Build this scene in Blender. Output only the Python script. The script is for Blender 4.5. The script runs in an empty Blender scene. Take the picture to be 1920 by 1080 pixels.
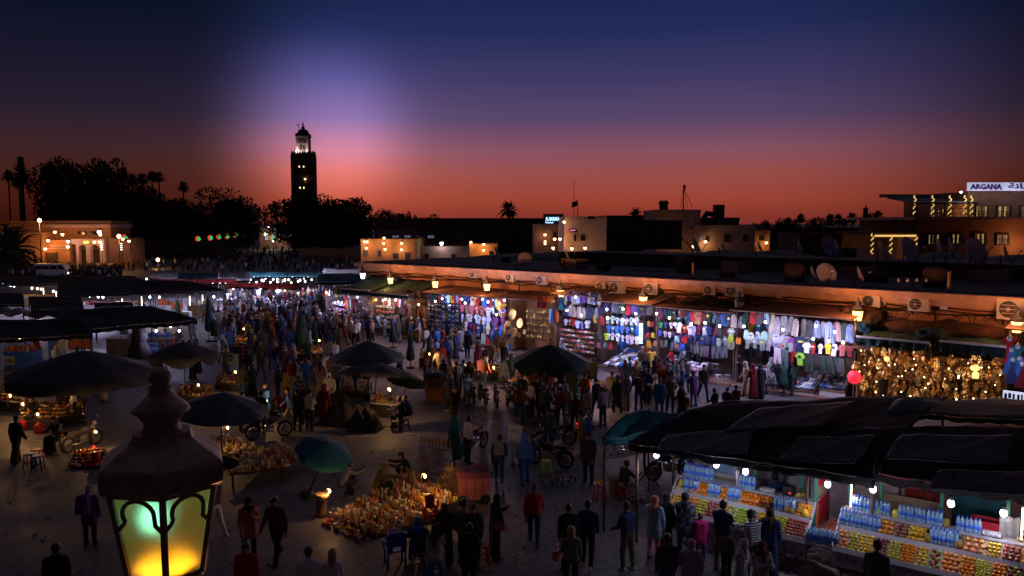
import bpy,math,random
from math import sin,cos,pi,atan2,atan,sqrt,hypot,degrees,radians
import numpy as np
from mathutils import Vector,Matrix,Euler
R=radians
rnd=random.Random(7)
SC=bpy.context.scene
COL=SC.collection
# ------------------------------------------------------------------ camera
CH,HOR,F=8.5,418.0,1500.0
PIT=atan((540-HOR)/F)
cam_d=bpy.data.cameras.new('camera')
cam_d.sensor_width=36.0
cam_d.lens=36.0*F/1920.0
cam_d.clip_start,cam_d.clip_end=0.1,6000
cam=bpy.data.objects.new('camera',cam_d)
COL.objects.link(cam)
cam.location=(0,0,CH)
cam.rotation_euler=(pi/2-PIT,0,0)
SC.camera=cam
SC.render.resolution_x,SC.render.resolution_y=1024,576
# ------------------------------------------------------------------ exposure
SC.view_settings.view_transform='Standard'
SC.view_settings.look='None'
SC.view_settings.gamma=1.0
SC.view_settings.exposure=0.0
SC.view_settings.use_curve_mapping=False
cy=SC.cycles
cy.use_denoising=True
cy.max_bounces=4
cy.diffuse_bounces=2
cy.glossy_bounces=2
cy.transmission_bounces=3
cy.sample_clamp_indirect=2.0
cy.caustics_reflective=cy.caustics_refractive=False
# ------------------------------------------------------------------ sky after sunset
def lin(r,g,b):
 f=lambda c:(c/255/12.92)if c/255<=0.04045 else((c/255+0.055)/1.055)**2.4
 return(f(r),f(g),f(b),1)
def pix_dir(x,y):
 v=Vector(((x-960)/F,1,(540-y)/F))
 return Vector((v.x,v.y*cos(PIT)+v.z*sin(PIT),-v.y*sin(PIT)+v.z*cos(PIT))).normalized()
W=bpy.data.worlds.new('World')
SC.world=W
W.use_nodes=True
nt=W.node_tree
nt.nodes.clear()
def nd(t,**k):
 n=nt.nodes.new(t)
 for a,b in k.items():setattr(n,a,b)
 return n
def lk(a,b):nt.links.new(a,b)
def mth(op,a,b=None,clamp=False):
 n=nd('ShaderNodeMath',operation=op,use_clamp=clamp)
 for i,v in enumerate((a,b)):
  if v is None:continue
  if isinstance(v,(int,float)):n.inputs[i].default_value=v
  else:lk(v,n.inputs[i])
 return n.outputs[0]
def dotv(vec,d):
 n=nd('ShaderNodeVectorMath',operation='DOT_PRODUCT')
 lk(vec,n.inputs[0]);n.inputs[1].default_value=d
 return n.outputs['Value']
def ramp(fac,stops):
 n=nd('ShaderNodeValToRGB')
 el=n.color_ramp.elements
 while len(el)<len(stops):el.new(0.5)
 for e,(p,c)in zip(el,stops):e.position=p;e.color=c
 lk(fac,n.inputs[0])
 return n.outputs[0]
tc=nd('ShaderNodeTexCoord')
nrm=nd('ShaderNodeVectorMath',operation='NORMALIZE');lk(tc.outputs['Generated'],nrm.inputs[0])
dv=nrm.outputs[0]
sep=nd('ShaderNodeSeparateXYZ');lk(dv,sep.inputs[0])
el=mth('MULTIPLY',mth('ADD',sep.outputs['Z'],0.02),1/0.32,True)
def elp(y):return max(0.0,(pix_dir(960,y).z+0.02)/0.32)
base=ramp(el,[(0.0,lin(100,42,42)),(elp(405),lin(134,53,41)),(elp(375),lin(154,66,48)),(elp(325),lin(151,76,70)),(elp(285),lin(133,79,92)),(elp(225),lin(87,67,100)),(elp(150),lin(62,55,97)),(elp(60),lin(32,42,84)),(1.0,lin(14,32,70))])
# the afterglow fades to both sides of where the sun went down
fl=nd('ShaderNodeVectorMath',operation='MULTIPLY');lk(dv,fl.inputs[0]);fl.inputs[1].default_value=(1,1,0)
fn=nd('ShaderNodeVectorMath',operation='NORMALIZE');lk(fl.outputs[0],fn.inputs[0])
az=dotv(fn.outputs[0],pix_dir(1120,HOR))
side=nd('ShaderNodeMapRange');side.interpolation_type='SMOOTHSTEP'
lk(az,side.inputs[0])
for i,v in((1,0.88),(2,0.995),(3,0.17),(4,1.0)):side.inputs[i].default_value=v
mul=nd('ShaderNodeMixRGB',blend_type='MULTIPLY');mul.inputs[0].default_value=1
lk(base,mul.inputs[1]);lk(side.outputs[0],mul.inputs[2])
# violet halo painted into the sky colour around the tower
def glow(px,py,K,p,k):
 t=mth('POWER',mth('MULTIPLY',mth('SUBTRACT',1.0,dotv(dv,pix_dir(px,py)),True),K),p)
 return mth('MULTIPLY',mth('EXPONENT',mth('MULTIPLY',t,-1.0)),k)
gain=mth('ADD',mth('ADD',glow(590,240,235,1.4,2.95),glow(590,290,95,1.0,0.6)),1.0)
gcol=nd('ShaderNodeCombineXYZ');lk(mth('ADD',mth('MULTIPLY',gain,0.93),0.07),gcol.inputs[0]);lk(gain,gcol.inputs[1]);lk(mth('MULTIPLY',gain,1.07),gcol.inputs[2])
gm=nd('ShaderNodeVectorMath',operation='MULTIPLY');lk(mul.outputs[0],gm.inputs[0]);lk(gcol.outputs[0],gm.inputs[1])
col=gm.outputs[0]
skyt=nd('ShaderNodeTexSky');skyt.sky_type='NISHITA';skyt.sun_disc=False
skyt.sun_elevation=R(-4.0);skyt.sun_rotation=R(-12.0)
bg=nd('ShaderNodeBackground');bg.inputs[1].default_value=1.0
bg2=nd('ShaderNodeBackground');bg2.inputs[1].default_value=0.02
lk(col,bg.inputs[0]);lk(skyt.outputs[0],bg2.inputs[0])
ads=nd('ShaderNodeAddShader');lk(bg.outputs[0],ads.inputs[0]);lk(bg2.outputs[0],ads.inputs[1])
wo=nd('ShaderNodeOutputWorld');lk(ads.outputs[0],wo.inputs[0])
# the sun is just below the horizon: wide soft fill lamp added from the afterglow side to lift the ambient
sun_d=bpy.data.lights.new('sun','SUN');sun_d.energy=0.12;sun_d.angle=R(120);sun_d.color=(0.88,0.72,0.9)
sun=bpy.data.objects.new('sun',sun_d);COL.objects.link(sun)
sun.rotation_euler=(R(-50),0,R(12))
# ------------------------------------------------------------------ pixels of the photograph to places
FW=Vector((0,cos(PIT),-sin(PIT)))
def G(x,y,z=0.0):
 d=pix_dir(x,y);t=(z-CH)/d.z
 return Vector((d.x*t,d.y*t,z))
def P(x,y,Y):
 d=pix_dir(x,y);t=Y/d.y
 return Vector((d.x*t,Y,CH+d.z*t))
def pxm(Y):return F/Y
# frame of the long shop building: s along its wall (to the right), o out of it to the square
WA=Vector((-10.8,64.0,0));WD=Vector((0.747,-0.665,0)).normalized();WN=Vector((-WD.y*-1,0,0))
WN=Vector((WD.y,-WD.x,0))
WROT=atan2(WD.y,WD.x)
def SW(s,o,z):return WA+WD*s+WN*o+Vector((0,0,z))
def PW(x,y,o=0.0):
 d=pix_dir(x,y);c=Vector((0,0,CH));q=WA+WN*o
 t=(q-c).dot(WN)/d.dot(WN);p=c+d*t
 return(p-q).dot(WD),p.z
 # ------------------------------------------------------------------ materials
MATS={}
def _mat(name):
 m=bpy.data.materials.new(name);m.use_nodes=True
 return m,m.node_tree,m.node_tree.nodes['Principled BSDF']
def M(name,rgb=(0.5,0.5,0.5),rough=0.7,var=0.25,scale=6.0,metal=0.0,bump=0.0,obj=False,spec=0.3,trans=0.0,alpha=1.0,stretch=(1,1,1)):
 if name in MATS:return MATS[name]
 m,t,b=_mat(name)
 n=t.nodes.new
 tcn=n('ShaderNodeTexCoord');mp=n('ShaderNodeMapping');mp.inputs['Scale'].default_value=stretch
 t.links.new(tcn.outputs['Object'],mp.inputs[0])
 nz=n('ShaderNodeTexNoise');nz.inputs['Scale'].default_value=scale;nz.inputs['Detail'].default_value=4
 t.links.new(mp.outputs[0],nz.inputs['Vector'])
 mr=n('ShaderNodeMapRange');t.links.new(nz.outputs[0],mr.inputs[0])
 mr.inputs[1].default_value,mr.inputs[2].default_value=0.3,0.7
 mr.inputs[3].default_value,mr.inputs[4].default_value=1-var,1+var
 mx=n('ShaderNodeMixRGB');mx.blend_type='MULTIPLY';mx.inputs[0].default_value=1
 if obj:
  oi=n('ShaderNodeObjectInfo');t.links.new(oi.outputs['Color'],mx.inputs[1])
 else:mx.inputs[1].default_value=(*rgb,1)
 t.links.new(mr.outputs[0],mx.inputs[2])
 t.links.new(mx.outputs[0],b.inputs['Base Color'])
 b.inputs['Roughness'].default_value=rough;b.inputs['Metallic'].default_value=metal
 b.inputs['Specular IOR Level'].default_value=spec
 if trans:b.inputs['Transmission Weight'].default_value=trans
 if alpha<1:b.inputs['Alpha'].default_value=alpha
 if bump:
  bp=n('ShaderNodeBump');bp.inputs['Strength'].default_value=bump;bp.inputs['Distance'].default_value=0.05
  t.links.new(nz.outputs[0],bp.inputs['Height']);t.links.new(bp.outputs[0],b.inputs['Normal'])
 MATS[name]=m
 return m
def EM(name,rgb,k,sample=False):
 if name in MATS:return MATS[name]
 m,t,b=_mat(name)
 b.inputs['Base Color'].default_value=(*[min(0.8,c)for c in rgb],1)
 b.inputs['Emission Color'].default_value=(*rgb,1)
 b.inputs['Emission Strength'].default_value=k
 if not sample:m.cycles.emission_sampling='NONE'
 MATS[name]=m
 return m
def PAT(name,c1,c2,kind='wave',scale=20.0,rough=0.8,axis='X',thr=0.5):
 if name in MATS:return MATS[name]
 m,t,b=_mat(name);n=t.nodes.new
 tcn=n('ShaderNodeTexCoord')
 if kind=='wave':
  w=n('ShaderNodeTexWave');w.inputs['Scale'].default_value=scale;w.bands_direction=axis;w.inputs['Distortion'].default_value=0.4;out=w.outputs['Fac']
 elif kind=='check':
  w=n('ShaderNodeTexChecker');w.inputs['Scale'].default_value=scale;out=w.outputs['Fac']
 else:
  w=n('ShaderNodeTexVoronoi');w.inputs['Scale'].default_value=scale;out=w.outputs['Distance']
 t.links.new(tcn.outputs['Object'],w.inputs['Vector'])
 g=n('ShaderNodeMath');g.operation='GREATER_THAN';g.inputs[1].default_value=thr
 t.links.new(out,g.inputs[0])
 mx=n('ShaderNodeMixRGB');t.links.new(g.outputs[0],mx.inputs[0])
 mx.inputs[1].default_value=(*c1,1);mx.inputs[2].default_value=(*c2,1)
 t.links.new(mx.outputs[0],b.inputs['Base Color']);b.inputs['Roughness'].default_value=rough
 MATS[name]=m
 return m
 # ------------------------------------------------------------------ mesh builder
class MB:
 def __init__(self):self.v=[];self.f=[];self.m=[];self.mats=[];self.smooth=[]
 def mi(self,mat):
  if mat not in self.mats:self.mats.append(mat)
  return self.mats.index(mat)
 def addv(self,vs,fs,mat=None,smooth=False):
  o=len(self.v);self.v+=[tuple(p)for p in vs]
  k=self.mi(mat)
  for f in fs:self.f.append([o+i for i in f]);self.m.append(k);self.smooth.append(smooth)
 def box(self,c,s,mat=None,rz=0.0,rx=0.0,taper=1.0):
  cx,cy_,cz=c;a,b,h=s[0]/2,s[1]/2,s[2]/2
  vs=[]
  e=Euler((rx,0,rz)).to_matrix()
  for z in(-h,h):
   k=1 if z<0 else taper
   for x,y in((-a,-b),(a,-b),(a,b),(-a,b)):
    p=e@Vector((x*k,y*k,z));vs.append((p.x+cx,p.y+cy_,p.z+cz))
  self.addv(vs,[(3,2,1,0),(4,5,6,7),(0,1,5,4),(1,2,6,5),(2,3,7,6),(3,0,4,7)],mat)
  return self
 def tube(self,pts,rad,n=6,mat=None,smooth=True,caps=True):
  pts=[Vector(p)for p in pts]
  if not isinstance(rad,(list,tuple)):rad=[rad]*len(pts)
  vs,fs=[],[]
  up=None
  for i,p in enumerate(pts):
   t=(pts[min(i+1,len(pts)-1)]-pts[max(i-1,0)])
   if t.length<1e-9:t=Vector((0,0,1))
   t.normalize()
   if up is None:up=Vector((1,0,0))if abs(t.x)<0.9 else Vector((0,1,0))
   a=t.cross(up).normalized();b=a.cross(t).normalized();up=b
   for k in range(n):
    w=2*pi*k/n
    vs.append(p+(a*cos(w)+b*sin(w))*rad[i])
  for i in range(len(pts)-1):
   for k in range(n):
    k2=(k+1)%n
    fs.append((i*n+k,(i+1)*n+k,(i+1)*n+k2,i*n+k2))
  if caps:
   fs.append(tuple(range(n)));fs.append(tuple(reversed(range((len(pts)-1)*n,len(pts)*n))))
  self.addv(vs,fs,mat,smooth)
  return self
 def lathe(self,prof,n=12,mat=None,c=(0,0,0),smooth=True,star=0.0,ph=0.0):
  vs,fs=[],[]
  for r,z in prof:
   for k in range(n):
    w=2*pi*(k+ph)/n;rr=r*(1+(star if k%2 else-star))
    vs.append((c[0]+rr*cos(w),c[1]+rr*sin(w),c[2]+z))
  for i in range(len(prof)-1):
   for k in range(n):
    k2=(k+1)%n
    fs.append((i*n+k,i*n+k2,(i+1)*n+k2,(i+1)*n+k))
  fs.append(tuple(reversed(range(n))));fs.append(tuple(range((len(prof)-1)*n,len(prof)*n)))
  self.addv(vs,fs,mat,smooth)
  return self
 def ball(self,c,r,mat=None,n=10,m=6,flat=None):
  rx,ry,rz_=(r,r,r)if isinstance(r,(int,float))else r
  vs=[(c[0],c[1],c[2]-rz_)];fs=[]
  for i in range(1,m):
   a=pi*i/m
   for k in range(n):
    w=2*pi*k/n
    vs.append((c[0]+rx*sin(a)*cos(w),c[1]+ry*sin(a)*sin(w),c[2]-rz_*cos(a)))
  vs.append((c[0],c[1],c[2]+rz_));L=len(vs)-1
  for k in range(n):
   k2=(k+1)%n
   fs.append((0,1+k2,1+k));fs.append((L,L-n+k,L-n+k2))
   for i in range(m-2):fs.append((1+i*n+k,1+i*n+k2,1+(i+1)*n+k2,1+(i+1)*n+k))
  self.addv(vs,fs,mat,True)
  return self
 def extrude(self,poly,t,mat=None,bulge=0.0):
  n=len(poly);cx=sum(p[0]for p in poly)/n;cz=sum(p[1]for p in poly)/n
  vs=[(x,-t/2,z)for x,z in poly]+[(x,t/2,z)for x,z in poly]
  fs=[(i,(i+1)%n,n+(i+1)%n,n+i)for i in range(n)]
  if bulge:
   vs+=[(cx,-t/2-bulge,cz),(cx,t/2+bulge,cz)]
   for i in range(n):
    j=(i+1)%n
    fs.append((j,i,2*n));fs.append((n+i,n+j,2*n+1))
  else:fs+=[tuple(reversed(range(n))),tuple(range(n,2*n))]
  self.addv(vs,fs,mat)
  return self
 def mesh(self,name):
  me=bpy.data.meshes.new(name)
  me.from_pydata(self.v,[],self.f)
  for m in self.mats:me.materials.append(MATS[m]if isinstance(m,str)else m)
  if self.f:
   me.polygons.foreach_set('material_index',self.m)
   me.polygons.foreach_set('use_smooth',self.smooth)
  me.update()
  return me
def grid_sheet(fn,nu,nv,t=0.02,mat=None,name='sheet',smooth=True):
 """a cloth sheet of thickness t: fn(u, v) -> point"""
 mb=MB();vs=[]
 for k in(0,1):
  for j in range(nv+1):
   for i in range(nu+1):
    p=Vector(fn(i/nu,j/nv));p.z-=t*k;vs.append(p)
 w=nu+1;o=w*(nv+1);fs=[]
 for j in range(nv):
  for i in range(nu):
   a=j*w+i
   fs.append((a,a+1,a+w+1,a+w));fs.append((o+a,o+a+w,o+a+w+1,o+a+1))
 for i in range(nu):
  fs.append((i+1,i,o+i,o+i+1));b=nv*w+i;fs.append((b,b+1,o+b+1,o+b))
 for j in range(nv):
  a=j*w;fs.append((a,a+w,o+a+w,o+a));b=a+nu;fs.append((b+w,b,o+b,o+b+w))
 mb.addv(vs,fs,mat,smooth)
 return mb.mesh(name)
 # ------------------------------------------------------------------ objects
NT={}
def ob(name,me=None,parent=None,loc=(0,0,0),rot=(0,0,0),color=None,scale=None):
 o=bpy.data.objects.new(name,me)
 COL.objects.link(o)
 o.location=loc;o.rotation_euler=rot
 if color is not None:o.color=(*color[:3],1)
 if scale is not None:o.scale=scale if not isinstance(scale,(int,float))else(scale,)*3
 if parent is not None:o.parent=parent
 return o
def tag(o,label,cat,group=None,kind=None):
 if label:
  w=label.split()
  while len(w)>16 and 'the' in w:w.remove('the')
  o['label']=' '.join(w[:16])
 if cat:o['category']=cat
 if group:o['group']=group
 if kind:o['kind']=kind
 return o
def struct(name,me,loc=(0,0,0),rot=(0,0,0),kind='structure',label=None):
 o=ob(name,me,None,loc,rot);o['kind']=kind
 if label:o['label']=label
 return o
def node(name,me=None,loc=(0,0,0),rot=(0,0,0),color=None,kids=(),label=None):return(name,me,loc,rot,color,list(kids),label)
def place(proto,loc,rz=0.0,label=None,cat=None,group=None,scale=None,color=None,rot=None,tint=None):
 """one thing made of a proto: root, parts and sub-parts, sharing meshes"""
 name,me,_l,_r,c,kids,_lb=proto
 o=ob(name,me,None,loc,rot if rot is not None else(0,0,rz),color if color is not None else c,scale)
 tag(o,label,cat,group)
 def rec(ks,par):
  for(n,m,l,r,cc,sub,lb)in ks:
   if tint and n in tint:cc=tint[n]
   k=ob(n,m,par,l,r,cc)
   if lb:k['label']=lb
   rec(sub,k)
 rec(kids,o)
 return o
def lamp(loc,watt,rgb,rad=0.05,kind='POINT',name='lamp_light'):
 key=(round(watt,2),rgb,rad,kind)
 if key not in NT:
  l=bpy.data.lights.new(name,kind);l.energy=watt;l.color=rgb;l.shadow_soft_size=rad;NT[key]=l
 o=bpy.data.objects.new(name,NT[key]);COL.objects.link(o);o.location=loc
 return o
def text_mesh(s,size,depth=0.01,mat=None,bold=0.0,width=None):
 cu=bpy.data.curves.new('lettering','FONT');cu.body=s;cu.size=size;cu.extrude=depth;cu.offset=bold
 cu.align_x='LEFT';cu.resolution_u=2
 o=bpy.data.objects.new('lettering',cu);COL.objects.link(o)
 bpy.context.view_layer.update()
 me=bpy.data.meshes.new_from_object(o.evaluated_get(bpy.context.evaluated_depsgraph_get()))
 bpy.data.objects.remove(o);bpy.data.curves.remove(cu)
 if width:
  xs=[v.co.x for v in me.vertices];k=width/max(1e-6,max(xs)-min(xs));x0=min(xs)
  for v in me.vertices:v.co.x=(v.co.x-x0)*k
 me.materials.clear();me.materials.append(MATS[mat]if isinstance(mat,str)else mat)
 return me
M('cloth',obj=True,rough=0.85,var=0.22,scale=9,spec=0.15)
M('plain',obj=True,rough=0.55,var=0.1,scale=5)
M('gloss',obj=True,rough=0.25,var=0.1,scale=8,spec=0.5)
M('steel',(0.35,0.35,0.37),0.35,0.15,8,metal=0.9)
M('iron',(0.035,0.033,0.035),0.5,0.3,10,metal=0.4)
M('wood',(0.22,0.13,0.07),0.6,0.35,3,stretch=(1,6,6))
M('dark_wood',(0.07,0.045,0.03),0.6,0.35,3,stretch=(1,6,6))
M('brass',(0.62,0.40,0.13),0.28,0.25,12,metal=1.0)
M('rubber',(0.02,0.02,0.02),0.7,0.2)
M('tarp',(0.036,0.034,0.038),0.95,0.5,1.3,spec=0.05,bump=0.12)
M('tarp_green',(0.03,0.08,0.085),0.75,0.45,1.5,spec=0.2,bump=0.2)
M('plaster',(0.42,0.21,0.12),0.85,0.22,0.9,spec=0.1,bump=0.15)
EM('bulb_white',(0.92,0.94,1.0),9.0)
EM('bulb_warm',(1.0,0.62,0.26),9.0)
EM('bulb_flame',(1.0,0.66,0.3),14.0)
COLORS={'black':(0.028,0.027,0.032),'charcoal':(0.07,0.07,0.078),'grey':(0.17,0.17,0.18),'pale grey':(0.38,0.38,0.40),'white':(0.72,0.72,0.72),'cream':(0.55,0.48,0.38),'beige':(0.36,0.28,0.19),'khaki':(0.26,0.21,0.14),'brown':(0.11,0.06,0.035),'dark brown':(0.05,0.028,0.018),'rust':(0.30,0.09,0.035),'red':(0.42,0.025,0.03),'maroon':(0.15,0.018,0.03),'pink':(0.55,0.17,0.22),'hot pink':(0.6,0.03,0.22),'salmon':(0.55,0.2,0.16),'mustard':(0.42,0.24,0.03),'olive':(0.10,0.10,0.045),'dark green':(0.02,0.06,0.04),'teal':(0.02,0.16,0.18),'light blue':(0.28,0.40,0.58),'blue':(0.04,0.13,0.42),'denim':(0.07,0.13,0.28),'navy':(0.03,0.045,0.13),'purple':(0.12,0.05,0.22),'lilac':(0.36,0.28,0.42),'yellow':(0.7,0.48,0.04),'orange':(0.65,0.22,0.03),'green':(0.05,0.3,0.1),'lime':(0.45,0.65,0.05),'tan':(0.32,0.19,0.10),}
# ------------------------------------------------------------------ the square
def ground_mat():
 m,t,b=_mat('paving');n=t.nodes.new;L=t.links.new
 tcn=n('ShaderNodeTexCoord');mp=n('ShaderNodeMapping');mp.inputs['Rotation'].default_value=(0,0,R(-41))
 L(tcn.outputs['Object'],mp.inputs[0])
 br=n('ShaderNodeTexBrick');br.inputs['Scale'].default_value=1.0;br.inputs['Brick Width'].default_value=0.26;br.inputs['Row Height'].default_value=0.13
 br.inputs['Mortar Size'].default_value=0.008;br.inputs['Color1'].default_value=(0.125,0.118,0.13,1);br.inputs['Color2'].default_value=(0.185,0.172,0.185,1);br.inputs['Mortar'].default_value=(0.09,0.08,0.08,1)
 L(mp.outputs[0],br.inputs['Vector'])
 nz=n('ShaderNodeTexNoise');nz.inputs['Scale'].default_value=0.35;nz.inputs['Detail'].default_value=6;L(tcn.outputs['Object'],nz.inputs['Vector'])
 mr=n('ShaderNodeMapRange');L(nz.outputs[0],mr.inputs[0])
 for i,v in((1,0.3),(2,0.7),(3,0.45),(4,1.4)):mr.inputs[i].default_value=v
 n2=n('ShaderNodeTexNoise');n2.inputs['Scale'].default_value=5;n2.inputs['Detail'].default_value=5;L(tcn.outputs['Object'],n2.inputs['Vector'])
 m2=n('ShaderNodeMapRange');L(n2.outputs[0],m2.inputs[0])
 for i,v in((1,0.35),(2,0.7),(3,0.7),(4,1.2)):m2.inputs[i].default_value=v
 mm=n('ShaderNodeMath');mm.operation='MULTIPLY';L(mr.outputs[0],mm.inputs[0]);L(m2.outputs[0],mm.inputs[1])
 mx=n('ShaderNodeMixRGB');mx.blend_type='MULTIPLY';mx.inputs[0].default_value=1;L(br.outputs[0],mx.inputs[1]);L(mm.outputs[0],mx.inputs[2])
 L(mx.outputs[0],b.inputs['Base Color'])
 rr=n('ShaderNodeMapRange');L(nz.outputs[0],rr.inputs[0])
 for i,v in((1,0.3),(2,0.7),(3,0.45),(4,0.85)):rr.inputs[i].default_value=v
 L(rr.outputs[0],b.inputs['Roughness']);b.inputs['Specular IOR Level'].default_value=0.35
 bp=n('ShaderNodeBump');bp.inputs['Strength'].default_value=0.35;bp.inputs['Distance'].default_value=0.02
 ad=n('ShaderNodeMath');ad.operation='SUBTRACT';L(n2.outputs[0],ad.inputs[0]);L(br.outputs['Fac'],ad.inputs[1])
 L(ad.outputs[0],bp.inputs['Height']);L(bp.outputs[0],b.inputs['Normal'])
 return m
MATS['paving']=ground_mat()
g=MB();g.addv([(-4000,-60,0),(4000,-60,0),(4000,5000,0),(-4000,5000,0)],[(0,1,2,3)],'paving')
struct('ground',g.mesh('ground'))
# ------------------------------------------------------------------ minaret
M('tower_stone',(0.16,0.10,0.085),0.9,0.35,0.35,spec=0.05)
M('tower_pale',(0.62,0.50,0.44),0.8,0.1,0.6)
M('dark_dome',(0.05,0.05,0.05),0.6,0.2)
EM('lit_window',(1.0,0.72,0.38),2.2)
DM=436.0;mpx=DM/F
tc0=P(572,420,DM);TX=tc0.x
def tz(y):return P(572,y,DM).z
tw=MB();HW=11.4;zt=tz(292)
tw.box((0,0,zt/2),(HW,HW,zt),'tower_stone')
tower=ob('minaret',None,None,(TX,DM,0),(0,0,R(2)))
tag(tower,'tall square stone minaret with floodlit lantern stage and dark dome on the skyline','minaret')
ob('shaft',tw.mesh('shaft'),tower)
mer=MB();mer.extrude([(-0.62,0),(0.62,0),(0.62,0.9),(0.35,1.4),(0,2.3),(-0.35,1.4),(-0.62,0.9)],0.6,'tower_stone');mer=mer.mesh('merlon')
for k in range(8):
 x=-HW/2+0.8+k*(HW-1.6)/7
 for(px_,py_,rz_)in((x,-HW/2+0.3,0),(x,HW/2-0.3,0),(-HW/2+0.3,x,pi/2),(HW/2-0.3,x,pi/2)):
  if rz_ and k in(0,7):continue
  ob('merlon',mer,tower,(px_,py_,zt),(0,0,rz_))
lw=6.6;z0,z1=zt,tz(257)
lt=MB();lt.box((0,0,(z0+z1)/2),(lw,lw,z1-z0),'tower_pale');lan=ob('lantern_stage',lt.mesh('lantern_stage'),tower)
lat=MB()
for i in range(5):
 for j in range(3):
  cx_,cz_=-1.6+i*0.8+(0.4 if j%2 else 0),z1-1.6-j*0.8
  for a in(-1,1):lat.box((cx_,-lw/2-0.06,cz_),(0.16,0.1,1.15),'tower_stone',0)
for i in range(9):
 for s_ in(-1,1):
  x=-2.0+i*0.5
  lat.addv([(x-0.09,-lw/2-0.16,z1-3.6),(x+0.09,-lw/2-0.16,z1-3.6),(x+0.09+s_*1.1,-lw/2-0.16,z1-0.9),(x-0.09+s_*1.1,-lw/2-0.16,z1-0.9)],[(0,1,2,3)],'tower_stone')
lo_=ob('lattice',lat.mesh('lattice'),lan);lo_['kind']='stuff'
for dx in(-0.9,1.0):
 wm=MB();wm.extrude([(-0.5,0),(0.5,0),(0.5,1.6),(0,2.2),(-0.5,1.6)],0.3,'tower_stone');ob('window',wm.mesh('window'),lan,(dx,-lw/2-0.1,z1-7.0))
cor=MB();cor.box((0,0,z1+0.3),(lw+0.7,lw+0.7,0.6),'tower_stone')
cor.box((0,0,z1+1.2),(lw+0.2,lw+0.2,1.2),'dark_dome');ob('cornice',cor.mesh('cornice'),tower)
dr=[(3.1*cos(R(a)),z1+1.8+2.6*sin(R(a)))for a in range(0,91,15)]
dm_=MB();dm_.lathe([(max(0.05,r),z)for r,z in dr],20,'dark_dome');ob('dome',dm_.mesh('dome'),tower)
zd=dr[-1][1]
fi=MB();fi.tube([(0,0,zd-0.3),(0,0,tz(228))],0.14,6,'dark_dome')
for r_,y_ in((1.0,240),(0.6,234),(0.35,230)):fi.ball((0,0,tz(y_)),r_,'dark_dome',12,8)
ob('finial',fi.mesh('finial'),tower)
gp=MB();gp.tube([(-2.2,0,z1+2),(-2.3,0,tz(233))],0.16,5,'dark_dome');gp.tube([(-2.3,0,tz(234)),(-3.6,0,tz(234))],0.16,5,'dark_dome');gp.tube([(-2.3,0,tz(236.5)),(-3.0,0,tz(234))],0.1,5,'dark_dome');ob('flag_gallows',gp.mesh('flag_gallows'),tower)
win=MB();win.extrude([(-0.62,0),(0.62,0),(0.62,1.9),(0.3,2.5),(0,2.75),(-0.3,2.5),(-0.62,1.9)],0.25,'dark_dome');win=win.mesh('window')
wl=MB();wl.box((0,0,0),(0.55,0.1,0.9),'lit_window');wl=wl.mesh('lit_pane')
for(x,y,lit)in((567.5,312,1),(575.5,312,1),(568,351,1),(575,351,1)):
 w_=ob('window',win,tower,((x-571.5)*mpx,-HW/2-0.1,tz(y+4)))
 ob('lit_pane',wl,w_,(0.05,-0.18,0.6))
sp=MB();sp.ball((0,0,0),0.4,'bulb_warm',8,6);ob('floodlight',sp.mesh('floodlight'),tower,((578-571.5)*mpx,-HW/2-0.5,tz(337)))
for a in(-1,1):
 lamp((TX+a*3.2,DM-5.2,zt+0.8),2600,(1.0,0.78,0.74),0.3,name='tower_floodlight')
 # ------------------------------------------------------------------ trees and palms
M('bark',(0.10,0.07,0.05),0.9,0.3,4)
M('leaf',(0.045,0.06,0.03),0.8,0.45,0.6,spec=0.1)
M('palm_leaf',(0.05,0.065,0.03),0.7,0.4,0.8,spec=0.1)
M('dead_frond',(0.10,0.075,0.045),0.8,0.3,2)
def crown_mesh(seed,w,h,n,leaf,lobes=9):
 r=np.random.RandomState(seed)
 c=np.stack([r.normal(0,0.22,lobes),r.normal(0,0.22,lobes),r.uniform(-0.42,0.32,lobes)],1)
 c[:,:2]*=(1.15-1.1*np.abs(c[:,2:3]+0.1));rad=r.uniform(0.20,0.32,lobes)
 k=r.randint(0,lobes,n);d=r.normal(size=(n,3));d/=np.linalg.norm(d,axis=1)[:,None]
 rr=rad[k]*r.uniform(0.35,1.0,n)**0.45
 cl=(np.sin(d[:,0]*7+k)+np.sin(d[:,1]*8+2*k)+np.sin(d[:,2]*7))>-0.9
 p=c[k]+d*rr[:,None];p=p[cl];m=len(p)
 p=p*np.array([w,w,h]);p[:,2]+=h*0.5
 a=r.normal(size=(m,3));a/=np.linalg.norm(a,axis=1)[:,None]
 b=np.cross(a,r.normal(size=(m,3)));b/=np.linalg.norm(b,axis=1)[:,None]
 s=leaf*r.uniform(0.6,1.4,(m,1))
 q=np.stack([p+a*s,p+b*s*0.55,p-a*s,p-b*s*0.55],1).reshape(-1,3)
 me=bpy.data.meshes.new('crown')
 me.from_pydata(q.tolist(),[],np.arange(4*m).reshape(-1,4).tolist())
 me.materials.append(MATS['leaf']);me.update()
 return me
def trunk_mesh(seed,h,w,r0):
 r=random.Random(seed);mb=MB()
 mb.tube([(0,0,-0.2),(r.uniform(-.3,.3),0,h*0.3),(r.uniform(-.5,.5),r.uniform(-.5,.5),h*0.62)],[r0,r0*0.8,r0*0.45],8,'bark')
 for k in range(7):
  a=k*0.9+r.random();z=h*(0.24+0.05*k)
  mb.tube([(0,0,z),(cos(a)*w*0.16,sin(a)*w*0.16,z+h*0.13),(cos(a)*w*0.32,sin(a)*w*0.32,z+h*0.25)],[r0*0.45,r0*0.28,r0*0.08],5,'bark')
 return mb.mesh('trunk')
CR=[(crown_mesh(11+i,1.35,1.0,9000,0.030,13+2*i),trunk_mesh(5+i,0.62,0.8,0.025))for i in range(4)]
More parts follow.
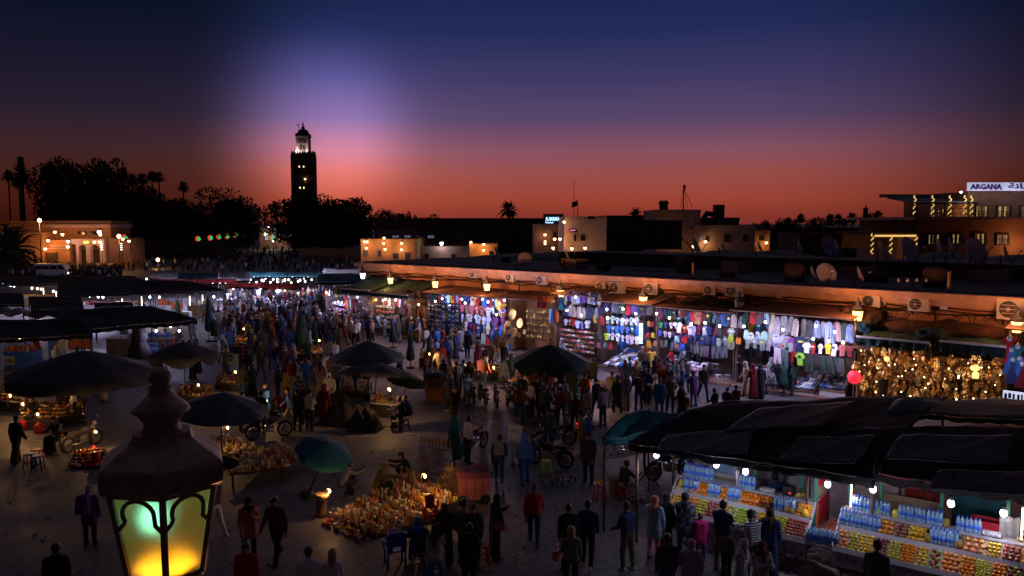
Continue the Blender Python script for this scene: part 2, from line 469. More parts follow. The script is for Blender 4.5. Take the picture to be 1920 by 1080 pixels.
def tree(x,yt,yb,wpx,Y,v,label,group=None):
 b=P(x,yb,Y);h=P(x,yt,Y).z;w=wpx*Y/F
 o=ob('tree',None,None,(b.x,Y,0),(0,0,rnd.random()*6));tag(o,label,'tree',group)
 ob('crown',CR[v][0],o,(0,0,h*0.16),color=None,scale=(w/1.1,w/1.1,h*0.84))
 ob('trunk',CR[v][1],o,scale=(w/1.2,w/1.2,h))
GT='dark park trees beyond the square'
for i,(x,yt,w,Y,v,lb)in enumerate(((128,300,76,228,0,'tall thin crowned tree, first of the dark park trees behind the lit gate house'),(160,293,84,236,1,'tallest airy tree crown above the lit gate house'),(203,296,60,230,2,'tall rounded tree crown just behind the tallest one in the park'),(112,345,60,220,3,'lower dense tree below the tall thin crowned one'),(240,352,80,226,3,'dense dark tree under the row of fan palms'),(292,356,86,232,0,'broad dark tree beside the row of fan palms'),(330,372,70,222,2,'dark tree under the single leaning palm'),(385,362,74,226,1,'lumpy dark tree above the illuminated ornaments'),(428,358,84,230,3,'broad rounded tree above the illuminated ornaments'),(453,372,50,224,0,'last dark tree of the park before the gap of open sky'),(190,375,110,215,2,'low spreading dark tree in front of the tall park trees'),(345,395,100,212,1,'low dark tree hanging over the crowd'),(574,392,56,250,2,'dark round tree covering the foot of the minaret'),(607,362,120,256,1,'largest domed dark tree beside the minaret'),(590,368,84,252,3,'dense dark tree filling the front of the domed group'),(636,370,84,254,2,'second dense dark tree of the domed group'),(620,400,110,246,0,'low dense tree under the domed group'),(650,378,84,250,3,'sloping dark tree falling away from the minaret'),(556,420,36,244,0,'small low tree in front of the minaret'))):
 tree(x,yt,462,w*1.12,Y,v,lb,GT)
for x,yt,w,Y,v,lb in((730,394,46,320,0,'rounded dark tree on the skyline beyond the lit low house'),(752,400,36,330,2,'small dark tree beside the pointed cypress'),(805,402,30,340,1,'low dark bush on the skyline'),(822,404,34,345,3,'low rounded tree on the skyline beside the bushy palm'),(1422,408,22,330,1,'dark tree on the skyline beside the flat roofed houses'),(1535,408,34,350,0,'broad dark tree among the skyline palms'),(1472,408,20,350,2,'small dark tree among the skyline palms'),(1630,402,20,320,3,'dense upright tree next to the slim mast')):
 tree(x,yt,425,w,Y,v,lb,'trees on the skyline')
 # cypresses: narrow cones of foliage
for x,yt,Y,lb in((774,388,330,'pointed cypress on the skyline'),(1441,408,340,'small pointed cypress beside the flat roofs'),(1459,407,345,'second pointed cypress near the flat roofs')):
 b=P(x,425,Y);h=P(x,yt,Y).z
 o=ob('cypress_tree',None,None,(b.x,Y,0));tag(o,lb,'tree','cypresses on the skyline')
 ob('crown',CR[1][0],o,scale=(h*0.25,h*0.25,h));ob('trunk',CR[1][1],o,scale=(h*0.3,h*0.3,h*0.8))
def palm_crown(seed,fan=True):
 r=random.Random(seed);mb=MB()
 for k in range(34):
  a=k*2.399;e=R(78-118*(k/34)+r.uniform(-8,8));L=r.uniform(0.85,1.1)
  pts=[]
  for i in range(5):
   t=i/4;rr=L*t;drop=0.42*t*t*cos(e)
   pts.append(Vector((cos(a)*cos(e)*rr,sin(a)*cos(e)*rr,sin(e)*rr-drop)))
  sd=Vector((-sin(a),cos(a),0))
  ws=(0.02,0.05,0.2,0.24,0.03)if fan else(0.03,0.14,0.16,0.13,0.02)
  vs=[]
  for p,w in zip(pts,ws):vs+=[p+sd*w-Vector((0,0,w*0.45)),p,p-sd*w-Vector((0,0,w*0.45))]
  fs=[]
  for i in range(4):
   fs.append((3*i,3*i+1,3*i+4,3*i+3));fs.append((3*i+1,3*i+2,3*i+5,3*i+4))
  mb.addv(vs,fs,'palm_leaf')
  for i in range(2,5):
   for s_ in(-1,1):
    p=pts[i];q=p+sd*s_*0.3+(pts[i]-pts[i-1]).normalized()*0.22-Vector((0,0,0.14))
    mb.addv([p,p+(pts[i-1]-p)*0.5,q],[(0,1,2)],'palm_leaf')
 return mb.mesh('crown')
PC=[palm_crown(3),palm_crown(9,False)]
PT=MB();PT.lathe([(0.55,0),(0.42,0.06),(0.34,0.5),(0.36,0.97),(0.2,1.0)],8,'bark');PT=PT.mesh('trunk')
PK=MB();PK.lathe([(0.10,-0.75),(0.32,-0.55),(0.36,-0.15),(0.12,0.05)],9,'dead_frond',star=0.2);PK=PK.mesh('dead_frond_skirt')
def palm(x,yt,Y,rpx,label,skirt=True,fan=True,group='palms on the skyline',r0=0.55):
 rpx*=1.35;top=P(x,yt,Y).z;rad=rpx*Y/F;h=top-rad*0.75
 o=ob('palm_tree',None,None,(P(x,420,Y).x,Y,0),(0,0,rnd.random()*6));tag(o,label,'palm',group)
 ob('trunk',PT,o,scale=(r0,r0,h));ob('crown',PC[0 if fan else 1],o,(0,0,h),scale=rad)
 if skirt:ob('dead_frond_skirt',PK,o,(0,0,h),scale=rad)
for x,yt,Y,rp,lb in((20,319,210,9,'slim fan palm standing alone at the edge of the park'),(39,330,215,10,'shorter fan palm beside the palm shaped mast'),(93,308,222,12,'fan palm in front of the first tall park tree'),(104,318,226,10,'second fan palm in front of the first tall park tree'),(234,315,232,10,'fan palm at the start of the row above the dense tree'),(251,326,226,9,'short fan palm, second of the row above the dense tree'),(269,325,230,10,'fan palm, third of the row above the dense tree'),(288,321,236,9,'fan palm, fourth of the row above the dense tree'),(301,322,234,9,'fan palm, last of the row above the dense tree'),(346,340,230,9,'single leaning fan palm rising out of the park'),(668,374,300,8,'small palm just beyond the largest domed tree'),(693,383,320,6,'slim palm with a round head and red lamp on the skyline')):
 palm(x,yt,Y,rp,lb)
palm(953,378,190,14,'bushy fan palm alone above the flat roofs')
palm(1191,391,120,14,'palm with spread fronds behind the back of the billboard',False,False)
for i,(x,yt,rp)in enumerate(((1502,404,6),(1477,411,6),(1556,405,8),(1572,405,8),(1597,402,8),(1626,402,9),(1645,399,8),(1678,411,8),(1499,408,5),(1648,410,6),(1491,414,6),(1583,413,5))):
 palm(x,yt-3,300+i*7,rp*1.25,['thin palm in the skyline row','short palm in the skyline row','full headed palm in the skyline row'][i%3]+' '+'standing '+['beyond the cypresses','well short of the cypresses','before the broad tree','behind the broad tree','after the broad tree','close to the slim mast','past the slim mast','farthest towards the restaurant','low beyond the cypresses','low past the slim mast','among low bushes','low near the slim mast'][i],i%2==0,group='palms in the skyline row')
 # date palm in front of the gate house
palm(18,425,128,40,'large date palm in front of the lit gate house wall',True,False,r0=0.75)
# phone mast dressed as a palm, slim masts, aerials
def mast(x,yt,yb,Y,r,label,name='mast',cat='mast',extra=None):
 b=P(x,yb,Y);t=P(x,yt,Y)
 o=ob(name,None,None,(b.x,Y,0));tag(o,label,cat)
 m=MB();m.tube([(0,0,0 if yb>440 else b.z),(0,0,t.z)],[r,r*0.6],7,'iron');ob('pole',m.mesh('pole'),o)
 return o,t.z
o,z=mast(47,312,470,218,0.7,'phone mast disguised as a palm with a tall dark head','phone_mast')
m=MB();m.lathe([(0.7,0),(0.85,0.2),(0.8,7.0),(0.5,7.2)],8,'dark_dome');ob('antenna_head',m.mesh('antenna_head'),o,(0,0,P(47,322,218).z-3.2))
ob('crown',PC[1],o,(0,0,P(47,326,218).z),scale=3.4)
o,z=mast(1622,385,425,300,0.35,'slim dark mast among the skyline palms')
m=MB();m.lathe([(0.8,0),(0.95,0.2),(0.95,5),(0.5,5.2)],8,'dark_dome');ob('antenna_head',m.mesh('antenna_head'),o,(0,0,z-6))
o,z=mast(1281,348,395,98,0.09,'thin roof aerial held by guy wires above the tall pale block','aerial','aerial')
m=MB()
for dx,dz in((1.2,-2.6),(-0.3,-2.6),(0.6,-2.7)):m.tube([(0,0,z-0.2),(dx*1.0,0.3,z+dz)],0.03,4,'iron')
m.box((0.1,0,z-0.15),(0.3,0.1,0.5),'iron');ob('guy_wire',m.mesh('guy_wire'),o)
o,z=mast(1076,338,408,96,0.04,'very thin aerial beside the roof flag','aerial','aerial')
o,z=mast(1083,375,408,95,0.05,'roof flagpole flying a dark flag','flagpole','flag')
M('flag_dark',(0.05,0.012,0.015),0.8)
m=grid_sheet(lambda u,v:(-u*0.7,0.12*sin(u*5),-0.62*v-0.25*u),6,3,0.01,'flag_dark','flag');ob('flag',m,o,(0,0,z-0.05))
o,z=mast(1607,438,480,60,0.09,'pale upright pipe standing on the shop roof','roof_pipe','pipe')
for k in o.children:k.data.materials[0]=M('pale_pipe',(0.4,0.36,0.34),0.6)
# ------------------------------------------------------------------ buildings round the square
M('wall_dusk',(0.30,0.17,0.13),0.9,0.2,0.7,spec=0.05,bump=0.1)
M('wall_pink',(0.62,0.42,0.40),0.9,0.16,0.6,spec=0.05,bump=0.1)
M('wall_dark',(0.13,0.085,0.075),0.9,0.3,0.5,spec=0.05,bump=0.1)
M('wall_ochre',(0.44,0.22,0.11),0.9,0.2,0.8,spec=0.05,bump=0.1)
M('roof_felt',(0.12,0.095,0.095),0.9,0.4,1.5,bump=0.3)
M('glass_dark',(0.02,0.022,0.03),0.12,0.1,3,spec=0.5)
M('pale_paint',(0.55,0.52,0.52),0.7,0.15,4)
def window_on(parent,x,z,w,h,mat='glass_dark',frame='dark_wood',y=0.0):
 """recessed look: frame proud of the wall, pane set behind it"""
 f=MB();b=min(0.12,w*0.12)
 for sx in(-1,1):f.box((sx*(w/2-b/2),-0.06,0),(b,0.16,h),MATS[frame])
 for sz in(-1,1):f.box((0,-0.06,sz*(h/2-b/2)),(w-2*b,0.16,b),MATS[frame])
 f.box((0,-0.05,0),(b*0.6,0.12,h-2*b),MATS[frame])
 k=ob('window',f.mesh('window'),parent,(x,y,z))
 p=MB();p.box((0,-0.01,0),(w-2*b,0.04,h-2*b),MATS[mat]);ob('pane',p.mesh('pane'),k)
 return k
def building(x0,x1,yt,Y,dep,mat,label,wins=(),parapet=0.5,cat='building',name='building',group=None,zb=0.0):
 a,b=P(x0,420,Y).x,P(x1,420,Y).x;zt=P(960,yt,Y).z;w=b-a
 o=ob(name,None,None,((a+b)/2,Y,0));tag(o,label,cat,group)
 m=MB();m.box((0,dep/2,(zt-parapet+zb)/2),(w,dep,zt-parapet-zb),MATS[mat]);ob('wall',m.mesh('wall'),o)
 m=MB();t=0.3
 m.box((0,t/2,0),(w+0.1,t,parapet),MATS[mat]);m.box((0,dep-t/2,0),(w+0.1,t,parapet),MATS[mat])
 for s in(-1,1):m.box((s*(w/2-t/2),dep/2,0),(t,dep-2*t,parapet),MATS[mat])
 ob('parapet',m.mesh('parapet'),o,(0,-0.03,zt-parapet/2+0.002))
 for(wx,wy,ww,wh,wm)in wins:
  p=P(wx,wy,Y);window_on(o,p.x-(a+b)/2,p.z,ww*Y/F,wh*Y/F,wm)
 return o,zt
def bulb_lamp(x,y,Y,watt,label,mat='bulb_warm',rgb=(1.0,0.5,0.17),r=0.2,group='street lamps on far walls',out=0.9):
 p=P(x,y,Y-out)
 o=ob('wall_lamp',None,None,p);tag(o,label,'lamp',group)
 m=MB();m.ball((0,0,0),r,MATS[mat],8,6);ob('bulb',m.mesh('bulb'),o)
 m=MB();m.tube([(0,0,r),(0,0.1,r*2.2),(0,out,r*1.6)],0.04,5,'iron');m.lathe([(r*0.9,r*0.55),(r*0.3,r*1.2)],8,'iron');ob('bracket',m.mesh('bracket'),o)
 lamp(p-Vector((0,r*0.3,r*1.2+0.1)),watt,rgb,0.1)
 return o
 # skyline houses, from the low lit house to the flat roofs
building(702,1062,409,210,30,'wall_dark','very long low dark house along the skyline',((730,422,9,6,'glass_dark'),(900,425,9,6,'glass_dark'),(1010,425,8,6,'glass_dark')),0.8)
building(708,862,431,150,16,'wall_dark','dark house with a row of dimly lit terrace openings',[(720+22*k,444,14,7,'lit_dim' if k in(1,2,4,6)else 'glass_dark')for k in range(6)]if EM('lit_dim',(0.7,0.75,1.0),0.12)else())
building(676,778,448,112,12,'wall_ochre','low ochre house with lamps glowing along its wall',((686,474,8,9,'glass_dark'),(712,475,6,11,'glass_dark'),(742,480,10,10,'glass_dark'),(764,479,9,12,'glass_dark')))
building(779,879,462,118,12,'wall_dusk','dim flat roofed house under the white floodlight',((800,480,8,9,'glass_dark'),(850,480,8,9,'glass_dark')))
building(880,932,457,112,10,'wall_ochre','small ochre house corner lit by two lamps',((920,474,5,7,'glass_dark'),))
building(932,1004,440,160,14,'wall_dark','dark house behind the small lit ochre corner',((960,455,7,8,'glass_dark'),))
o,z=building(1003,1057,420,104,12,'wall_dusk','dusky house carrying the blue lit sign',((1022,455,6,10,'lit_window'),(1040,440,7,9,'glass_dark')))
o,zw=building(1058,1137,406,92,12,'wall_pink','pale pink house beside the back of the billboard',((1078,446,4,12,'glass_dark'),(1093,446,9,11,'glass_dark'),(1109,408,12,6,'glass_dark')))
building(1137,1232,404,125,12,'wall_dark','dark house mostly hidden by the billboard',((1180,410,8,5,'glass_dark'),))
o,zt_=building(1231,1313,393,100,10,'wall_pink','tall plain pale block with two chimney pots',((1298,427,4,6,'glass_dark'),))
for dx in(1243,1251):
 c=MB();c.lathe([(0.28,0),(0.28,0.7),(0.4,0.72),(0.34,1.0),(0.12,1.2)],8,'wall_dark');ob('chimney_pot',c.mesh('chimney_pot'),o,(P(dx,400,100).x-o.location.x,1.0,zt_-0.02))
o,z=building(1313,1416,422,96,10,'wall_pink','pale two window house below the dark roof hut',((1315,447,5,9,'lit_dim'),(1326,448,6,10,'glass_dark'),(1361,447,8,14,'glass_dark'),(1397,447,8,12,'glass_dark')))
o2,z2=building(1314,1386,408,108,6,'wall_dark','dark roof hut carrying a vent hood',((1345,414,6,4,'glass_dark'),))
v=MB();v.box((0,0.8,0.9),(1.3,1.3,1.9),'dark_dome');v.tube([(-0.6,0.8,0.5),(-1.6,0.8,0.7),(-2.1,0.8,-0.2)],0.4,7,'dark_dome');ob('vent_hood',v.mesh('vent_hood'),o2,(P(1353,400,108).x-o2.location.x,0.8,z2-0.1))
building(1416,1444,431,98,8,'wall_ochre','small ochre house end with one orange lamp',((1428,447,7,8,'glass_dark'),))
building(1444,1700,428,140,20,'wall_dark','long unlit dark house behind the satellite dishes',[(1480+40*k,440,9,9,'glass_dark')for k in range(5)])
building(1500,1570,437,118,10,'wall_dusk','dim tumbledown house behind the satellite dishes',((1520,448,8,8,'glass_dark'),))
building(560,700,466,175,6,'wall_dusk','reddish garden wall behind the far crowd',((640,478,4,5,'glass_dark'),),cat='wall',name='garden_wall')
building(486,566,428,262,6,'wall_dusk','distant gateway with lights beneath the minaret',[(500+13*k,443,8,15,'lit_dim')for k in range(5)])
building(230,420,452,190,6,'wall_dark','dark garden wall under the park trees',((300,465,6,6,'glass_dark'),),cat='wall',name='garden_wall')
for i,(x,y,Y,w,lb)in enumerate(((683,453,112,90,'first of the paired lamps on the low ochre house'),(688,453,112,60,'second of the paired lamps on the low ochre house'),(687,465,112,60,'lamp under the paired lamps on the low ochre house'),(720,446,112,120,'lamp above the roof edge of the low ochre house'),(719,456,112,60,'lamp just under the roof edge of the low ochre house'),(722,467,112,60,'lowest lamp beside the narrow window of the low ochre house'),(753,456,112,110,'upper lamp between the two last windows of the low ochre house'),(753,468,112,90,'lower lamp between the two last windows of the low ochre house'),(883,454,112,160,'lamp at the corner of the small ochre house'),(907,458,112,140,'upper lamp in the middle of the small ochre house'),(907,469,112,90,'lower lamp in the middle of the small ochre house'),(1040,448,92,60,'lamp between the blue sign and the pink house'),(1050,448,92,60,'lamp nearest the edge of the pink house'),(1022,440,104,60,'lamp above the lit window of the dusky house'),(1037,465,92,110,'low lamp glowing on the roof below the blue sign'),(1058,416,92,40,'lamp under the roof of the pink house'),(1072,466,90,70,'low lamp at the foot of the pink house'),(1097,465,90,120,'lamp washing the foot of the pink house wall'),(1323,453,96,90,'lamp beside the first window of the two window house'),(1437,455,98,90,'lamp on the small ochre house end'),(1300,462,97,90,'lamp hidden at the foot of the tall pale block'))):
 bulb_lamp(x,y,Y,w*0.38,lb,r=0.16)
bulb_lamp(828,456,118,110,'bright white floodlight above the dim house','bulb_white',(0.8,0.9,1.0),0.25)
# signs
EM('sign_blue',(0.35,0.65,1.0),3.0)
EM('sign_pink',(1.0,0.25,0.55),1.5)
M('sign_black',(0.02,0.02,0.03),0.5)
p=P(1023,413.5,102.5);o=ob('roof_sign',None,None,p);tag(o,'blue lit AL BARAKA sign on the roof edge','sign')
m=MB();m.box((1.0,0.12,0.2),(2.6,0.1,1.3),'sign_black');ob('sign_panel',m.mesh('sign_panel'),o)
ob('lettering',text_mesh('AL BARAKA',0.62,0.02,'sign_blue',0.012,1.75),o,(0,0,0),(pi/2,0,0))
ob('lettering',text_mesh('Restaurant',0.34,0.02,'sign_blue',0.0,1.0),o,(0,0,-0.34),(pi/2,0,0))
p=P(1070,434,91.7);o=ob('neon_sign',None,None,p);tag(o,'small pink neon sign on the pink house wall','sign')
m=MB();m.box((0.3,0.1,0.1),(0.9,0.08,0.4),'sign_black');ob('sign_panel',m.mesh('sign_panel'),o)
m=MB();m.tube([(-0.05,0,0.05),(0.02,0,0.2),(0.1,0,0.05),(0.2,0,0.2),(0.3,0,0.05),(0.4,0,0.18),(0.55,0,0.1)],0.035,5,'sign_pink');ob('neon_tube',m.mesh('neon_tube'),o)
# back of the billboard
YB=85.0;a,b=P(1138,440,YB),P(1279,440,YB);zt_,zb_=P(960,413,YB).z,P(960,467,YB).z
o=ob('billboard',None,None,((a.x+b.x)/2,YB,zb_));tag(o,'back of a large dark billboard propped on braces','billboard')
w,h=b.x-a.x,zt_-zb_
m=MB();m.box((0,0.25,h/2),(w,0.08,h),'wall_dark');ob('panel',m.mesh('panel'),o)
m=MB();m.box((0,0,0),(0.16,0.2,h),'iron');pm=m.mesh('post')
for k in range(6):ob('post',pm,o,(-w/2+0.1+k*(w-0.2)/5,0.08,h/2))
m=MB();m.box((0,0,0),(w+0.1,0.12,0.12),'iron');pm=m.mesh('rail')
for z in(0.06,h*0.33,h*0.67,h-0.06):ob('rail',pm,o,(0,-0.09,z))
m=MB();m.tube([(0,0,0),(1.5,-1.4,-h*0.6)],0.05,5,'iron');pm=m.mesh('brace')
for k in range(4):ob('brace',pm,o,(-w/2+1.3+k*w/4,-0.16,h*0.62))
m=MB();m.box((0,0,0),(0.09,0.3,h+0.1),'pale_paint');ob('edge_strip',m.mesh('edge_strip'),o,(-w/2-0.06,0,h/2))
# ------------------------------------------------------------------ terrace cafe with its roof sign
YA=70.0;ka=YA/F
def AX(x):return P(x,420,YA).x
def AZ(y):return P(960,y,YA).z
M('cafe_wall',(0.26,0.13,0.085),0.9,0.2,0.8,spec=0.05,bump=0.1)
EM('fairy_light',(1.0,0.62,0.18),0.85)
EM('cafe_pane',(1.0,0.6,0.22),0.35)
M('curtain',(0.5,0.36,0.18),0.9,0.3,6,stretch=(8,1,1))
o=ob('terrace_cafe',None,None,(AX(1700),YA,0));tag(o,'dark terrace restaurant with glowing windows and a covered roof terrace','restaurant')
X0=o.location.x
def lx(x):return AX(x)-X0
m=MB();x0,x1=lx(1722),lx(2080);zl=AZ(412)
m.box(((x0+x1)/2,6,zl/2),(x1-x0,12,zl),'cafe_wall');ob('lower_wall',m.mesh('lower_wall'),o)
m=MB();x0b=lx(1818);zu=AZ(359)
m.box(((x0b+x1)/2,6.2,(zl+zu)/2),(x1-x0b,11.4,zu-zl),'cafe_wall');ob('upper_wall',m.mesh('upper_wall'),o)
m=MB();m.box(((lx(1700)+x1)/2,5.4,zl+0.12),(x1-lx(1700),13.2,0.24),'wall_pink');ob('terrace_slab',m.mesh('terrace_slab'),o)
for i,(x,y,w,h,mt)in enumerate(((1844.5,396,25,24,'cafe_pane'),(1886,396,28,24,'cafe_pane'),(1930,396,28,24,'cafe_pane'),(1751,449,24,22,'cafe_pane'),(1794,448,24,21,'cafe_pane'),(1838,448,25,24,'cafe_pane'),(1880,449,24,22,'lit_dim'))):
 k=window_on(o,lx(x),AZ(y),w*ka,h*ka,mt,y=(0.5 if y<420 else 0.0))
 c=MB()
 for q in range(7):
  xx=-w*ka/2+0.12+(w*ka-0.24)*(q+0.5)/7
  if(q*5+i)%3:c.box((xx,-0.045,0),(w*ka/9,0.02,h*ka-0.25),'curtain')
 ob('curtain',c.mesh('curtain'),k)
 r=MB()
 for q in range(8):r.box((-w*ka/2+w*ka*q/7,-0.25,-h*ka/2+0.25),(0.03,0.03,0.55),'iron')
 r.box((0,-0.25,-h*ka/2+0.54),(w*ka,0.04,0.04),'iron');rl=ob('railing',r.mesh('railing'),k);rl['kind']='stuff'
 # terrace: roof, lit posts, rail
xl,xr=lx(1703),lx(1816);zr0,zr1=AZ(383),AZ(369)
m=MB();vs=[(xl-0.2,-1.4,zr0),(xr,-1.4,zr0),(xr,5,zr1),(xl+0.4,5,zr1)]
m.addv(vs+[(x,y,z+0.12)for x,y,z in vs],[(3,2,1,0),(4,5,6,7),(0,1,5,4),(1,2,6,5),(2,3,7,6),(3,0,4,7)],'dark_dome');ob('terrace_roof',m.mesh('terrace_roof'),o)
m=MB();m.box(((xl+xr)/2,5.1,zr1+0.25),(xr-xl+0.5,0.2,0.3),'dark_dome');ob('roof_beam',m.mesh('roof_beam'),o)
m=MB();m.box((0,0,0),(0.1,0.1,zr0-zl-0.26),'iron');post=m.mesh('post')
m=MB();m.tube([(0.09*cos(a/3),0.09*sin(a/3),a*0.0255)for a in range(70)],0.05,4,'fairy_light');fairy=m.mesh('fairy_lights')
for x in(1703,1754,1812):ob('post',post,o,(lx(x),-1.3,(zr0+zl+0.24)/2))
for x in(1709.5,1743,1775,1803,1815):
 q=ob('post',post,o,(lx(x),-0.4,(zr0+zl+0.24)/2));ob('fairy_lights',fairy,q,(0,0,-(zr0-zl)/2+0.2))
m=MB()
for z in(0.5,0.95):m.box(((xl+xr)/2,-1.38,zl+z),(xr-xl,0.04,0.04),'steel')
for k in range(15):m.box((xl+(xr-xl)*k/14,-1.38,zl+0.5),(0.03,0.03,1.0),'steel')
q=ob('railing',m.mesh('railing'),o);q['kind']='stuff'
lamp((X0+lx(1725),YA+1,zr0-0.5),40,(1.0,0.6,0.2),0.1);lamp((X0+lx(1790),YA+1,zr0-0.5),40,(1.0,0.6,0.2),0.1)
# low wing with a fairy light edge
x0,x1=lx(1637),lx(1721)
m=MB();m.box(((x0+x1)/2,4.0,AZ(436)-0.1),(x1-x0,8,0.3),'cafe_wall');ob('wing_roof',m.mesh('wing_roof'),o)
m=MB();m.box(((x0+x1)/2,6.5,AZ(470)/2+AZ(437)/2),(x1-x0,0.3,AZ(437)-AZ(470)),'cafe_wall');ob('wing_wall',m.mesh('wing_wall'),o)
m=MB()
for k in range(28):m.ball((x0+0.2+(x1-x0-0.4)*k/27,-0.05,AZ(437)-0.24),(0.08,0.05,0.1),'fairy_light',6,4)
q=ob('fairy_lights',m.mesh('fairy_lights'),o);q['kind']='stuff'
m=MB();m.box((0,0,0),(0.22,0.22,AZ(437)-AZ(466)),'cafe_wall');post=m.mesh('post')
for x in(1637.5,1673,1720):
 q=ob('post',post,o,(lx(x),0.2,(AZ(437)+AZ(466))/2-0.3));ob('fairy_lights',fairy,q,(0,-0.1,-0.85))
lamp((X0+lx(1660),YA+2,AZ(445)),22,(1.0,0.62,0.2),0.1);lamp((X0+lx(1700),YA+2,AZ(445)),22,(1.0,0.62,0.2),0.1)
lamp((X0+lx(1900),YA-1.5,AZ(462)),120,(1.0,0.42,0.16),0.15)
# roof sign
M('sign_white',(0.75,0.75,0.85),0.6,0.05);EM('sign_face',(0.62,0.64,0.95),0.42)
M('sign_violet',(0.10,0.02,0.22),0.5,0.05)
o=ob('roof_sign',None,None,(AX(1810),YA-0.2,AZ(357)));tag(o,'long white lit ARGANA sign on the restaurant roof','sign')
m=MB();m.box((4.4,0.15,0.32),(8.8,0.16,0.72),'sign_face');ob('sign_panel',m.mesh('sign_panel'),o)
ob('lettering',text_mesh('ARGANA',0.62,0.03,'sign_violet',0.028,2.75),o,(0.2,0.05,0.1),(pi/2,0,0))
ob('lettering',text_mesh('\ufe94\ufee7\ufe8e\ufedb\ufead\ufe83',0.62,0.03,'sign_violet',0.015,2.7),o,(3.5,0.05,0.16),(pi/2,0,0))
m=MB()
for k in range(6):m.tube([(0.4+1.4*k,0.1,-0.05),(0.5+1.4*k,-0.7,-0.3),(0.5+1.4*k,-0.85,-0.15)],0.025,4,'iron')
ob('lamp_bracket',m.mesh('lamp_bracket'),o)
for k in range(3):lamp(o.location+Vector((1.2+2.6*k,-0.95,-0.25)),26,(0.85,0.88,1.0),0.06)
bulb_lamp(1802,360,YA-0.5,30,'small white spotlight at the end of the restaurant sign','bulb_white',(0.9,0.93,1.0),0.1,None,0.4)
# ------------------------------------------------------------------ lit gate house at the far end of the square
YG=147.0;kg=YG/F
def GX(x):return P(x,420,YG).x
def GZ(y):return P(960,y,YG).z
o=ob('gate_house',None,None,(GX(60),YG,0));tag(o,'ochre two storey gate house with arches under orange lamps','building');X0=o.location.x
def bx(name,xa,xb,ya,yb,y0,dep,mat):
 m=MB();m.box((GX((xa+xb)/2)-X0,y0+dep/2,(GZ(ya)+GZ(yb))/2),(abs(xb-xa)*kg,dep,GZ(ya)-GZ(yb)),MATS[mat]);return ob(name,m.mesh(name),o)
bx('tall_wall',-120,79.6,436,508,0,10,'wall_ochre');bx('upper_wall',60,186,427,470,4,8,'wall_ochre');bx('upper_wall',-120,59.6,414,436.2,4,8,'wall_ochre')
bx('cornice',58,188,421,427.2,3.5,9,'wall_pink');bx('parapet',60,187,414,421.2,4.2,8,'wall_dusk')
bx('lower_wall',80,125,450,508,0.6,3.2,'wall_ochre');bx('lower_wall',188,230,447,508,2.5,6,'wall_dusk')
bx('string_course',80,125,460,462,0.35,0.3,'wall_pink');bx('string_course',80,125,465,467,0.35,0.3,'wall_pink')
bx('arcade_wall',125.3,187,448,458,1.2,1.2,'wall_pink')
bx('doorway',81.5,101.5,473.5,508,0.2,0.5,'dark_wood')
bx('arcade_back',125.3,187,458,508,4.5,0.5,'wall_dark')
for xa,xb in((133,138),(152,160),(178,187)):bx('arcade_pier',xa,xb,458,508,1.3,1.0,'wall_pink')
def arch(xc,w):
 m=MB();r=w*kg/2;top=GZ(458)
 vs=[];
 for yy in(0,0.9):
  for k in range(11):
   a=pi*k/10;vs.append((r*cos(a),yy,top-r-0.15+r*sin(a)))
  for k in range(11):vs.append((r-2*r*k/10,yy,top+0.02))
 fs=[]
 for k in range(10):
  fs.append((k,k+1,12+k,11+k));fs.append((22+k+1,22+k,33+k,34+k));fs.append((k+1,k,22+k,23+k))
 m.addv(vs,fs,'wall_pink');ob('arch',m.mesh('arch'),o,(GX(xc)-X0,1.32,0))
arch(145,14);arch(169,18)
m=MB();m.extrude([(-0.25,-0.3),(0.25,-0.3),(0.25,0.15),(0,0.35),(-0.25,0.15)],0.3,'glass_dark');wn=m.mesh('window')
for x in(127,132,138,150.5,156,161.5):ob('window',wn,o,(GX(x)-X0,3.9,GZ(437)))
EM('gate_sign',(0.75,0.8,0.15),1.2)
m=MB();m.box((0,0,0),(0.9,0.15,0.45),'gate_sign');ob('lit_sign',m.mesh('lit_sign'),o,(GX(154.5)-X0,1.0,GZ(454.5)))
for i,(x,y,w,lb)in enumerate(((103,435,420,'lamp on the upper terrace of the gate house'),(117,439.5,260,'second lamp on the upper terrace of the gate house'),(90,451,260,'lamp over the low wing of the gate house'),(85,466.5,320,'lamp beside the doorway of the gate house'),(127,462.5,260,'lamp at the corner of the gate house arcade'),(188,440,160,'upper lamp at the end of the gate house arcade'),(177,453.5,160,'lamp over the last arch of the gate house'),(187,453.5,160,'lower lamp at the end of the gate house arcade'),(128,452.5,90,'white lamp over the first arch of the gate house'),(230,448,90,'lamp beyond the gate house wall'),(242,452,80,'small orange lamp between gate house and ornaments'))):
 wh='white' in lb
 bulb_lamp(x,y,YG+0.6,w*0.3,lb,'bulb_white' if wh else 'bulb_warm',(0.95,0.95,0.9)if wh else(1.0,0.36,0.09),0.26,'lamps on the gate house',1.6)
bulb_lamp(186,435,YG+0.6,60,'bluish white floodlight on the roof edge of the gate house','bulb_white',(0.7,0.9,1.0),0.35,None,1.6)
def pole_lamp(x,y,Y,watt,label,rgb=(1.0,0.45,0.13)):
 p=P(x,y,Y);q=ob('street_lamp',None,None,(p.x,Y,0));tag(q,label,'street lamp','tall street lamps round the square')
 m=MB();m.tube([(0,0,0),(0,0,p.z-0.4)],[0.12,0.07],6,'iron');ob('pole',m.mesh('pole'),q)
 m=MB();m.ball((0,0,0),0.34,'bulb_warm',8,6);ob('bulb',m.mesh('bulb'),q,(0,0,p.z))
 lamp(p-Vector((0,0.5,0.5)),watt,rgb,0.2)
pole_lamp(74,413,140,900,'tallest orange street lamp in front of the gate house')
pole_lamp(223,443,140,500,'orange street lamp beyond the end of the gate house')
pole_lamp(296,487,150,120,'short lamp standing in the dark crowd')
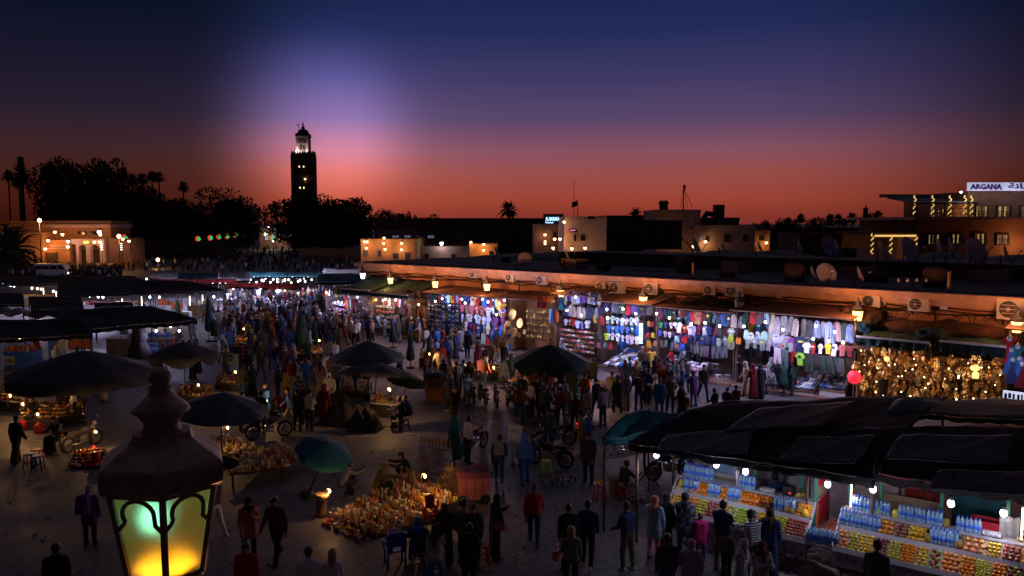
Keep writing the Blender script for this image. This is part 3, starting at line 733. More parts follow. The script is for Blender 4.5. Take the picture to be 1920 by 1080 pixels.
# light bars, ornaments and flags further down
EM('led_bar',(0.85,0.95,1.0),2.5)
for x,lb in((190.5,'stack of white light bars at the end of the gate house'),(227.5,'stack of white light bars beyond the gate house')):
 p=P(x,462,YG-0.8);o=ob('light_board',None,None,(p.x,p.y,0));tag(o,lb,'sign','stacked light bars')
 m=MB();m.tube([(0,0.15,0),(0,0.15,P(x,455,YG).z)],0.06,5,'iron');ob('pole',m.mesh('pole'),o)
 m=MB();m.box((0,0,0),(0.32,0.08,0.16),'led_bar');bm_=m.mesh('light_bar')
 for k in range(4):ob('light_bar',bm_,o,(0,0,P(x,456.5+3.8*k,YG).z))
EM('orn_red',(1.0,0.06,0.03),0.9);EM('orn_green',(0.05,0.9,0.25),0.7)
m=MB();m.tube([(0.5*cos(a),0,0.6*sin(a))for a in[R(d)for d in range(60,305,20)]],0.13,5,'orn_red');o_r=m.mesh('crescent')
m=MB();m.tube([(0.3*cos(a),0,0.3*sin(a))for a in[R(d)for d in range(0,361,72//2)]],0.16,5,'orn_green');o_g=m.mesh('star')
for i,(x,y)in enumerate(((371,448),(394,446),(410,444),(426,443),(441,441),(455,440),(466,439),(233,447),(542,440),(550,441),(556,440),(508,446))):
 Y=195+i*6 if i<7 else(150 if i==7 else 250)
 p=P(x,y,Y);o=ob('street_ornament',None,None,(p.x,Y,0))
 tag(o,('red and green lit crescent ornament on a pole, number %s along the avenue'%['one','two','three','four','five','six','seven'][i])if i<7 else('red and green lit ornament beside the gate house' if i==7 else 'red and green lit ornament at the distant gateway, '+['at its far end','second from its far end','third from its far end','at its near end'][i-8]),'ornament','lit crescent ornaments')
 m=MB();m.tube([(0.9,0,0),(0.9,0,p.z+1.2),(0,0,p.z+1.1)],0.07,5,'iron');ob('pole',m.mesh('pole'),o)
 ob('crescent',o_r,o,(0,0,p.z));ob('star',o_g,o,(0.25,0,p.z))
for i,(x,y,wt)in enumerate(((503,425,90),(497,438,60),(515,424,60),(552,427,40),(497,440,60),(530,440,40),(545,445,60),(512,452,60))):
 bulb_lamp(x,y,258,wt*2.0,'tiny %s lamp at the distant gateway, %s'%(('white','warm')[i%2],('topmost','at one edge','near the top','above the far arch','under the edge lamp','over the middle arch','low down','lowest')[i]),'bulb_white' if i%2==0 else 'bulb_warm',(1,0.85,0.6),0.28,'lamps at the distant gateway')
 # no-parking sign and parked van in front of the gate house
p=P(68,488,138);o=ob('traffic_sign',None,None,(p.x,138,0));tag(o,'round traffic sign on a thin post by the gate house','sign')
m=MB();m.tube([(0,0,0),(0,0,p.z)],0.05,5,'iron');ob('post',m.mesh('post'),o)
M('sign_red',(0.3,0.03,0.04),0.5)
m=MB();m.tube([(0,-0.05,0),(0,-0.1,0)],0.34,14,'sign_red',False);ob('disc',m.mesh('disc'),o,(0,0,p.z))
M('van_white',(0.62,0.62,0.66),0.35,0.08)
EM('tail_light',(1.0,0.05,0.03),2.0)
p=G(101,521);o=ob('parked_van',None,None,p,(0,0,R(4)));tag(o,'white minibus parked in front of the gate house','van')
m=MB();m.extrude([(-2.45,0.45),(2.3,0.45),(2.5,0.9),(2.35,1.25),(1.7,2.2),(-2.3,2.25),(-2.5,2.0),(-2.5,0.6)],1.8,'van_white');ob('body',m.mesh('body'),o)
m=MB()
for x,w in((-1.8,1.0),(-0.7,1.0),(0.45,1.0)):m.box((x,-0.92,1.65),(w,0.05,0.6),'glass_dark')
m.extrude([(1.1,1.35),(2.15,1.35),(1.65,1.98),(1.1,1.98)],1.86,'glass_dark');ob('window',m.mesh('window'),o)
m=MB();m.tube([(0,-0.1,0),(0,0.1,0)],0.36,14,'rubber',False);wh_=m.mesh('wheel')
m=MB();m.tube([(0,-0.13,0),(0,-0.09,0)],0.2,10,'steel',False);hub=m.mesh('rim')
for x in(-1.6,1.6):
 for y in(-0.85,0.85):
  k=ob('wheel',wh_,o,(x,y,0.36));ob('rim',hub,k)
m=MB();m.box((0,0,0),(0.08,0.25,0.18),'bulb_warm')
for y in(-0.65,0.65):ob('headlight',m.mesh('headlight'),o,(2.48,y,0.8))
m=MB();m.box((0,0,0),(0.08,0.2,0.35),'tail_light')
for y in(-0.7,0.7):ob('tail_light',m.mesh('tail_light'),o,(-2.51,y,1.0))
# ------------------------------------------------------------------ the long shop building: wall, cornice, roof
LW=62.0;ZW=5.3
shop=ob('shop_building',None,None,WA,(0,0,WROT));tag(shop,'long low terracotta shop building with a pale cornice along the square','building')
m=MB();m.box((LW/2-2,5.5,(ZW-0.6)/2),(LW,11,ZW-0.6),'plaster');ob('wall',m.mesh('wall'),shop)
M('cornice_paint',(0.50,0.30,0.21),0.8,0.25,2.0,bump=0.2)
m=MB();m.box((LW/2-2,5.4,ZW-0.45),(LW+0.2,11.4,0.3),'cornice_paint');m.box((LW/2-2,5.3,ZW-0.15),(LW+0.5,11.8,0.296),'cornice_paint');ob('cornice',m.mesh('cornice'),shop)
m=MB();m.box((LW/2-2,5.6,ZW+0.03),(LW,10.6,0.06),'roof_felt');ob('roof',m.mesh('roof'),shop)
m=MB()
for k in range(3):
 r_=random.Random(k);x=-1.5;pts=[]
 while x<LW-3:
  pts.append((x,-0.12-0.05*k,ZW-0.72-0.10*k+0.05*sin(x*1.7+k*2)+r_.uniform(-0.04,0.04)));x+=r_.uniform(0.5,1.1)
 m.tube(pts,0.028,4,'rubber')
m.tube([(33.4,-0.1,4.75),(34.1,-0.14,4.2),(35.2,-0.15,3.85),(36.5,-0.15,4.15),(37.8,-0.12,4.7)],0.03,5,'rubber')
q=ob('cable',m.mesh('cable'),shop);q['kind']='stuff'
# raised back part of the roof
s0,_=PW(1090,500,-9)
back=ob('upper_parapet',None,None,SW(0,0,0),(0,0,WROT));tag(back,'dark raised parapet wall across the shop roof','wall')
m=MB();m.box((s0+24,11.2,ZW+0.42),(50,4,0.9),'wall_dark');ob('wall',m.mesh('wall'),back)
m=MB();m.box((s0+24,11.2,ZW+0.91),(50.2,4.2,0.1),'roof_felt');ob('coping',m.mesh('coping'),back)
back2=ob('roof_ridge',None,None,SW(0,0,0),(0,0,WROT));tag(back2,'dark sloping roof ridge behind the satellite dishes','roof')
def ridge(u,v):
 s=-4+u*68;k=sin(pi*v)
 return(s,14+v*14,ZW-0.1+k*(0.9+0.35*sin(s*0.37)+0.2*sin(s*1.1))*min(1,0.25+u*1.6))
ob('roof',grid_sheet(ridge,70,6,0.1,'roof_felt','roof'),back2)
# satellite dishes
M('dish_paint',(0.5,0.46,0.5),0.6,0.2,3)
d=MB();d.lathe([(0.01,0),(0.3,0.045),(0.6,0.16),(0.62,0.17),(0.6,0.19),(0.3,0.075),(0.01,0.03)],18,'dish_paint');dish_m=d.mesh('reflector')
d=MB();d.tube([(0,-0.55,0.15),(0,-0.1,0.75)],0.02,5,'iron');d.box((0,-0.08,0.78),(0.08,0.08,0.16),'pale_paint');arm_m=d.mesh('feed_arm')
d=MB();d.tube([(0,0,-1.15),(0,0,0.0)],0.035,6,'iron');d.tube([(0,0,-0.1),(0.0,0.22,0.02)],0.03,5,'iron');dpole=d.mesh('pole')
for i,(x,y,oo,dia,yaw,lb)in enumerate(((983,502,-2.5,1.05,18,'pale satellite dish facing the square near the roof end'),(1060,505,-3,0.9,85,'thin satellite dish seen edge on, close to the pale one'),(928,500,-6,0.9,80,'tilted satellite dish beside the roof edge tarpaulin'),(1545,540,-1.0,1.1,10,'large round satellite dish above the wall cables'),(1519,537,-1.2,0.75,78,'small dish seen edge on, left of the large round one'),(1606,540,-1.2,0.85,75,'dish seen nearly edge on, right of the large round one'),(1300,492,-10,1.3,62,'big dark dish below the tall pale block'),(1352,492,-11,0.9,80,'narrow dish in front of the two window house'),(1420,490,-11,0.9,78,'narrow dish below the ochre house end'),(1495,500,-11,1.2,70,'leaning dish before the dim tumbledown house'),(1550,492,-13,1.5,30,'wide dark dish, middle of the roof cluster'),(1565,492,-12,1.1,72,'tilted dish just right of the wide dark one'),(1648,500,-10,1.3,76,'long tilted dish beside the pale pipe'),(1697,498,-10,1.7,36,'biggest grey dish, in front of the fairy lit wing'),(1755,497,-10,1.5,66,'leaning dish below the restaurant windows'),(1778,497,-10,1.5,60,'second leaning dish below the restaurant windows'),(1822,500,-9,1.6,24,'round dark blue dish below the restaurant'),(1880,504,-9,1.2,60,'last dish at the restaurant end of the roof'))):
 s,z=PW(x,y,oo);base=ZW+0.06 if oo>-9 else ZW+0.95
 zc=PW(x,y,oo)[1]
 pc=SW(s,oo,0);yc={0:490,3:522,4:523,5:526}.get(i,y-26);zc=PW(x,yc,oo)[1]
 o=ob('satellite_dish',None,None,(pc.x,pc.y,max(zc,base+0.5)),(0,0,R(yaw)));tag(o,lb,'satellite dish','satellite dishes on the shop roof')
 ob('reflector',dish_m,o,(0,-0.05,0),(R(68),0,0),None,dia/1.2);ob('feed_arm',arm_m,o,(0,-0.05,0),(R(68),0,0),None,dia/1.2)
 ob('pole',dpole,o,(0,0.12,0),scale=(1,1,max(0.4,(max(zc,base+0.5)-base)/1.15)))
 # roof clutter: pipes, aerials, tarpaulins
for i,(x,oo,hh,lb)in enumerate(((1299,-0.5,0.9,'short pipe at the roof edge below the tall pale block'),(1779,-0.6,0.95,'pale pipe at the roof edge above the last shops'),(1230,-5,0.7,'thin pipe standing on the dark roof'),(1660,-5,0.7,'rusty pipe on the dark roof by the dishes'))):
 s,z=PW(x,530,oo);pp=SW(s,oo,ZW+0.05)
 o=ob('roof_pipe',None,None,pp);tag(o,lb,'pipe')
 m=MB();m.tube([(0,0,0),(0,0,hh)],0.07,8,'cornice_paint');m.lathe([(0.1,hh-0.06),(0.1,hh)],8,'iron');ob('pipe',m.mesh('pipe'),o)
s,z=PW(1710,548,-0.4);o=ob('aerial',None,None,SW(s,-0.4,ZW+0.06));tag(o,'short roof aerial with four pale insulators','aerial')
m=MB();m.tube([(0,0,0),(0,0,0.45)],0.025,5,'iron');m.tube([(-0.7,0,0.32),(0.7,0,0.32)],0.02,5,'iron');ob('pole',m.mesh('pole'),o)
m=MB();m.lathe([(0.05,0),(0.07,0.05),(0.05,0.18)],7,'pale_paint')
for x in(-0.66,-0.22,0.22,0.66):ob('insulator',m.mesh('insulator'),o,(x,0,0.34))
# clutter left lying on the shop roof
r_=random.Random(31)
for i in range(16):
 x=900+62*i;s,z=PW(x,520,-4);kd=i%4;p=SW(s,r_.uniform(-7,-1.5),ZW+0.06);m=MB()
 if kd==0:m.box((0,0,0.2),(r_.uniform(.5,1.2),0.5,0.4),'wall_dark');nm,c='roof_box','box'
 elif kd==1:
  for k in range(4):m.box((0,0.16*k,0.04+0.01*k),(2.4,0.12,0.05),'wood',0.05*k)
  nm,c='plank_pile','planks'
 elif kd==2:m.lathe([(0.5,0),(0.55,0.1),(0.55,0.85),(0.3,1.0),(0.1,1.02)],12,'wall_dark');nm,c='water_tank','water tank'
 else:m.box((0,0,0.35),(1.8,0.12,0.7),'cornice_paint');m.box((0.84,0.5,0.35),(0.12,0.9,0.7),'cornice_paint');nm,c='roof_wall','wall'
 tag(ob(nm,m.mesh(nm),None,p,(0,0,WROT+r_.uniform(-.5,.5))),f'{("dark box", "pile of old planks", "small grey water tank", "low broken wall")[kd]} on the shop roof, {("near the roof end", "above the brass stall", "above the T-shirt stall", "by the lamp shop")[i // 4]}',c,'clutter on the shop roof')
 # air conditioners on the wall
M('ac_case',(0.52,0.46,0.42),0.6,0.12,3);M('ac_fan',(0.05,0.045,0.045),0.5)
m=MB();m.box((0,-0.28,0),(0.86,0.34,0.62),'ac_case');accase=m.mesh('case')
m=MB();m.tube([(-0.12,-0.45,0),(-0.12,-0.47,0)],0.25,16,'ac_fan',False);acfan=m.mesh('fan_grille')
m=MB();m.tube([(-0.12,-0.47,0),(-0.12,-0.49,0)],0.06,8,'ac_case',False)
for k in range(6):m.box((-0.12+0.14*cos(k*1.047),-0.476,0.14*sin(k*1.047)),(0.2,0.012,0.018),'ac_case',0)
achub=m.mesh('fan_hub')
m=MB()
for x in(-0.32,0.32):m.box((x,-0.2,-0.34),(0.05,0.42,0.05),'iron');m.box((x,-0.03,-0.42),(0.05,0.05,0.2),'iron')
acbr=m.mesh('bracket')
m=MB();m.tube([(0.4,-0.2,-0.1),(0.56,-0.12,-0.12),(0.62,-0.06,-0.5),(0.6,-0.04,-1.0)],0.03,5,'rubber');achose=m.mesh('hose')
for i,(x,y,sc,lb)in enumerate(((889,514,0.85,'first air conditioner along the wall, half in shadow'),(958,520,0.9,'air conditioner above the jersey stall'),(1017,525,0.95,'air conditioner with dark round fan above the brass stall'),(1128,537,0.85,'smaller of the paired air conditioners above the T-shirt stall'),(1159,539,1.15,'larger of the paired air conditioners above the T-shirt stall'),(1224,541,1.1,'air conditioner above a lantern and the coiled hose'),(1332,544,0.85,'smaller of two air conditioners above the middle clothes stall'),(1378,544,1.1,'larger of two air conditioners above the middle clothes stall'),(1635,563,1.0,'air conditioner left of the wall cable box'),(1724,570,1.05,'air conditioner with two drips of light below it'),(1903,579,1.45,'largest air conditioner, close to the last wall lantern'))):
 s,z=PW(x,y,0.25)
 proto=node('air_conditioner',None,kids=[node('case',accase),node('fan_grille',acfan,kids=[node('fan_hub',achub)]),node('bracket',acbr),node('hose',achose)])
 place(proto,SW(s,0.0,z),WROT,lb,'air conditioner','air conditioners on the shop wall',sc)
for x,y,lb in((908,522,'small grey meter box on the shop wall near the first air conditioners'),(1462,552,'pale junction box under the hanging wall cable'),(1655,564,'small cable box right of an air conditioner'),(1770,573,'pale meter box between two air conditioners')):
 s,z=PW(x,y,0.1);m=MB();m.box((0,-0.08,0),(0.32,0.16,0.36),'ac_case');m.box((0,-0.165,0.02),(0.24,0.012,0.26),'pale_paint')
 tag(ob('meter_box',m.mesh('meter_box'),None,SW(s,0,z),(0,0,WROT)),lb,'box','boxes on the shop wall')
 # rolled tarpaulins and brown awning covers along the top of the stalls
M('awning_brown',(0.11,0.055,0.035),0.9,0.4,2,bump=0.4)
for i,(xa,xb,ya,h,lb)in enumerate(((800,905,548,0.55,'brown bundled awning above the bag stall'),(940,1045,552,0.5,'brown bundled awning above the brass stall'),(1190,1275,566,0.6,'brown bundled awning tangled with cables'),(1275,1375,566,0.75,'long brown bundled awning above the middle clothes stall'),(1375,1450,574,0.65,'brown bundled awning beside the unlit lantern'),(1450,1570,590,0.7,'brown bundled awning above the striped ponchos'),(1568,1660,590,0.95,'tall brown bulging awning behind a lit lantern'),(1660,1900,612,0.8,'long brown bundled awning above the lamp shop'))):
 s0,z0=PW(xa,ya,1.0);s1,z1=PW(xb,ya+(xb-xa)*0.055,1.0);L=s1-s0
 ph=i*1.7
 def fn(u,v,L=L,h=h,ph=ph):
  a=v*2*pi;e=max(0.02,(sin(pi*u))**0.45)
  rr=h*0.5*e*(1+0.22*sin(u*17+ph)*sin(a*2+ph)+0.12*sin(u*31+a*3))
  return(u*L,cos(a)*rr*1.4,sin(a)*rr)
 zm=(z0+PW(xb,ya+(xb-xa)*0.055,1.0)[1])/2
 q=ob('awning_bundle',grid_sheet(fn,40,14,0.0,'awning_brown','awning_bundle'),None,SW(s0,1.0,zm),(0,0,WROT));tag(q,lb,'awning','bundled awnings above the stalls')
 # wrought iron scrolls
m=MB()
for sx in(-1,1):
 m.tube([(sx*(0.05+0.05*t)*1.0+sx*0.35*(1-cos(t*0.5))*0.5,0,0.32*sin(t*0.7)*(1-t/14)+0.1*t*0.6)for t in range(0,9)],0.02,5,'iron')
 m.tube([(sx*(0.55-0.16*(1-k/14)*cos(k*0.7)),0,0.14+0.16*(1-k/14)*sin(k*0.7))for k in range(13)],0.018,5,'iron')
m.tube([(-0.85,0,0),(0.85,0,0)],0.02,5,'iron');scr=m.mesh('iron_scroll')
for x,y,lb in((1382-140,577,'wrought iron scroll amid cables'),(1445,584,'wrought iron scroll over the middle clothes stall'),(1676,592,'wrought iron scroll on the wall beside the brown bulge'),(1822,602,'wrought iron scroll above the lamp shop')):
 s,z=PW(x,y,0.5);tag(ob('iron_scroll',scr,None,SW(s,0.5,z-0.1),(0,0,WROT)),lb,'ironwork','wrought iron scrolls on the shop wall')
 # tangle of cables above the T-shirt stall
m=MB();r_=random.Random(4)
for k in range(22):
 x=r_.uniform(0,5);m.tube([(x,0,r_.uniform(0,.3)),(x+r_.uniform(.3,1.2),r_.uniform(-.2,.2),r_.uniform(0.2,.8)),(x+r_.uniform(.8,2.4),0,r_.uniform(0,.4))],0.022,4,'iron')
s,z=PW(1235,575,1.6);tag(ob('cable_tangle',m.mesh('cable_tangle'),None,SW(s-1.5,1.6,z),(0,0,WROT)),'tangle of loose black cables over the T-shirt stall','cables',None,'stuff')
# ------------------------------------------------------------------ garments and goods (shared meshes, coloured per object)
def G_ext(name,poly,t=0.05,bulge=0.03,mat='cloth',kx=1.0):
 m=MB();m.extrude([(x*kx,z)for x,z in poly],t,MATS[mat],bulge);return m.mesh(name)
TEE=G_ext('shirt',[(-0.25,-0.68),(0.25,-0.68),(0.24,-0.28),(0.36,-0.34),(0.42,-0.2),(0.22,-0.03),(0.09,0),(0,-0.05),(-0.09,0),(-0.22,-0.03),(-0.42,-0.2),(-0.36,-0.34),(-0.24,-0.28)],kx=0.6)
JKT=G_ext('jacket',[(-0.27,-0.74),(0.27,-0.74),(0.26,-0.3),(0.3,-0.66),(0.41,-0.64),(0.37,-0.15),(0.22,-0.02),(0.1,0.03),(0,0),(-0.1,0.03),(-0.22,-0.02),(-0.37,-0.15),(-0.41,-0.64),(-0.3,-0.66),(-0.26,-0.3)],0.09,0.05,kx=0.6)
PON=G_ext('poncho',[(-0.34,-0.95),(-0.1,-0.9),(0.12,-0.97),(0.34,-0.93),(0.32,-0.3),(0.2,-0.03),(0,0.02),(-0.2,-0.03),(-0.32,-0.3)],0.08,0.06,kx=0.62)
TRO=G_ext('trousers',[(-0.2,0),(0.2,0),(0.23,-0.95),(0.06,-0.97),(0.0,-0.4),(-0.06,-0.97),(-0.23,-0.95)],0.06,0.0)
DRS=G_ext('dress',[(-0.16,0),(0.16,0),(0.3,-0.12),(0.26,-0.26),(0.17,-0.2),(0.16,-0.5),(0.34,-1.35),(-0.34,-1.35),(-0.16,-0.5),(-0.17,-0.2),(-0.26,-0.26),(-0.3,-0.12)],0.1,0.06)
SCF=G_ext('scarf',[(-0.1,0),(0.1,0),(0.12,-0.9),(0.05,-0.94),(-0.12,-0.9)],0.04,0.02)
m=MB();m.box((0,0,0),(0.34,0.14,0.24),'gloss',taper=0.85);m.tube([(-0.12,0,0.1),(-0.09,0,0.24),(0.09,0,0.24),(0.12,0,0.1)],0.012,4,'gloss');m.box((0,-0.075,0.04),(0.3,0.012,0.1),'steel');BAG=m.mesh('handbag')
m=MB();m.box((0,0,0),(0.32,0.2,0.42),'cloth',taper=0.8);m.box((0,-0.13,-0.06),(0.24,0.07,0.2),'cloth',taper=0.9);m.tube([(-0.05,0,0.2),(0,0,0.26),(0.05,0,0.2)],0.015,4,'cloth');PAK=m.mesh('backpack')
m=MB()
for k in range(2):m.box((0,0,0.03+0.055*k),(0.34-0.02*k,0.3-0.015*k,0.05),'cloth',0.05*k)
FOL=m.mesh('folded_garment')
m=MB();m.lathe([(0.11,0),(0.115,0.06),(0.085,0.12),(0.01,0.145)],10,'cloth');m.box((0,-0.14,0.01),(0.16,0.12,0.015),'cloth');CAP=m.mesh('cap')
m=MB();m.extrude([(-0.13,0),(0.12,0),(0.14,0.03),(0.05,0.06),(-0.02,0.09),(-0.12,0.08)],0.085,'gloss',0.008);SHO=m.mesh('shoe')
m=MB();m.tube([(0,0,0),(0,0,0.06),(0.02,0,0.09)],0.008,4,'steel');HANG=m.mesh('hanger_hook')
PRT=[]
for q in([(-0.07,-0.3),(0.07,-0.3),(0.09,-0.2),(0,-0.14),(-0.09,-0.2)],[(-0.1,-0.24),(0.1,-0.24),(0.1,-0.17),(-0.1,-0.17)]):m=MB();m.extrude(q,0.19,'plain');PRT.append(m.mesh('print'))
for nm,a,b,sc,ax in(('poncho_grey',(0.36,0.33,0.32),(0.07,0.06,0.07),5.0,'X'),('poncho_brown',(0.5,0.42,0.34),(0.14,0.07,0.04),6.0,'X'),('poncho_blue',(0.04,0.09,0.22),(0.4,0.4,0.45),5.0,'X'),('poncho_red',(0.32,0.05,0.06),(0.5,0.45,0.42),5.0,'X'),('club_stripes',(0.03,0.04,0.25),(0.35,0.02,0.06),4.0,'X'),('print_white',(0.6,0.6,0.6),(0.1,0.1,0.2),3.0,'Z')):
 PAT(nm,a,b,'wave',sc,axis=ax,thr=0.55)
KIND={'shirt':TEE,'jacket':JKT,'poncho':PON,'trousers':TRO,'dress':DRS,'scarf':SCF,'handbag':BAG,'backpack':PAK,'cap':CAP}
PVAR={}
def patterned(kind,pat):
 if(kind,pat)not in PVAR:
  me=KIND[kind].copy();me.materials.clear();me.materials.append(MATS[pat]);PVAR[(kind,pat)]=me
 return PVAR[(kind,pat)]
PNAMES={'poncho_grey':'grey striped','poncho_brown':'brown striped','poncho_blue':'blue and white striped','poncho_red':'red striped','club_stripes':'blue and red striped','print_white':'white printed'}
WORD={'shirt':'T-shirt','jacket':'jacket','poncho':'poncho','trousers':'pair of trousers','dress':'dress','scarf':'scarf','handbag':'handbag','backpack':'backpack','cap':'cap'}
def goods_row(stall,row,xa,xb,ya,kind,cols,step,o=2.2,k=1.0,jit=0.15,yaw=38,hook=True):
 step*=0.86;k*=0.88;s,z=PW(xa,ya,o);s1,_=PW(xb,ya,o);n=max(1,int(round((s1-s)/step)))
 pick=[cols[(i*7+i//len(cols)+len(row))%len(cols)]for i in range(n)]if jit else[cols[i%len(cols)]for i in range(n)]
 for i,c in enumerate(pick):
  nm=PNAMES.get(c,c);lft=PNAMES.get(pick[i-1],pick[i-1])if i else None;rgt=PNAMES.get(pick[i+1],pick[i+1])if i+1<n else None
  if lft and rgt:w=f'{nm} {WORD[kind]} between {lft} and {rgt} ones, {row} row of the {stall}'
  elif rgt:w=f'{nm} {WORD[kind]} first in the {row} row of the {stall}'
  else:w=f'{nm} {WORD[kind]} last in the {row} row of the {stall}'
  w=' '.join(w.split()[:16])
  me=patterned(kind,c)if c in PNAMES else KIND[kind]
  rz=WROT+R(rnd.uniform(-yaw,yaw));kk=k*rnd.uniform(0.84,1.14)
  col=None if c in PNAMES else tuple(min(0.8,v*rnd.uniform(0.55,0.95))for v in COLORS[c])
  t=ob(kind,me,None,SW(s+(i+0.5)*(s1-s)/n,o+rnd.uniform(-jit,jit),z+rnd.uniform(-0.07,0.05)),(R(rnd.uniform(-9,9)),R(rnd.uniform(-6,6)),rz),col,kk)
  tag(t,w,{'handbag':'bag','backpack':'bag'}.get(kind,kind),f'{kind}s of the {stall}' if kind!='trousers' else f'trousers of the {stall}')
  if kind in('shirt','jacket')and i%3:ob('print',PRT[(i+len(row))%2],t,(0,0,0),color=COLORS[['white','navy','red','yellow','black'][(i*3+len(row))%5]])
  if hook and kind in('shirt','jacket','poncho','dress'):ob('hanger_hook',HANG,t)
LV=(0.62,0.6,1.0)
BULB=MB();BULB.ball((0,0,0),(0.05,0.05,0.06),'bulb_white',8,6);BULBW=BULB.mesh('bulb')
BULB=MB();BULB.ball((0,0,0),(0.05,0.05,0.06),'bulb_warm',8,6);BULBY=BULB.mesh('bulb')
m=MB();m.tube([(0,0,0.05),(0,0,0.13)],[0.03,0.022],6,'iron');SOCK=m.mesh('socket')
m=MB();m.tube([(0,0,0.12),(0.01,0,0.5)],0.008,4,'rubber');CORD=m.mesh('cord')
def bulb_at(loc,label,group,watt=0,warm=False,k=1.0,rgb=None,dz=0.14,out=0.0):
 o=ob('light_bulb',BULBY if warm else BULBW,None,loc,scale=k);tag(o,label,'light bulb',group)
 ob('socket',SOCK,o);ob('cord',CORD,o)
 if watt:lamp(Vector(loc)-Vector((0,0,dz*k))+WN*out,watt,rgb or((1.0,0.6,0.25)if warm else LV),0.05)
def stall_box(name,label,xa,xb,ztop,o1=2.3,back='wall_dark',floor=0.14,roofmat='awning_brown',rail=True):
 s0,_=PW(xa,640,o1);s1,_=PW(xb,640,o1);w=s1-s0
 o=ob('market_stall',None,None,SW(s0,0,0),(0,0,WROT));tag(o,label,'market stall','stalls along the shop wall')
 M_=lambda nm,c,sz,mt,rx=0:ob(nm,(lambda q:(q.box(c,sz,MATS[mt],0,rx),q.mesh(nm))[1])(MB()),o)
 M_('back_wall',(w/2,-0.35,ztop/2),(w,0.1,ztop),back)
 M_('platform',(w/2,-o1/2-0.2,floor/2),(w-0.04,o1-0.1,floor),'wall_dusk')
 for x in(0.03,w-0.03):M_('partition',(x,-1.2,ztop/2+floor),(0.06,1.6,ztop-2*floor),back)
 M_('roof',(w/2,-o1/2-0.1,ztop+0.22),(w+0.1,o1+0.5,0.05),roofmat,R(7))
 if rail:
  q=MB();q.tube([(0,-o1,ztop),(w,-o1,ztop)],0.025,6,'steel')
  ob('rail',q.mesh('rail'),o)
 return o,s0,w
def z_of(x,y,o):return PW(x,y,o)[1]
DARKS=['black','charcoal','navy','grey','dark green','maroon','purple']
TEES=['white','light blue','red','navy','blue','pale grey','green','lilac','charcoal','salmon']
# jersey and bag stall
stall_box('jersey','wide white lit stall of football jerseys and black handbags',800,948,z_of(805,549,2.3))
for r,(y,nm)in enumerate(((562,'first'),(571,'second'),(580,'third'),(589,'fourth'),(598,'fifth'),(607,'sixth'),(616,'seventh'))):
 goods_row('bag wall',nm,802,836,y,'handbag',['black','charcoal','black','navy','grey'],0.42,2.1,0.95,0.04,8)
 if r<6:goods_row('second bag wall',nm,840,862,y+2,'handbag',['black','navy','charcoal','black'],0.42,2.1,0.95,0.04,8)
goods_row('jersey stall','top',803,948,549,'shirt',['red','navy','yellow','blue','red','white','light blue','dark green','blue','red'],0.38,2.3,0.95)
goods_row('jersey stall','second',862,946,569,'shirt',['white','navy','red','hot pink','white','light blue','pink'],0.46,2.1,1.0)
goods_row('jersey stall','third',864,946,587,'shirt',['navy','white','pink','red','charcoal','white','club_stripes'],0.46,2.15,1.0)
goods_row('jersey stall','fourth',864,946,603,'shirt',['charcoal','white','navy','red','blue','pale grey'],0.46,2.2,1.0)
goods_row('jersey stall','bottom',862,940,619,'trousers',['navy','charcoal','blue','grey','black','white'],0.5,2.2,0.85)
# brass stall
stall_box('brass','narrow golden lit stall of brass trays and lamps',950,1036,z_of(950,560,2.3),back='wall_ochre')
TR=MB();TR.lathe([(0.02,0.02),(0.2,0.0),(0.22,0.02),(0.42,0.0),(0.45,0.03),(0.5,0.05),(0.5,0.065),(0.44,0.05),(0.02,0.035)],24,'brass');TRAY=TR.mesh('brass_tray')
for i,(x,y,r)in enumerate(((963,589,10.5),(977,606,9.5),(954,607,6.5),(966,624,8),(955,622,5),(962,637,7.5),(975,628,5),(985,622,5),(955,640,5))):
 s,z=PW(x,y,2.25);t=ob('brass_tray',TRAY,None,SW(s,2.3+0.03*(i%3),z),(R(82),0,WROT+R(rnd.uniform(-12,8))),None,r/28.5/0.5*0.5*1.9)
 tag(t,('largest round brass tray at the top of the brass stall','big round brass tray below the largest one','brass tray left of the second big one','brass tray low in the middle of the brass stall','small brass tray low beside the jersey stall','lowest big brass tray near the ground','small brass tray near a shelf edge','smallest brass tray by the bottom shelf','tiny brass tray by the ground at the stall edge')[i],'tray','brass trays of the brass stall')
V1=MB();V1.lathe([(0.06,0),(0.13,0.06),(0.15,0.16),(0.05,0.26),(0.04,0.32),(0.07,0.36)],12,'brass');V1=V1.mesh('brass_vase')
V2=MB();V2.lathe([(0.05,0),(0.14,0.03),(0.16,0.12),(0.09,0.2),(0.02,0.27),(0.03,0.3),(0.005,0.34)],12,'brass');V2.tube([(0.13,0,0.1),(0.2,0,0.13),(0.24,0,0.22)],[0.025,0.02,0.012],6,'brass');V2=V2.mesh('brass_teapot')
for r,y in enumerate((585,597,609,621,633)):
 s,z=PW(986,y,2.0);s1,_=PW(1032,y,2.0)
 q=ob('shelf',None,None,SW(s,2.0,z),(0,0,WROT));tag(q,'wooden display shelf, number %s from the top in the brass stall'%('one','two','three','four','five')[r],'shelf','shelves of the brass stall')
 m=MB();m.box(((s1-s)/2,0.1,-0.02),(s1-s,0.34,0.03),'wood');ob('board',m.mesh('board'),q)
 for k in range(7):
  t=ob('brass_vase' if(k+r)%2 else 'brass_teapot',V1 if(k+r)%2 else V2,None,SW(s+(s1-s)*(k+0.5)/7,1.95,z-0.004),(0,0,k*1.3),None,rnd.uniform(0.7,1.0))
  tag(t,'shining brass %s on shelf %s of the brass stall'%('vase' if(k+r)%2 else 'teapot',('one','two','three','four','five')[r]),'vase' if(k+r)%2 else 'teapot','brassware on the shelves')
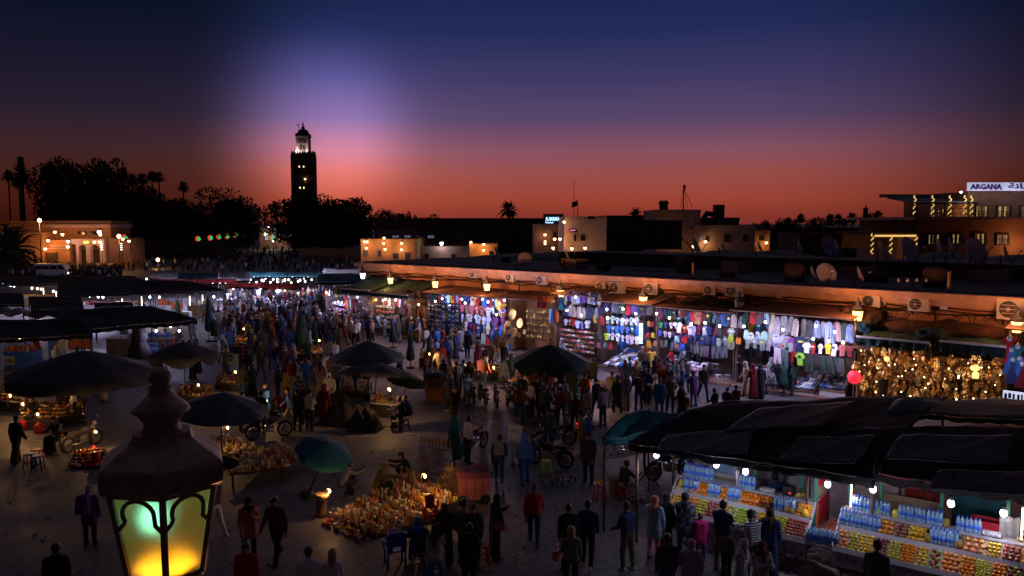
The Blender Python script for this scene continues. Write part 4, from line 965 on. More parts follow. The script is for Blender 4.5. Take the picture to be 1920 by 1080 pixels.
goods_row('brass stall','hat',941,948,575,'cap',['mustard','yellow'],0.12,2.5,1.6,0.02);goods_row('brass stall','lower hat',941,948,592,'cap',['rust','mustard'],0.12,2.5,1.6,0.02)
goods_row('brass stall','orange garment',938,950,608,'jacket',['orange'],0.6,2.55,0.8)
goods_row('brass stall','towel',1031,1046,578,'scarf',['white','red','blue','orange','teal'],0.16,2.4,0.95,0.02,8,False)
s,z=PW(1016,556,2.4);q=ob('red_cloth',grid_sheet(lambda u,v:(u*0.75,0.06*sin(u*9),-0.7*v),8,4,0.01,M('red_cloth',(0.35,0.02,0.03),0.85),'red_cloth'),None,SW(s-.3,2.5,z),(0,0,WROT));tag(q,'red cloth hanging at the top of the brass stall','cloth')
# striped robe and slipper stall
stall_box('robe','stall of striped robes above racks of slippers',1038,1116,z_of(1040,552,2.3))
goods_row('robe stall','top',1060,1128,546,'poncho',['poncho_grey','poncho_blue','navy','poncho_grey','purple','poncho_blue'],0.27,2.3,0.8)
goods_row('robe stall','second',1056,1126,571,'poncho',['poncho_grey','charcoal','poncho_brown','navy','poncho_grey'],0.3,2.1,0.8)
goods_row('robe stall','dark',1040,1058,556,'dress',['navy','charcoal','teal'],0.4,2.3,0.75)
goods_row('robe stall','third',1056,1104,597,'shirt',['white','white','pale grey','light blue','red'],0.4,2.2,0.75)
for r,y in enumerate((618,627,636,645,654)):
 s,z=PW(1052,y,2.4+r*0.16);s1,_=PW(1112,y,2.4+r*0.16)
 q=ob('slipper_rack',None,None,SW(s,2.4+r*0.16,z),(0,0,WROT));tag(q,'sloping slipper shelf, number %s from the top in the robe stall'%('one','two','three','four','five')[r],'shelf','slipper shelves')
 m=MB();m.box(((s1-s)/2,0.02,-0.03),(s1-s,0.3,0.03),'wood');ob('board',m.mesh('board'),q)
 for k in range(13):
  c=['red','rust','white','pink','brown','tan','salmon'][(k*3+r)%7]
  t=ob('slipper',SHO,None,SW(s+(s1-s)*(k+0.5)/13,2.4+r*0.16,z),(0,0,WROT+R(70)),COLORS[c]);tag(t,f'{c} slipper on shelf {("one","two","three","four","five")[r]} of the slipper rack','slipper','slippers on the racks')
  # T-shirt stall
stall_box('tee','blue white lit stall with a grid of T-shirts and folded stacks',1118,1226,z_of(1135,566,2.3))
goods_row('T-shirt stall','top',1132,1224,568,'jacket',['charcoal','grey','black','navy','purple','red','charcoal','dark green'],0.3,2.3,0.75)
goods_row('T-shirt stall','second',1136,1198,591,'shirt',['blue','light blue','red','white','navy','blue','pale grey'],0.4,2.3,0.72,0.03,8)
goods_row('T-shirt stall','third',1136,1200,608,'shirt',['white','navy','light blue','red','white','blue','lilac'],0.4,2.35,0.72,0.03,8)
goods_row('T-shirt stall','fourth',1136,1200,624,'shirt',['navy','blue','dark green','red','light blue','navy','white'],0.4,2.4,0.72,0.03,8)
goods_row('T-shirt stall','puffer',1106,1134,590,'jacket',['mustard','red','grey'],0.5,2.6,0.85);goods_row('T-shirt stall','pocket',1118,1142,622,'shirt',['charcoal','lime'],0.5,2.6,0.8)
goods_row('T-shirt stall','bag',1118,1148,646,'backpack',['charcoal','red','grey','salmon'],0.42,2.7,0.9)
goods_row('T-shirt stall','hanging bag',1212,1226,606,'backpack',['maroon','black','mustard'],0.3,2.6,0.8);goods_row('T-shirt stall','lower hanging bag',1212,1228,626,'backpack',['yellow','dark green','red'],0.3,2.6,0.8);goods_row('T-shirt stall','lowest hanging bag',1214,1230,645,'backpack',['yellow','salmon'],0.3,2.6,0.8)
# middle clothes stall
stall_box('middle','white lit clothes stall below the long brown awning bundle',1228,1372,z_of(1290,581,2.3))
goods_row('middle clothes stall','top',1228,1286,577,'jacket',['dark green','charcoal','grey','black','maroon','navy'],0.3,2.3,0.78)
goods_row('middle clothes stall','second',1234,1272,602,'shirt',TEES,0.33,2.3,0.55,0.04,8);goods_row('middle clothes stall','third',1234,1268,619,'shirt',TEES[::-1],0.33,2.3,0.55,0.04,8);goods_row('middle clothes stall','low',1234,1266,636,'trousers',DARKS,0.36,2.3,0.5)
goods_row('middle clothes stall','jersey',1288,1372,583,'shirt',['maroon','blue','salmon','charcoal','red','grey','navy','dark green','charcoal'],0.34,2.3,1.0,0.05)
goods_row('middle clothes stall','mixed',1270,1376,606,'shirt',['red','white','navy','red','pale grey','white','maroon','charcoal','pale grey'],0.36,2.2,0.85)
goods_row('middle clothes stall','lower mixed',1270,1376,624,'jacket',['red','white','charcoal','white','navy','pale grey','blue'],0.38,2.3,0.75)
goods_row('middle clothes stall','backpack',1266,1286,634,'backpack',['light blue','red'],0.4,2.7,0.9);goods_row('middle clothes stall','lower backpack',1266,1286,648,'backpack',['salmon','blue'],0.4,2.7,0.9)
goods_row('middle clothes stall','trouser',1290,1366,643,'trousers',['grey','navy','white','charcoal','red','blue','white'],0.42,2.3,0.75)
# poncho stall
stall_box('poncho','long white lit stall of striped ponchos and T-shirts',1374,1600,z_of(1395,584,2.3))
goods_row('poncho stall','entrance',1372,1394,590,'poncho',['poncho_brown','poncho_grey'],0.4,2.4,0.85)
goods_row('poncho stall','jersey',1394,1444,584,'jacket',['dark green','red','charcoal','light blue'],0.46,2.4,1.05,0)
goods_row('poncho stall','top',1442,1502,591,'poncho',['poncho_grey','poncho_brown','poncho_grey','cream','poncho_grey'],0.36,2.4,1.05)
goods_row('poncho stall','far',1500,1602,599,'poncho',['poncho_grey','poncho_blue','poncho_red','poncho_brown','charcoal','poncho_blue'],0.36,2.4,1.1)
goods_row('poncho stall','hoodie',1392,1486,620,'jacket',['pale grey','pink','grey','red','salmon','charcoal','white'],0.38,2.3,0.85)
goods_row('poncho stall','T-shirt',1396,1490,633,'shirt',['pale grey','white','white','navy','white','blue','grey'],0.44,2.5,0.9,0.05)
goods_row('poncho stall','club shirt',1484,1508,630,'shirt',['club_stripes','navy'],0.4,2.4,1.25,0)
goods_row('poncho stall','bright shirt',1506,1600,640,'shirt',['white','red','white','yellow','white','salmon','maroon'],0.4,2.5,0.95,0)
goods_row('poncho stall','bag',1363,1392,636,'backpack',['lime','orange','blue'],0.42,2.7,0.9,0);goods_row('poncho stall','lower shirt',1482,1506,657,'shirt',['red','lime'],0.46,2.6,0.9,0)
goods_row('poncho stall','white trouser',1452,1478,652,'trousers',['white','grey'],0.5,2.7,1.05,0)
goods_row('poncho stall','lowest',1500,1600,661,'trousers',['brown','charcoal','maroon','blue','khaki','navy','charcoal'],0.38,2.4,0.9)
# back walls are hung with a second layer
for st,xa,xb,y0,y1 in(('jersey stall',802,946,560,622),('T-shirt stall',1120,1224,575,640),('middle clothes stall',1230,1372,585,655),('poncho stall',1376,1598,600,665),('robe stall',1040,1112,560,610)):
 for r in range(3):
  goods_row(st,('back','lower back','lowest back')[r],xa+4,xb-4,y0+(y1-y0)*r/3,'jacket' if r%2 else 'shirt',['charcoal','mustard','navy','grey','red','light blue','black','salmon','teal','pale grey'],0.62,0.8,1.0,0.1,15,False)
  # display tables with folded garments
def fold_table(stall,xa,ya,xb,yb,z0,z1,nu,nv,cols,label):
 p00,p10=G(xa,ya,z0),G(xb,ya+(xb-xa)*0.06,z0)
 s0=(p00-WA).dot(WD);s1=(p10-WA).dot(WD);o0=(p00-WA).dot(WN);p01=G(xa,yb,z1);o1=(p01-WA).dot(WN);o1=max(0.9,min(o1,o0-0.6))
 t=ob('display_table',None,None,SW(s0,o0,0),(0,0,WROT));tag(t,label,'table','display tables of folded clothes')
 w,d=s1-s0,o0-o1
 m=MB();m.addv([(0,0,z0-0.03),(w,0,z0-0.03),(w,d,z1-0.03),(0,d,z1-0.03),(0,0,z0-0.08),(w,0,z0-0.08),(w,d,z1-0.08),(0,d,z1-0.08)],[(0,1,2,3),(7,6,5,4),(4,5,1,0),(5,6,2,1),(6,7,3,2),(7,4,0,3)],'wood');ob('top',m.mesh('top'),t)
 m=MB();m.box((w/2,0.05,(z0-0.1)/2),(w,0.04,z0-0.1),'pale_paint');ob('front_panel',m.mesh('front_panel'),t)
 sl=atan2(z1-z0,d)
 for j in range(nv):
  for i in range(nu):
   c=cols[rnd.randrange(len(cols))]
   f=ob('folded_garment',FOL,None,SW(s0+w*(i+0.5)/nu,o0-d*(j+0.5)/nv,z0+(z1-z0)*(j+0.5)/nv+0.0),(sl,0,WROT+R(rnd.uniform(-6,6))),tuple(min(.8,v*rnd.uniform(.8,1.2))for v in COLORS[c]),(w/nu/0.36,d/nv/0.32,rnd.uniform(0.8,1.5)))
   tag(f,f'{c} folded garment on the sloping table of the {stall}, {("front", "second", "third", "fourth", "fifth", "back")[min(5, j)]} row','clothing',f'folded clothes of the {stall}')
WH=['white','pale grey','white','light blue','grey','lilac','white','charcoal','pink']
fold_table('T-shirt stall',1132,686,1196,650,0.35,1.0,8,5,WH+['navy','blue'],'sloping table of folded T-shirts in the T-shirt stall')
fold_table('middle clothes stall',1226,690,1270,655,0.3,0.95,6,5,WH,'sloping table of folded clothes beside the hanging bags')
fold_table('middle clothes stall entrance',1326,694,1362,668,0.3,0.9,5,4,WH,'short sloping table of folded clothes before the poncho stall')
fold_table('poncho stall',1402,716,1474,676,0.3,1.0,9,6,WH,'largest sloping table of folded clothes, under the white trousers')
fold_table('poncho stall end',1536,728,1592,690,0.5,1.1,6,5,['grey','white','denim','charcoal','navy','pale grey'],'table of folded clothes nearest the lamp shop')
fold_table('backpack corner',1272,704,1324,676,0.35,1.0,8,5,WH+['navy'],'table of folded clothes between the hanging bags and the short table')
fold_table('club shirt end',1478,728,1532,690,0.35,1.05,8,5,WH+['denim'],'table of folded clothes beneath the red and lime shirts')
fold_table('jersey stall',872,640,926,622,0.3,0.8,7,3,WH+DARKS,'low table of folded clothes in front of the jerseys')
# bulbs of these stalls
for i,(x,y)in enumerate(((816,565),(829,560),(866,561),(872,568),(905,561),(915,566),(936,569),(946,563),(931,590),(1063,582),(1079,557),(1090,591),(1138,580),(1168,579),(1192,588),(1139,596),(1168,600),(1189,601),(1231,588),(1255,596),(1265,608),(1296,607),(1322,605),(1349,611),(1395,612),(1435,604),(1468,618),(1530,611),(1565,622),(1525,635),(1554,639),(1581,642))):
 st='jersey stall' if x<950 else 'robe stall' if x<1118 else 'T-shirt stall' if x<1228 else 'middle clothes stall' if x<1374 else 'poncho stall'
 s,z=PW(x,y,2.95)
 bulb_at(SW(s,2.95,z),f'bare white bulb hanging in front of the {st}, {("leftmost pair","upper","lower","middle","right hand")[i % 5]} one at {("jackets","shirts","striped cloth","dark clothes")[i % 4]}','bulbs of the clothes stalls',66,k=1.25,out=0.7)
 # column of little blue white lamps
EM('led_blue',(0.55,0.8,1.0),3.0)
s,z=PW(1201,642,2.7);q=ob('light_column',None,None,SW(s,2.7,0));tag(q,'upright column of small bluish lamps beside the T-shirt grid','lamp')
m=MB();m.box((0,0,z/2+.6),(0.1,0.05,z+1.2),'iron');ob('post',m.mesh('post'),q)
m=MB();m.box((0,-0.05,0),(0.2,0.06,0.06),'led_blue');lm=m.mesh('lamp')
for k in range(9):ob('lamp',lm,q,(0,-0.03,z+0.13*k))
# mannequins
def mannequin(loc,rz,cols,label,arms=True):
 o=ob('mannequin',None,None,loc,(0,0,rz));tag(o,label,'mannequin','shop mannequins')
 m=MB();m.lathe([(0.2,0),(0.02,0.05),(0.02,0.75)],10,'iron');ob('stand',m.mesh('stand'),o)
 m=MB();m.lathe([(0.33,0.35),(0.27,0.7),(0.16,1.05),(0.19,1.3),(0.17,1.42),(0.06,1.48)],12,'cloth');ob('gown',m.mesh('gown'),o,color=COLORS[cols[0]])
 m=MB();m.lathe([(0.05,1.47),(0.05,1.56),(0.085,1.62),(0.09,1.7),(0.04,1.8)],10,'plain');ob('head',m.mesh('head'),o,color=(0.5,0.42,0.4))
 if arms:
  m=MB()
  for s_ in(-1,1):m.tube([(s_*0.17,0,1.4),(s_*0.27,0,1.15),(s_*0.26,-0.06,0.85)],[0.06,0.06,0.07],7,'cloth')
  ob('sleeve',m.mesh('sleeve'),o,color=COLORS[cols[1]])
for x,y,c,lb in((1215,694,('rust','red'),'mannequin in a red patterned gown beside the folded clothes'),(944,655,('orange','tan'),'mannequin in an orange gown beside the brass trays'),(772,640,('mustard','brown'),'mannequin in a golden kaftan between baskets and jerseys'),(785,642,('rust','brown'),'mannequin in a rust kaftan nearest the jersey stall'),(762,634,('olive','mustard'),'mannequin in an olive kaftan by the basket stall'),(741,628,('dark green','brown'),'mannequin in a dark green kaftan in the basket stall')):
 mannequin(G(x,y),WROT,c,lb)
 # ------------------------------------------------------------------ kaftan, basket and trinket stalls at the far end
stall_box('kaftan','dim warm stall of brown kaftans and leather',756,799,z_of(770,560,2.3),back='wall_ochre')
goods_row('kaftan stall','top',752,800,543,'poncho',['brown','dark brown','brown','rust'],0.34,2.4,0.9);goods_row('kaftan stall','second',757,798,570,'dress',['tan','maroon','brown','mustard','rust'],0.42,2.2,0.95);goods_row('kaftan stall','low',757,796,592,'dress',['tan','brown','rust','olive'],0.5,2.4,0.95)
stall_box('basket','warm lit stall of baskets and white crockery under a green awning',692,756,z_of(700,556,2.3),back='wall_pink')
stall_box('trinket','white lit trinket and sunglasses stall under a dark green awning',606,690,z_of(640,552,2.3),back='wall_pink')
B_=MB();B_.lathe([(0.16,0),(0.24,0.22),(0.25,0.26),(0.22,0.26),(0.14,0.04)],12,'cloth');B_.tube([(-0.2,0,0.25),(-0.12,0,0.42),(0.12,0,0.42),(0.2,0,0.25)],0.015,5,'cloth');BASK=B_.mesh('basket')
for i,(x,y)in enumerate(((694,560),(694,572),(702,566),(712,556),(724,556),(735,558),(748,560),(690,585))):
 s,z=PW(x,y,2.4);q=ob('basket',BASK,None,SW(s,2.5,z),(0,0,i),COLORS[['tan','beige','mustard'][i%3]]);tag(q,f'{("tan","beige","mustard")[i % 3]} straw basket hanging in the basket stall, {("top","upper","lower","middle")[i // 2 % 4]} place','basket','straw baskets')
P_=MB();P_.lathe([(0.05,0),(0.09,0.08),(0.07,0.15),(0.08,0.17)],9,'gloss');POT=P_.mesh('pot')
def small_goods(name,me,stall,xa,xb,ys,cols,n,o,cat,k=1.0,board='wood'):
 for r,y in enumerate(ys):
  s,z=PW(xa,y,o);s1,_=PW(xb,y,o)
  q=ob('shelf',None,None,SW(s,o,z),(0,0,WROT));tag(q,f'shelf {("one","two","three","four","five","six")[r]} of the {stall}','shelf',f'shelves of the {stall}')
  m=MB();m.box(((s1-s)/2,0.12,-0.015),(s1-s,0.36,0.025),MATS[board]);ob('board',m.mesh('board'),q)
  for i in range(n):
   c=cols[(i*5+r*3)%len(cols)]
   t=ob(name,me,None,SW(s+(s1-s)*(i+0.5)/n,o-0.05,z),(0,0,WROT+R(rnd.uniform(-20,20))),COLORS[c],k*rnd.uniform(0.8,1.15));tag(t,f'{c} {name.replace("_", " ")} on shelf {("one","two","three","four","five","six")[r]} of the {stall}',cat,f'{cat}s of the {stall}')
small_goods('pot',POT,'basket stall',704,740,(576,585,594,603,612),['white','pale grey','white','salmon','cream'],9,2.1,'pot',1.2)
BX=MB();BX.box((0,0,0.09),(0.16,0.1,0.18),'plain');BOXM=BX.mesh('small_box')
small_goods('small_box',BOXM,'trinket stall',622,646,(570,580,590,600,610),['white','lilac','pale grey','pink','light blue','purple'],9,2.2,'box',0.9,'pale_paint')
small_goods('small_box',BOXM,'trinket stall end',664,688,(566,577,588,599,610),['maroon','grey','brown','white','purple','charcoal'],9,2.2,'box',0.9,'wood')
goods_row('trinket stall','top',606,656,540,'jacket',['white','charcoal','grey','red','yellow','navy'],0.3,2.5,0.9);goods_row('trinket stall','scarf',646,664,560,'scarf',['red','maroon','white','tan'],0.22,2.4,1.0,0.05,20,False)
goods_row('basket stall','scarf',718,756,556,'scarf',['red','salmon','white','maroon','orange','beige'],0.26,2.4,0.8,0.05,20,False)
for i,(x,y,wm)in enumerate(((670,557,0),(705,562,1),(718,563,1),(723,561,0),(742,562,0),(757,557,0),(785,571,1),(634,566,0),(628,567,0),(641,567,0),(612,548,0))):
 s,z=PW(x,y,2.8);bulb_at(SW(s,2.8,z),f'{"warm" if wm else "white"} bulb at the front of the {"trinket" if x < 690 else "basket" if x < 758 else "kaftan"} stall, {("first","second","third","fourth","fifth","sixth","seventh","eighth","ninth","tenth","eleventh")[i]} of the far stalls','bulbs of the far stalls',30 if not wm else 22,bool(wm),1.25)
def awning(xa,xb,yb,o_front,drop,mat,label,bar=True,zback=None):
 s0,z=PW(xa,yb,o_front);s1,_=PW(xb,yb,o_front);zb=zback or z+0.9;w=s1-s0
 o=ob('shop_awning',None,None,SW(s0,0,0),(0,0,WROT));tag(o,label,'awning','shop awnings')
 def fn(u,v):return(u*w,-0.3-(o_front-0.3)*v,zb+(z-zb)*v-0.09*sin(pi*v)*(1+0.4*sin(u*9))+0.03*sin(u*23+v*5))
 ob('fabric',grid_sheet(fn,28,8,0.015,MATS[mat],'fabric'),o)
 ob('valance',grid_sheet(lambda u,v:(u*w,-o_front-0.02-0.03*sin(u*40),z-0.02-v*(drop+0.04*abs(sin(u*25)))),40,2,0.012,MATS[mat],'valance'),o)
 if bar:
  m=MB();m.box((w/2,-o_front-0.06,z+0.02),(w,0.07,0.09),'pale_paint');ob('front_bar',m.mesh('front_bar'),o)
 return o
M('awning_green',(0.018,0.05,0.045),0.85,0.4,2.5,bump=0.3)
awning(694,766,548,3.1,0.2,'awning_green','green awning with a pale front bar over the basket stall');awning(640,694,541,3.3,0.3,'awning_green','dark green awning over the trinket stall')
awning(1606,1744,631,3.2,0.32,'awning_green','dark green awning with pale bar, first over the lamp shop',True,z_of(1650,612,0.4));awning(1762,1888,640,3.2,0.4,'awning_green','sagging dark green awning with pale bar, second over the lamp shop',True,z_of(1800,620,0.4))
# loose tarpaulin rolled on the awnings
for i,(xa,xb,y,h,lb)in enumerate(((1606,1640,612,0.55,'crumpled green tarpaulin at the corner of the lamp shop awning'),(1715,1775,625,0.6,'crumpled teal tarpaulin lump between the two lamp shop awnings'))):
 s0,z0=PW(xa,y,2.6);s1,_=PW(xb,y,2.6)
 def fn(u,v,L=s1-s0,h=h):
  a=v*2*pi;e=max(0.05,sin(pi*u)**0.5);rr=h*0.5*e*(1+0.3*sin(u*13)*sin(a*3)+0.2*sin(a*5+u*9))
  return(u*L,cos(a)*rr,sin(a)*rr)
 tag(ob('tarpaulin',grid_sheet(fn,26,16,0.0,'tarp_green','tarpaulin'),None,SW(s0,2.6,z0),(0,0,WROT)),lb,'tarpaulin')
 # ------------------------------------------------------------------ lamp shop
stall_box('lamp','deep lamp shop crowded with glowing pierced brass lanterns',1600,1886,z_of(1610,650,2.3),2.6,back='wall_ochre',rail=False)
def pierced(name,k,rgb=(1.0,0.5,0.13),sc=26.0):
 m,t,b=_mat(name);n=t.nodes.new;L=t.links.new
 tcn=n('ShaderNodeTexCoord');w=n('ShaderNodeTexVoronoi');w.inputs['Scale'].default_value=sc;L(tcn.outputs['Object'],w.inputs['Vector'])
 g=n('ShaderNodeMath');g.operation='LESS_THAN';g.inputs[1].default_value=0.34;L(w.outputs['Distance'],g.inputs[0])
 b.inputs['Base Color'].default_value=(0.32,0.17,0.06,1);b.inputs['Metallic'].default_value=0.8;b.inputs['Roughness'].default_value=0.35
 b.inputs['Emission Color'].default_value=(*rgb,1)
 mm=n('ShaderNodeMath');mm.operation='MULTIPLY';mm.inputs[1].default_value=k;L(g.outputs[0],mm.inputs[0]);L(mm.outputs[0],b.inputs['Emission Strength'])
 m.cycles.emission_sampling='NONE';MATS[name]=m
pierced('pierced_lit',0.55,(1.0,0.42,0.1));pierced('pierced_dim',0.03,sc=30);pierced('pierced_bright',1.7,(1.0,0.5,0.15),20)
EM('glass_glow',(1.0,0.55,0.2),1.5);EM('glass_red',(1.0,0.03,0.06),0.9);EM('lamp_spark',(1.0,0.72,0.36),16.0)
def lantern_kind(prof,mat,n=14):
 m=MB();m.lathe(prof,n,MATS[mat]);return m.mesh('shade')
cap_=MB();cap_.lathe([(0.07,0),(0.09,0.02),(0.04,0.09),(0.01,0.12)],10,'brass');cap_.tube([(0,0,0.1),(0,0,0.45)],0.006,4,'iron');LCAP=cap_.mesh('cap_and_chain')
fin_=MB();fin_.lathe([(0.005,-0.12),(0.03,-0.07),(0.015,-0.04),(0.05,0)],8,'brass');LFIN=fin_.mesh('finial')
SHAPES={'globe':[(0.04,-0.16),(0.12,-0.11),(0.16,0),(0.12,0.11),(0.05,0.16)],'teardrop':[(0.03,-0.2),(0.13,-0.1),(0.15,0),(0.09,0.14),(0.03,0.26)],'drum':[(0.08,-0.14),(0.12,-0.12),(0.12,0.1),(0.06,0.18)],'bell':[(0.16,-0.12),(0.14,-0.02),(0.08,0.1),(0.03,0.17)],'star':[(0.03,-0.17),(0.17,0),(0.03,0.17)]}
LK={(s,mt):lantern_kind(p,mt,7 if s=='star' else 14)for s,p in SHAPES.items()for mt in('pierced_lit','pierced_dim','pierced_bright')}
sp=MB();sp.ball((0,0,-0.02),(0.035,0.035,0.045),'lamp_spark',7,5);SPARK=sp.mesh('bulb')
r_=random.Random(12);cnt=0
def shop_lantern(x,y,o,k,shape,mt,label,grp='lanterns of the lamp shop',spark=False):
 s,z=PW(x,y,o);p=SW(s,o,z);t=ob('lantern',LK[(shape,mt)],None,p,(0,0,r_.random()*6),None,k);tag(t,' '.join(label.split()[:16]),'lantern',grp)
 h=SHAPES[shape][-1][1];lo_=SHAPES[shape][0][1]
 ob('cap_and_chain',LCAP,t,(0,0,h));ob('finial',LFIN,t,(0,0,lo_))
 if spark:ob('bulb',SPARK,t,(0.0,-SHAPES[shape][1][0]*0.0,lo_-0.03))
 return p
BIG=[(1641,656,1.35,'globe','pierced_lit'),(1657,661,1.1,'drum','pierced_bright'),(1674,660,1.6,'drum','pierced_dim'),(1693,661,1.3,'globe','pierced_dim'),(1722,662,1.6,'globe','pierced_lit'),(1634,681,1.1,'globe','pierced_lit'),(1649,684,1.1,'star','pierced_bright'),(1700,682,1.1,'teardrop','pierced_lit'),(1754,682,1.3,'drum','pierced_bright'),(1830,674,1.7,'bell','pierced_bright'),(1870,676,1.4,'bell','pierced_lit'),(1687,673,1.2,'bell','pierced_lit'),(1604,690,1.3,'globe','pierced_lit'),(1620,722,1.3,'teardrop','pierced_bright'),(1740,672,1.9,'teardrop','pierced_dim'),(1784,676,1.2,'globe','pierced_lit'),(1724,700,1.2,'globe','pierced_lit'),(1756,705,1.3,'drum','pierced_lit'),(1812,705,1.2,'teardrop','pierced_bright'),(1856,706,1.1,'globe','pierced_lit'),(1660,700,1.2,'bell','pierced_lit'),(1680,725,1.3,'star','pierced_dim')]
for i,(x,y,k,sh,mt)in enumerate(BIG):
 shop_lantern(x,y,2.9,k,sh,mt,f'large {"glowing" if mt != "pierced_dim" else "dull"} {sh} lantern, {("top" if y < 668 else "upper" if y < 690 else "lower")} tier, under the {("first" if x < 1745 else "second")} lamp shop awning')
for j in range(9):
 n_=24
 for i in range(n_):
  x=1606+(1880-1606)*(i+r_.uniform(0.1,0.9))/n_;y=655+(x-1606)*0.035+j*10.5+r_.uniform(-4,4)
  sh=r_.choice(list(SHAPES));mt=r_.choice(['pierced_lit','pierced_dim','pierced_dim','pierced_bright','pierced_dim']);spk=r_.random()<0.26
  shop_lantern(x,y,r_.uniform(0.9,2.6),r_.uniform(0.5,0.95),sh,mt,f'small {"bright" if spk else "dim"} {sh} lantern in the {("top","top","upper","upper","middle","middle","lower","lower","bottom")[j]} tier of the lamp shop, {("at the red lamp end","under the first awning","beside the tarpaulin lump","under the second awning","at the dress stall end")[min(4, i * 5 // n_)]}','small lanterns inside the lamp shop',spk)
for i,(x,y)in enumerate(((1625,680),(1660,668),(1690,690),(1725,672),(1650,715),(1705,715),(1760,690),(1800,680),(1835,690),(1865,690),(1780,715),(1830,720),(1745,730),(1680,738))):
 s,z=PW(x,y,2.5);lamp(SW(s,3.3,z),3.4,(1.0,0.46,0.14),0.05)
s,z=PW(1602,707,3.0);q=ob('lantern',lantern_kind(SHAPES['globe'],'glass_red'),None,SW(s,3.0,z),(0,0,0),None,2.0);tag(q,'big red glass lantern glowing at the corner of the lamp shop','lantern');ob('cap_and_chain',LCAP,q,(0,0,0.16))
s,z=PW(1828,690,3.0);q=ob('lantern',lantern_kind(SHAPES['globe'],'glass_glow'),None,SW(s,3.0,z),(0,0,0),None,(1.2,1.2,0.8));tag(q,'plain glowing parchment lantern, upper of a stacked pair','lantern');ob('cap_and_chain',LCAP,q,(0,0,0.16))
s,z=PW(1829,704,3.0);q=ob('lantern',lantern_kind(SHAPES['drum'],'glass_glow'),None,SW(s,3.0,z),(0,0,0),None,(1.1,1.1,0.9));tag(q,'plain glowing parchment lantern, lower of a stacked pair','lantern')
s,z=PW(1663,673,3.0);q=ob('lantern',lantern_kind(SHAPES['globe'],'glass_glow'),None,SW(s,3.0,z),(0,0,0),None,0.75);tag(q,'plain round parchment lantern glowing yellow','lantern');ob('cap_and_chain',LCAP,q,(0,0,0.16))
# dress stall at the end
stall_box('dress','stall of bright dresses on mannequins next to the lamp shop',1888,1990,z_of(1892,618,2.3))
MS=M('mannequin_silver',(0.5,0.48,0.5),0.35,0.1,5,metal=0.3)
for i,(x,y,c,lb)in enumerate(((1893,643,'red','red dress on a silver bust, topmost of the dress stall'),(1896,664,'blue','blue dress with a silver collar beneath the red one'),(1908,658,'teal','teal dress beside the blue one'),(1899,682,'navy','deep blue dress lowest in the dress stall'),(1917,690,'maroon','maroon dress at the far edge of the dress stall'),(1912,680,'blue','long bright blue dress below the teal one'))):
 s,z=PW(x,y,3.0);t=ob('dress',DRS,None,SW(s,3.0,z+0.25),(0,0,WROT),COLORS[c],0.8);tag(t,lb,'dress','dresses of the dress stall')
 m=MB();m.ball((0,-0.04,-0.08),(0.14,0.09,0.16),MS,10,6);m.tube([(0,0,0),(0,0,0.12)],0.045,8,MS);ob('bust',m.mesh('bust'),t)
s,z=PW(1900,690,4.2);lamp(SW(s,4.2,2.9),26,LV,0.06)
EM('panel_glow',(0.75,0.82,1.0),0.75);M('panel_ink',(0.05,0.06,0.3),0.5)
s,z=PW(1880,752,4.0);q=ob('lit_sign',None,None,SW(s,4.0,z),(0,0,WROT));tag(q,'white lit price board with blue writing by the dress stall','sign')
m=MB();m.box((0.9,0,0.22),(1.8,0.06,0.44),'panel_glow');ob('panel',m.mesh('panel'),q)
m=MB();x=0.1
while x<1.6:
 w=r_.uniform(0.05,0.13);m.box((x,-0.035,0.25+r_.uniform(-0.02,0.02)),(w,0.012,0.2),'panel_ink',0,0);x+=w+r_.uniform(0.03,0.12)
q2=ob('lettering',m.mesh('lettering'),q);q2['kind']='stuff'
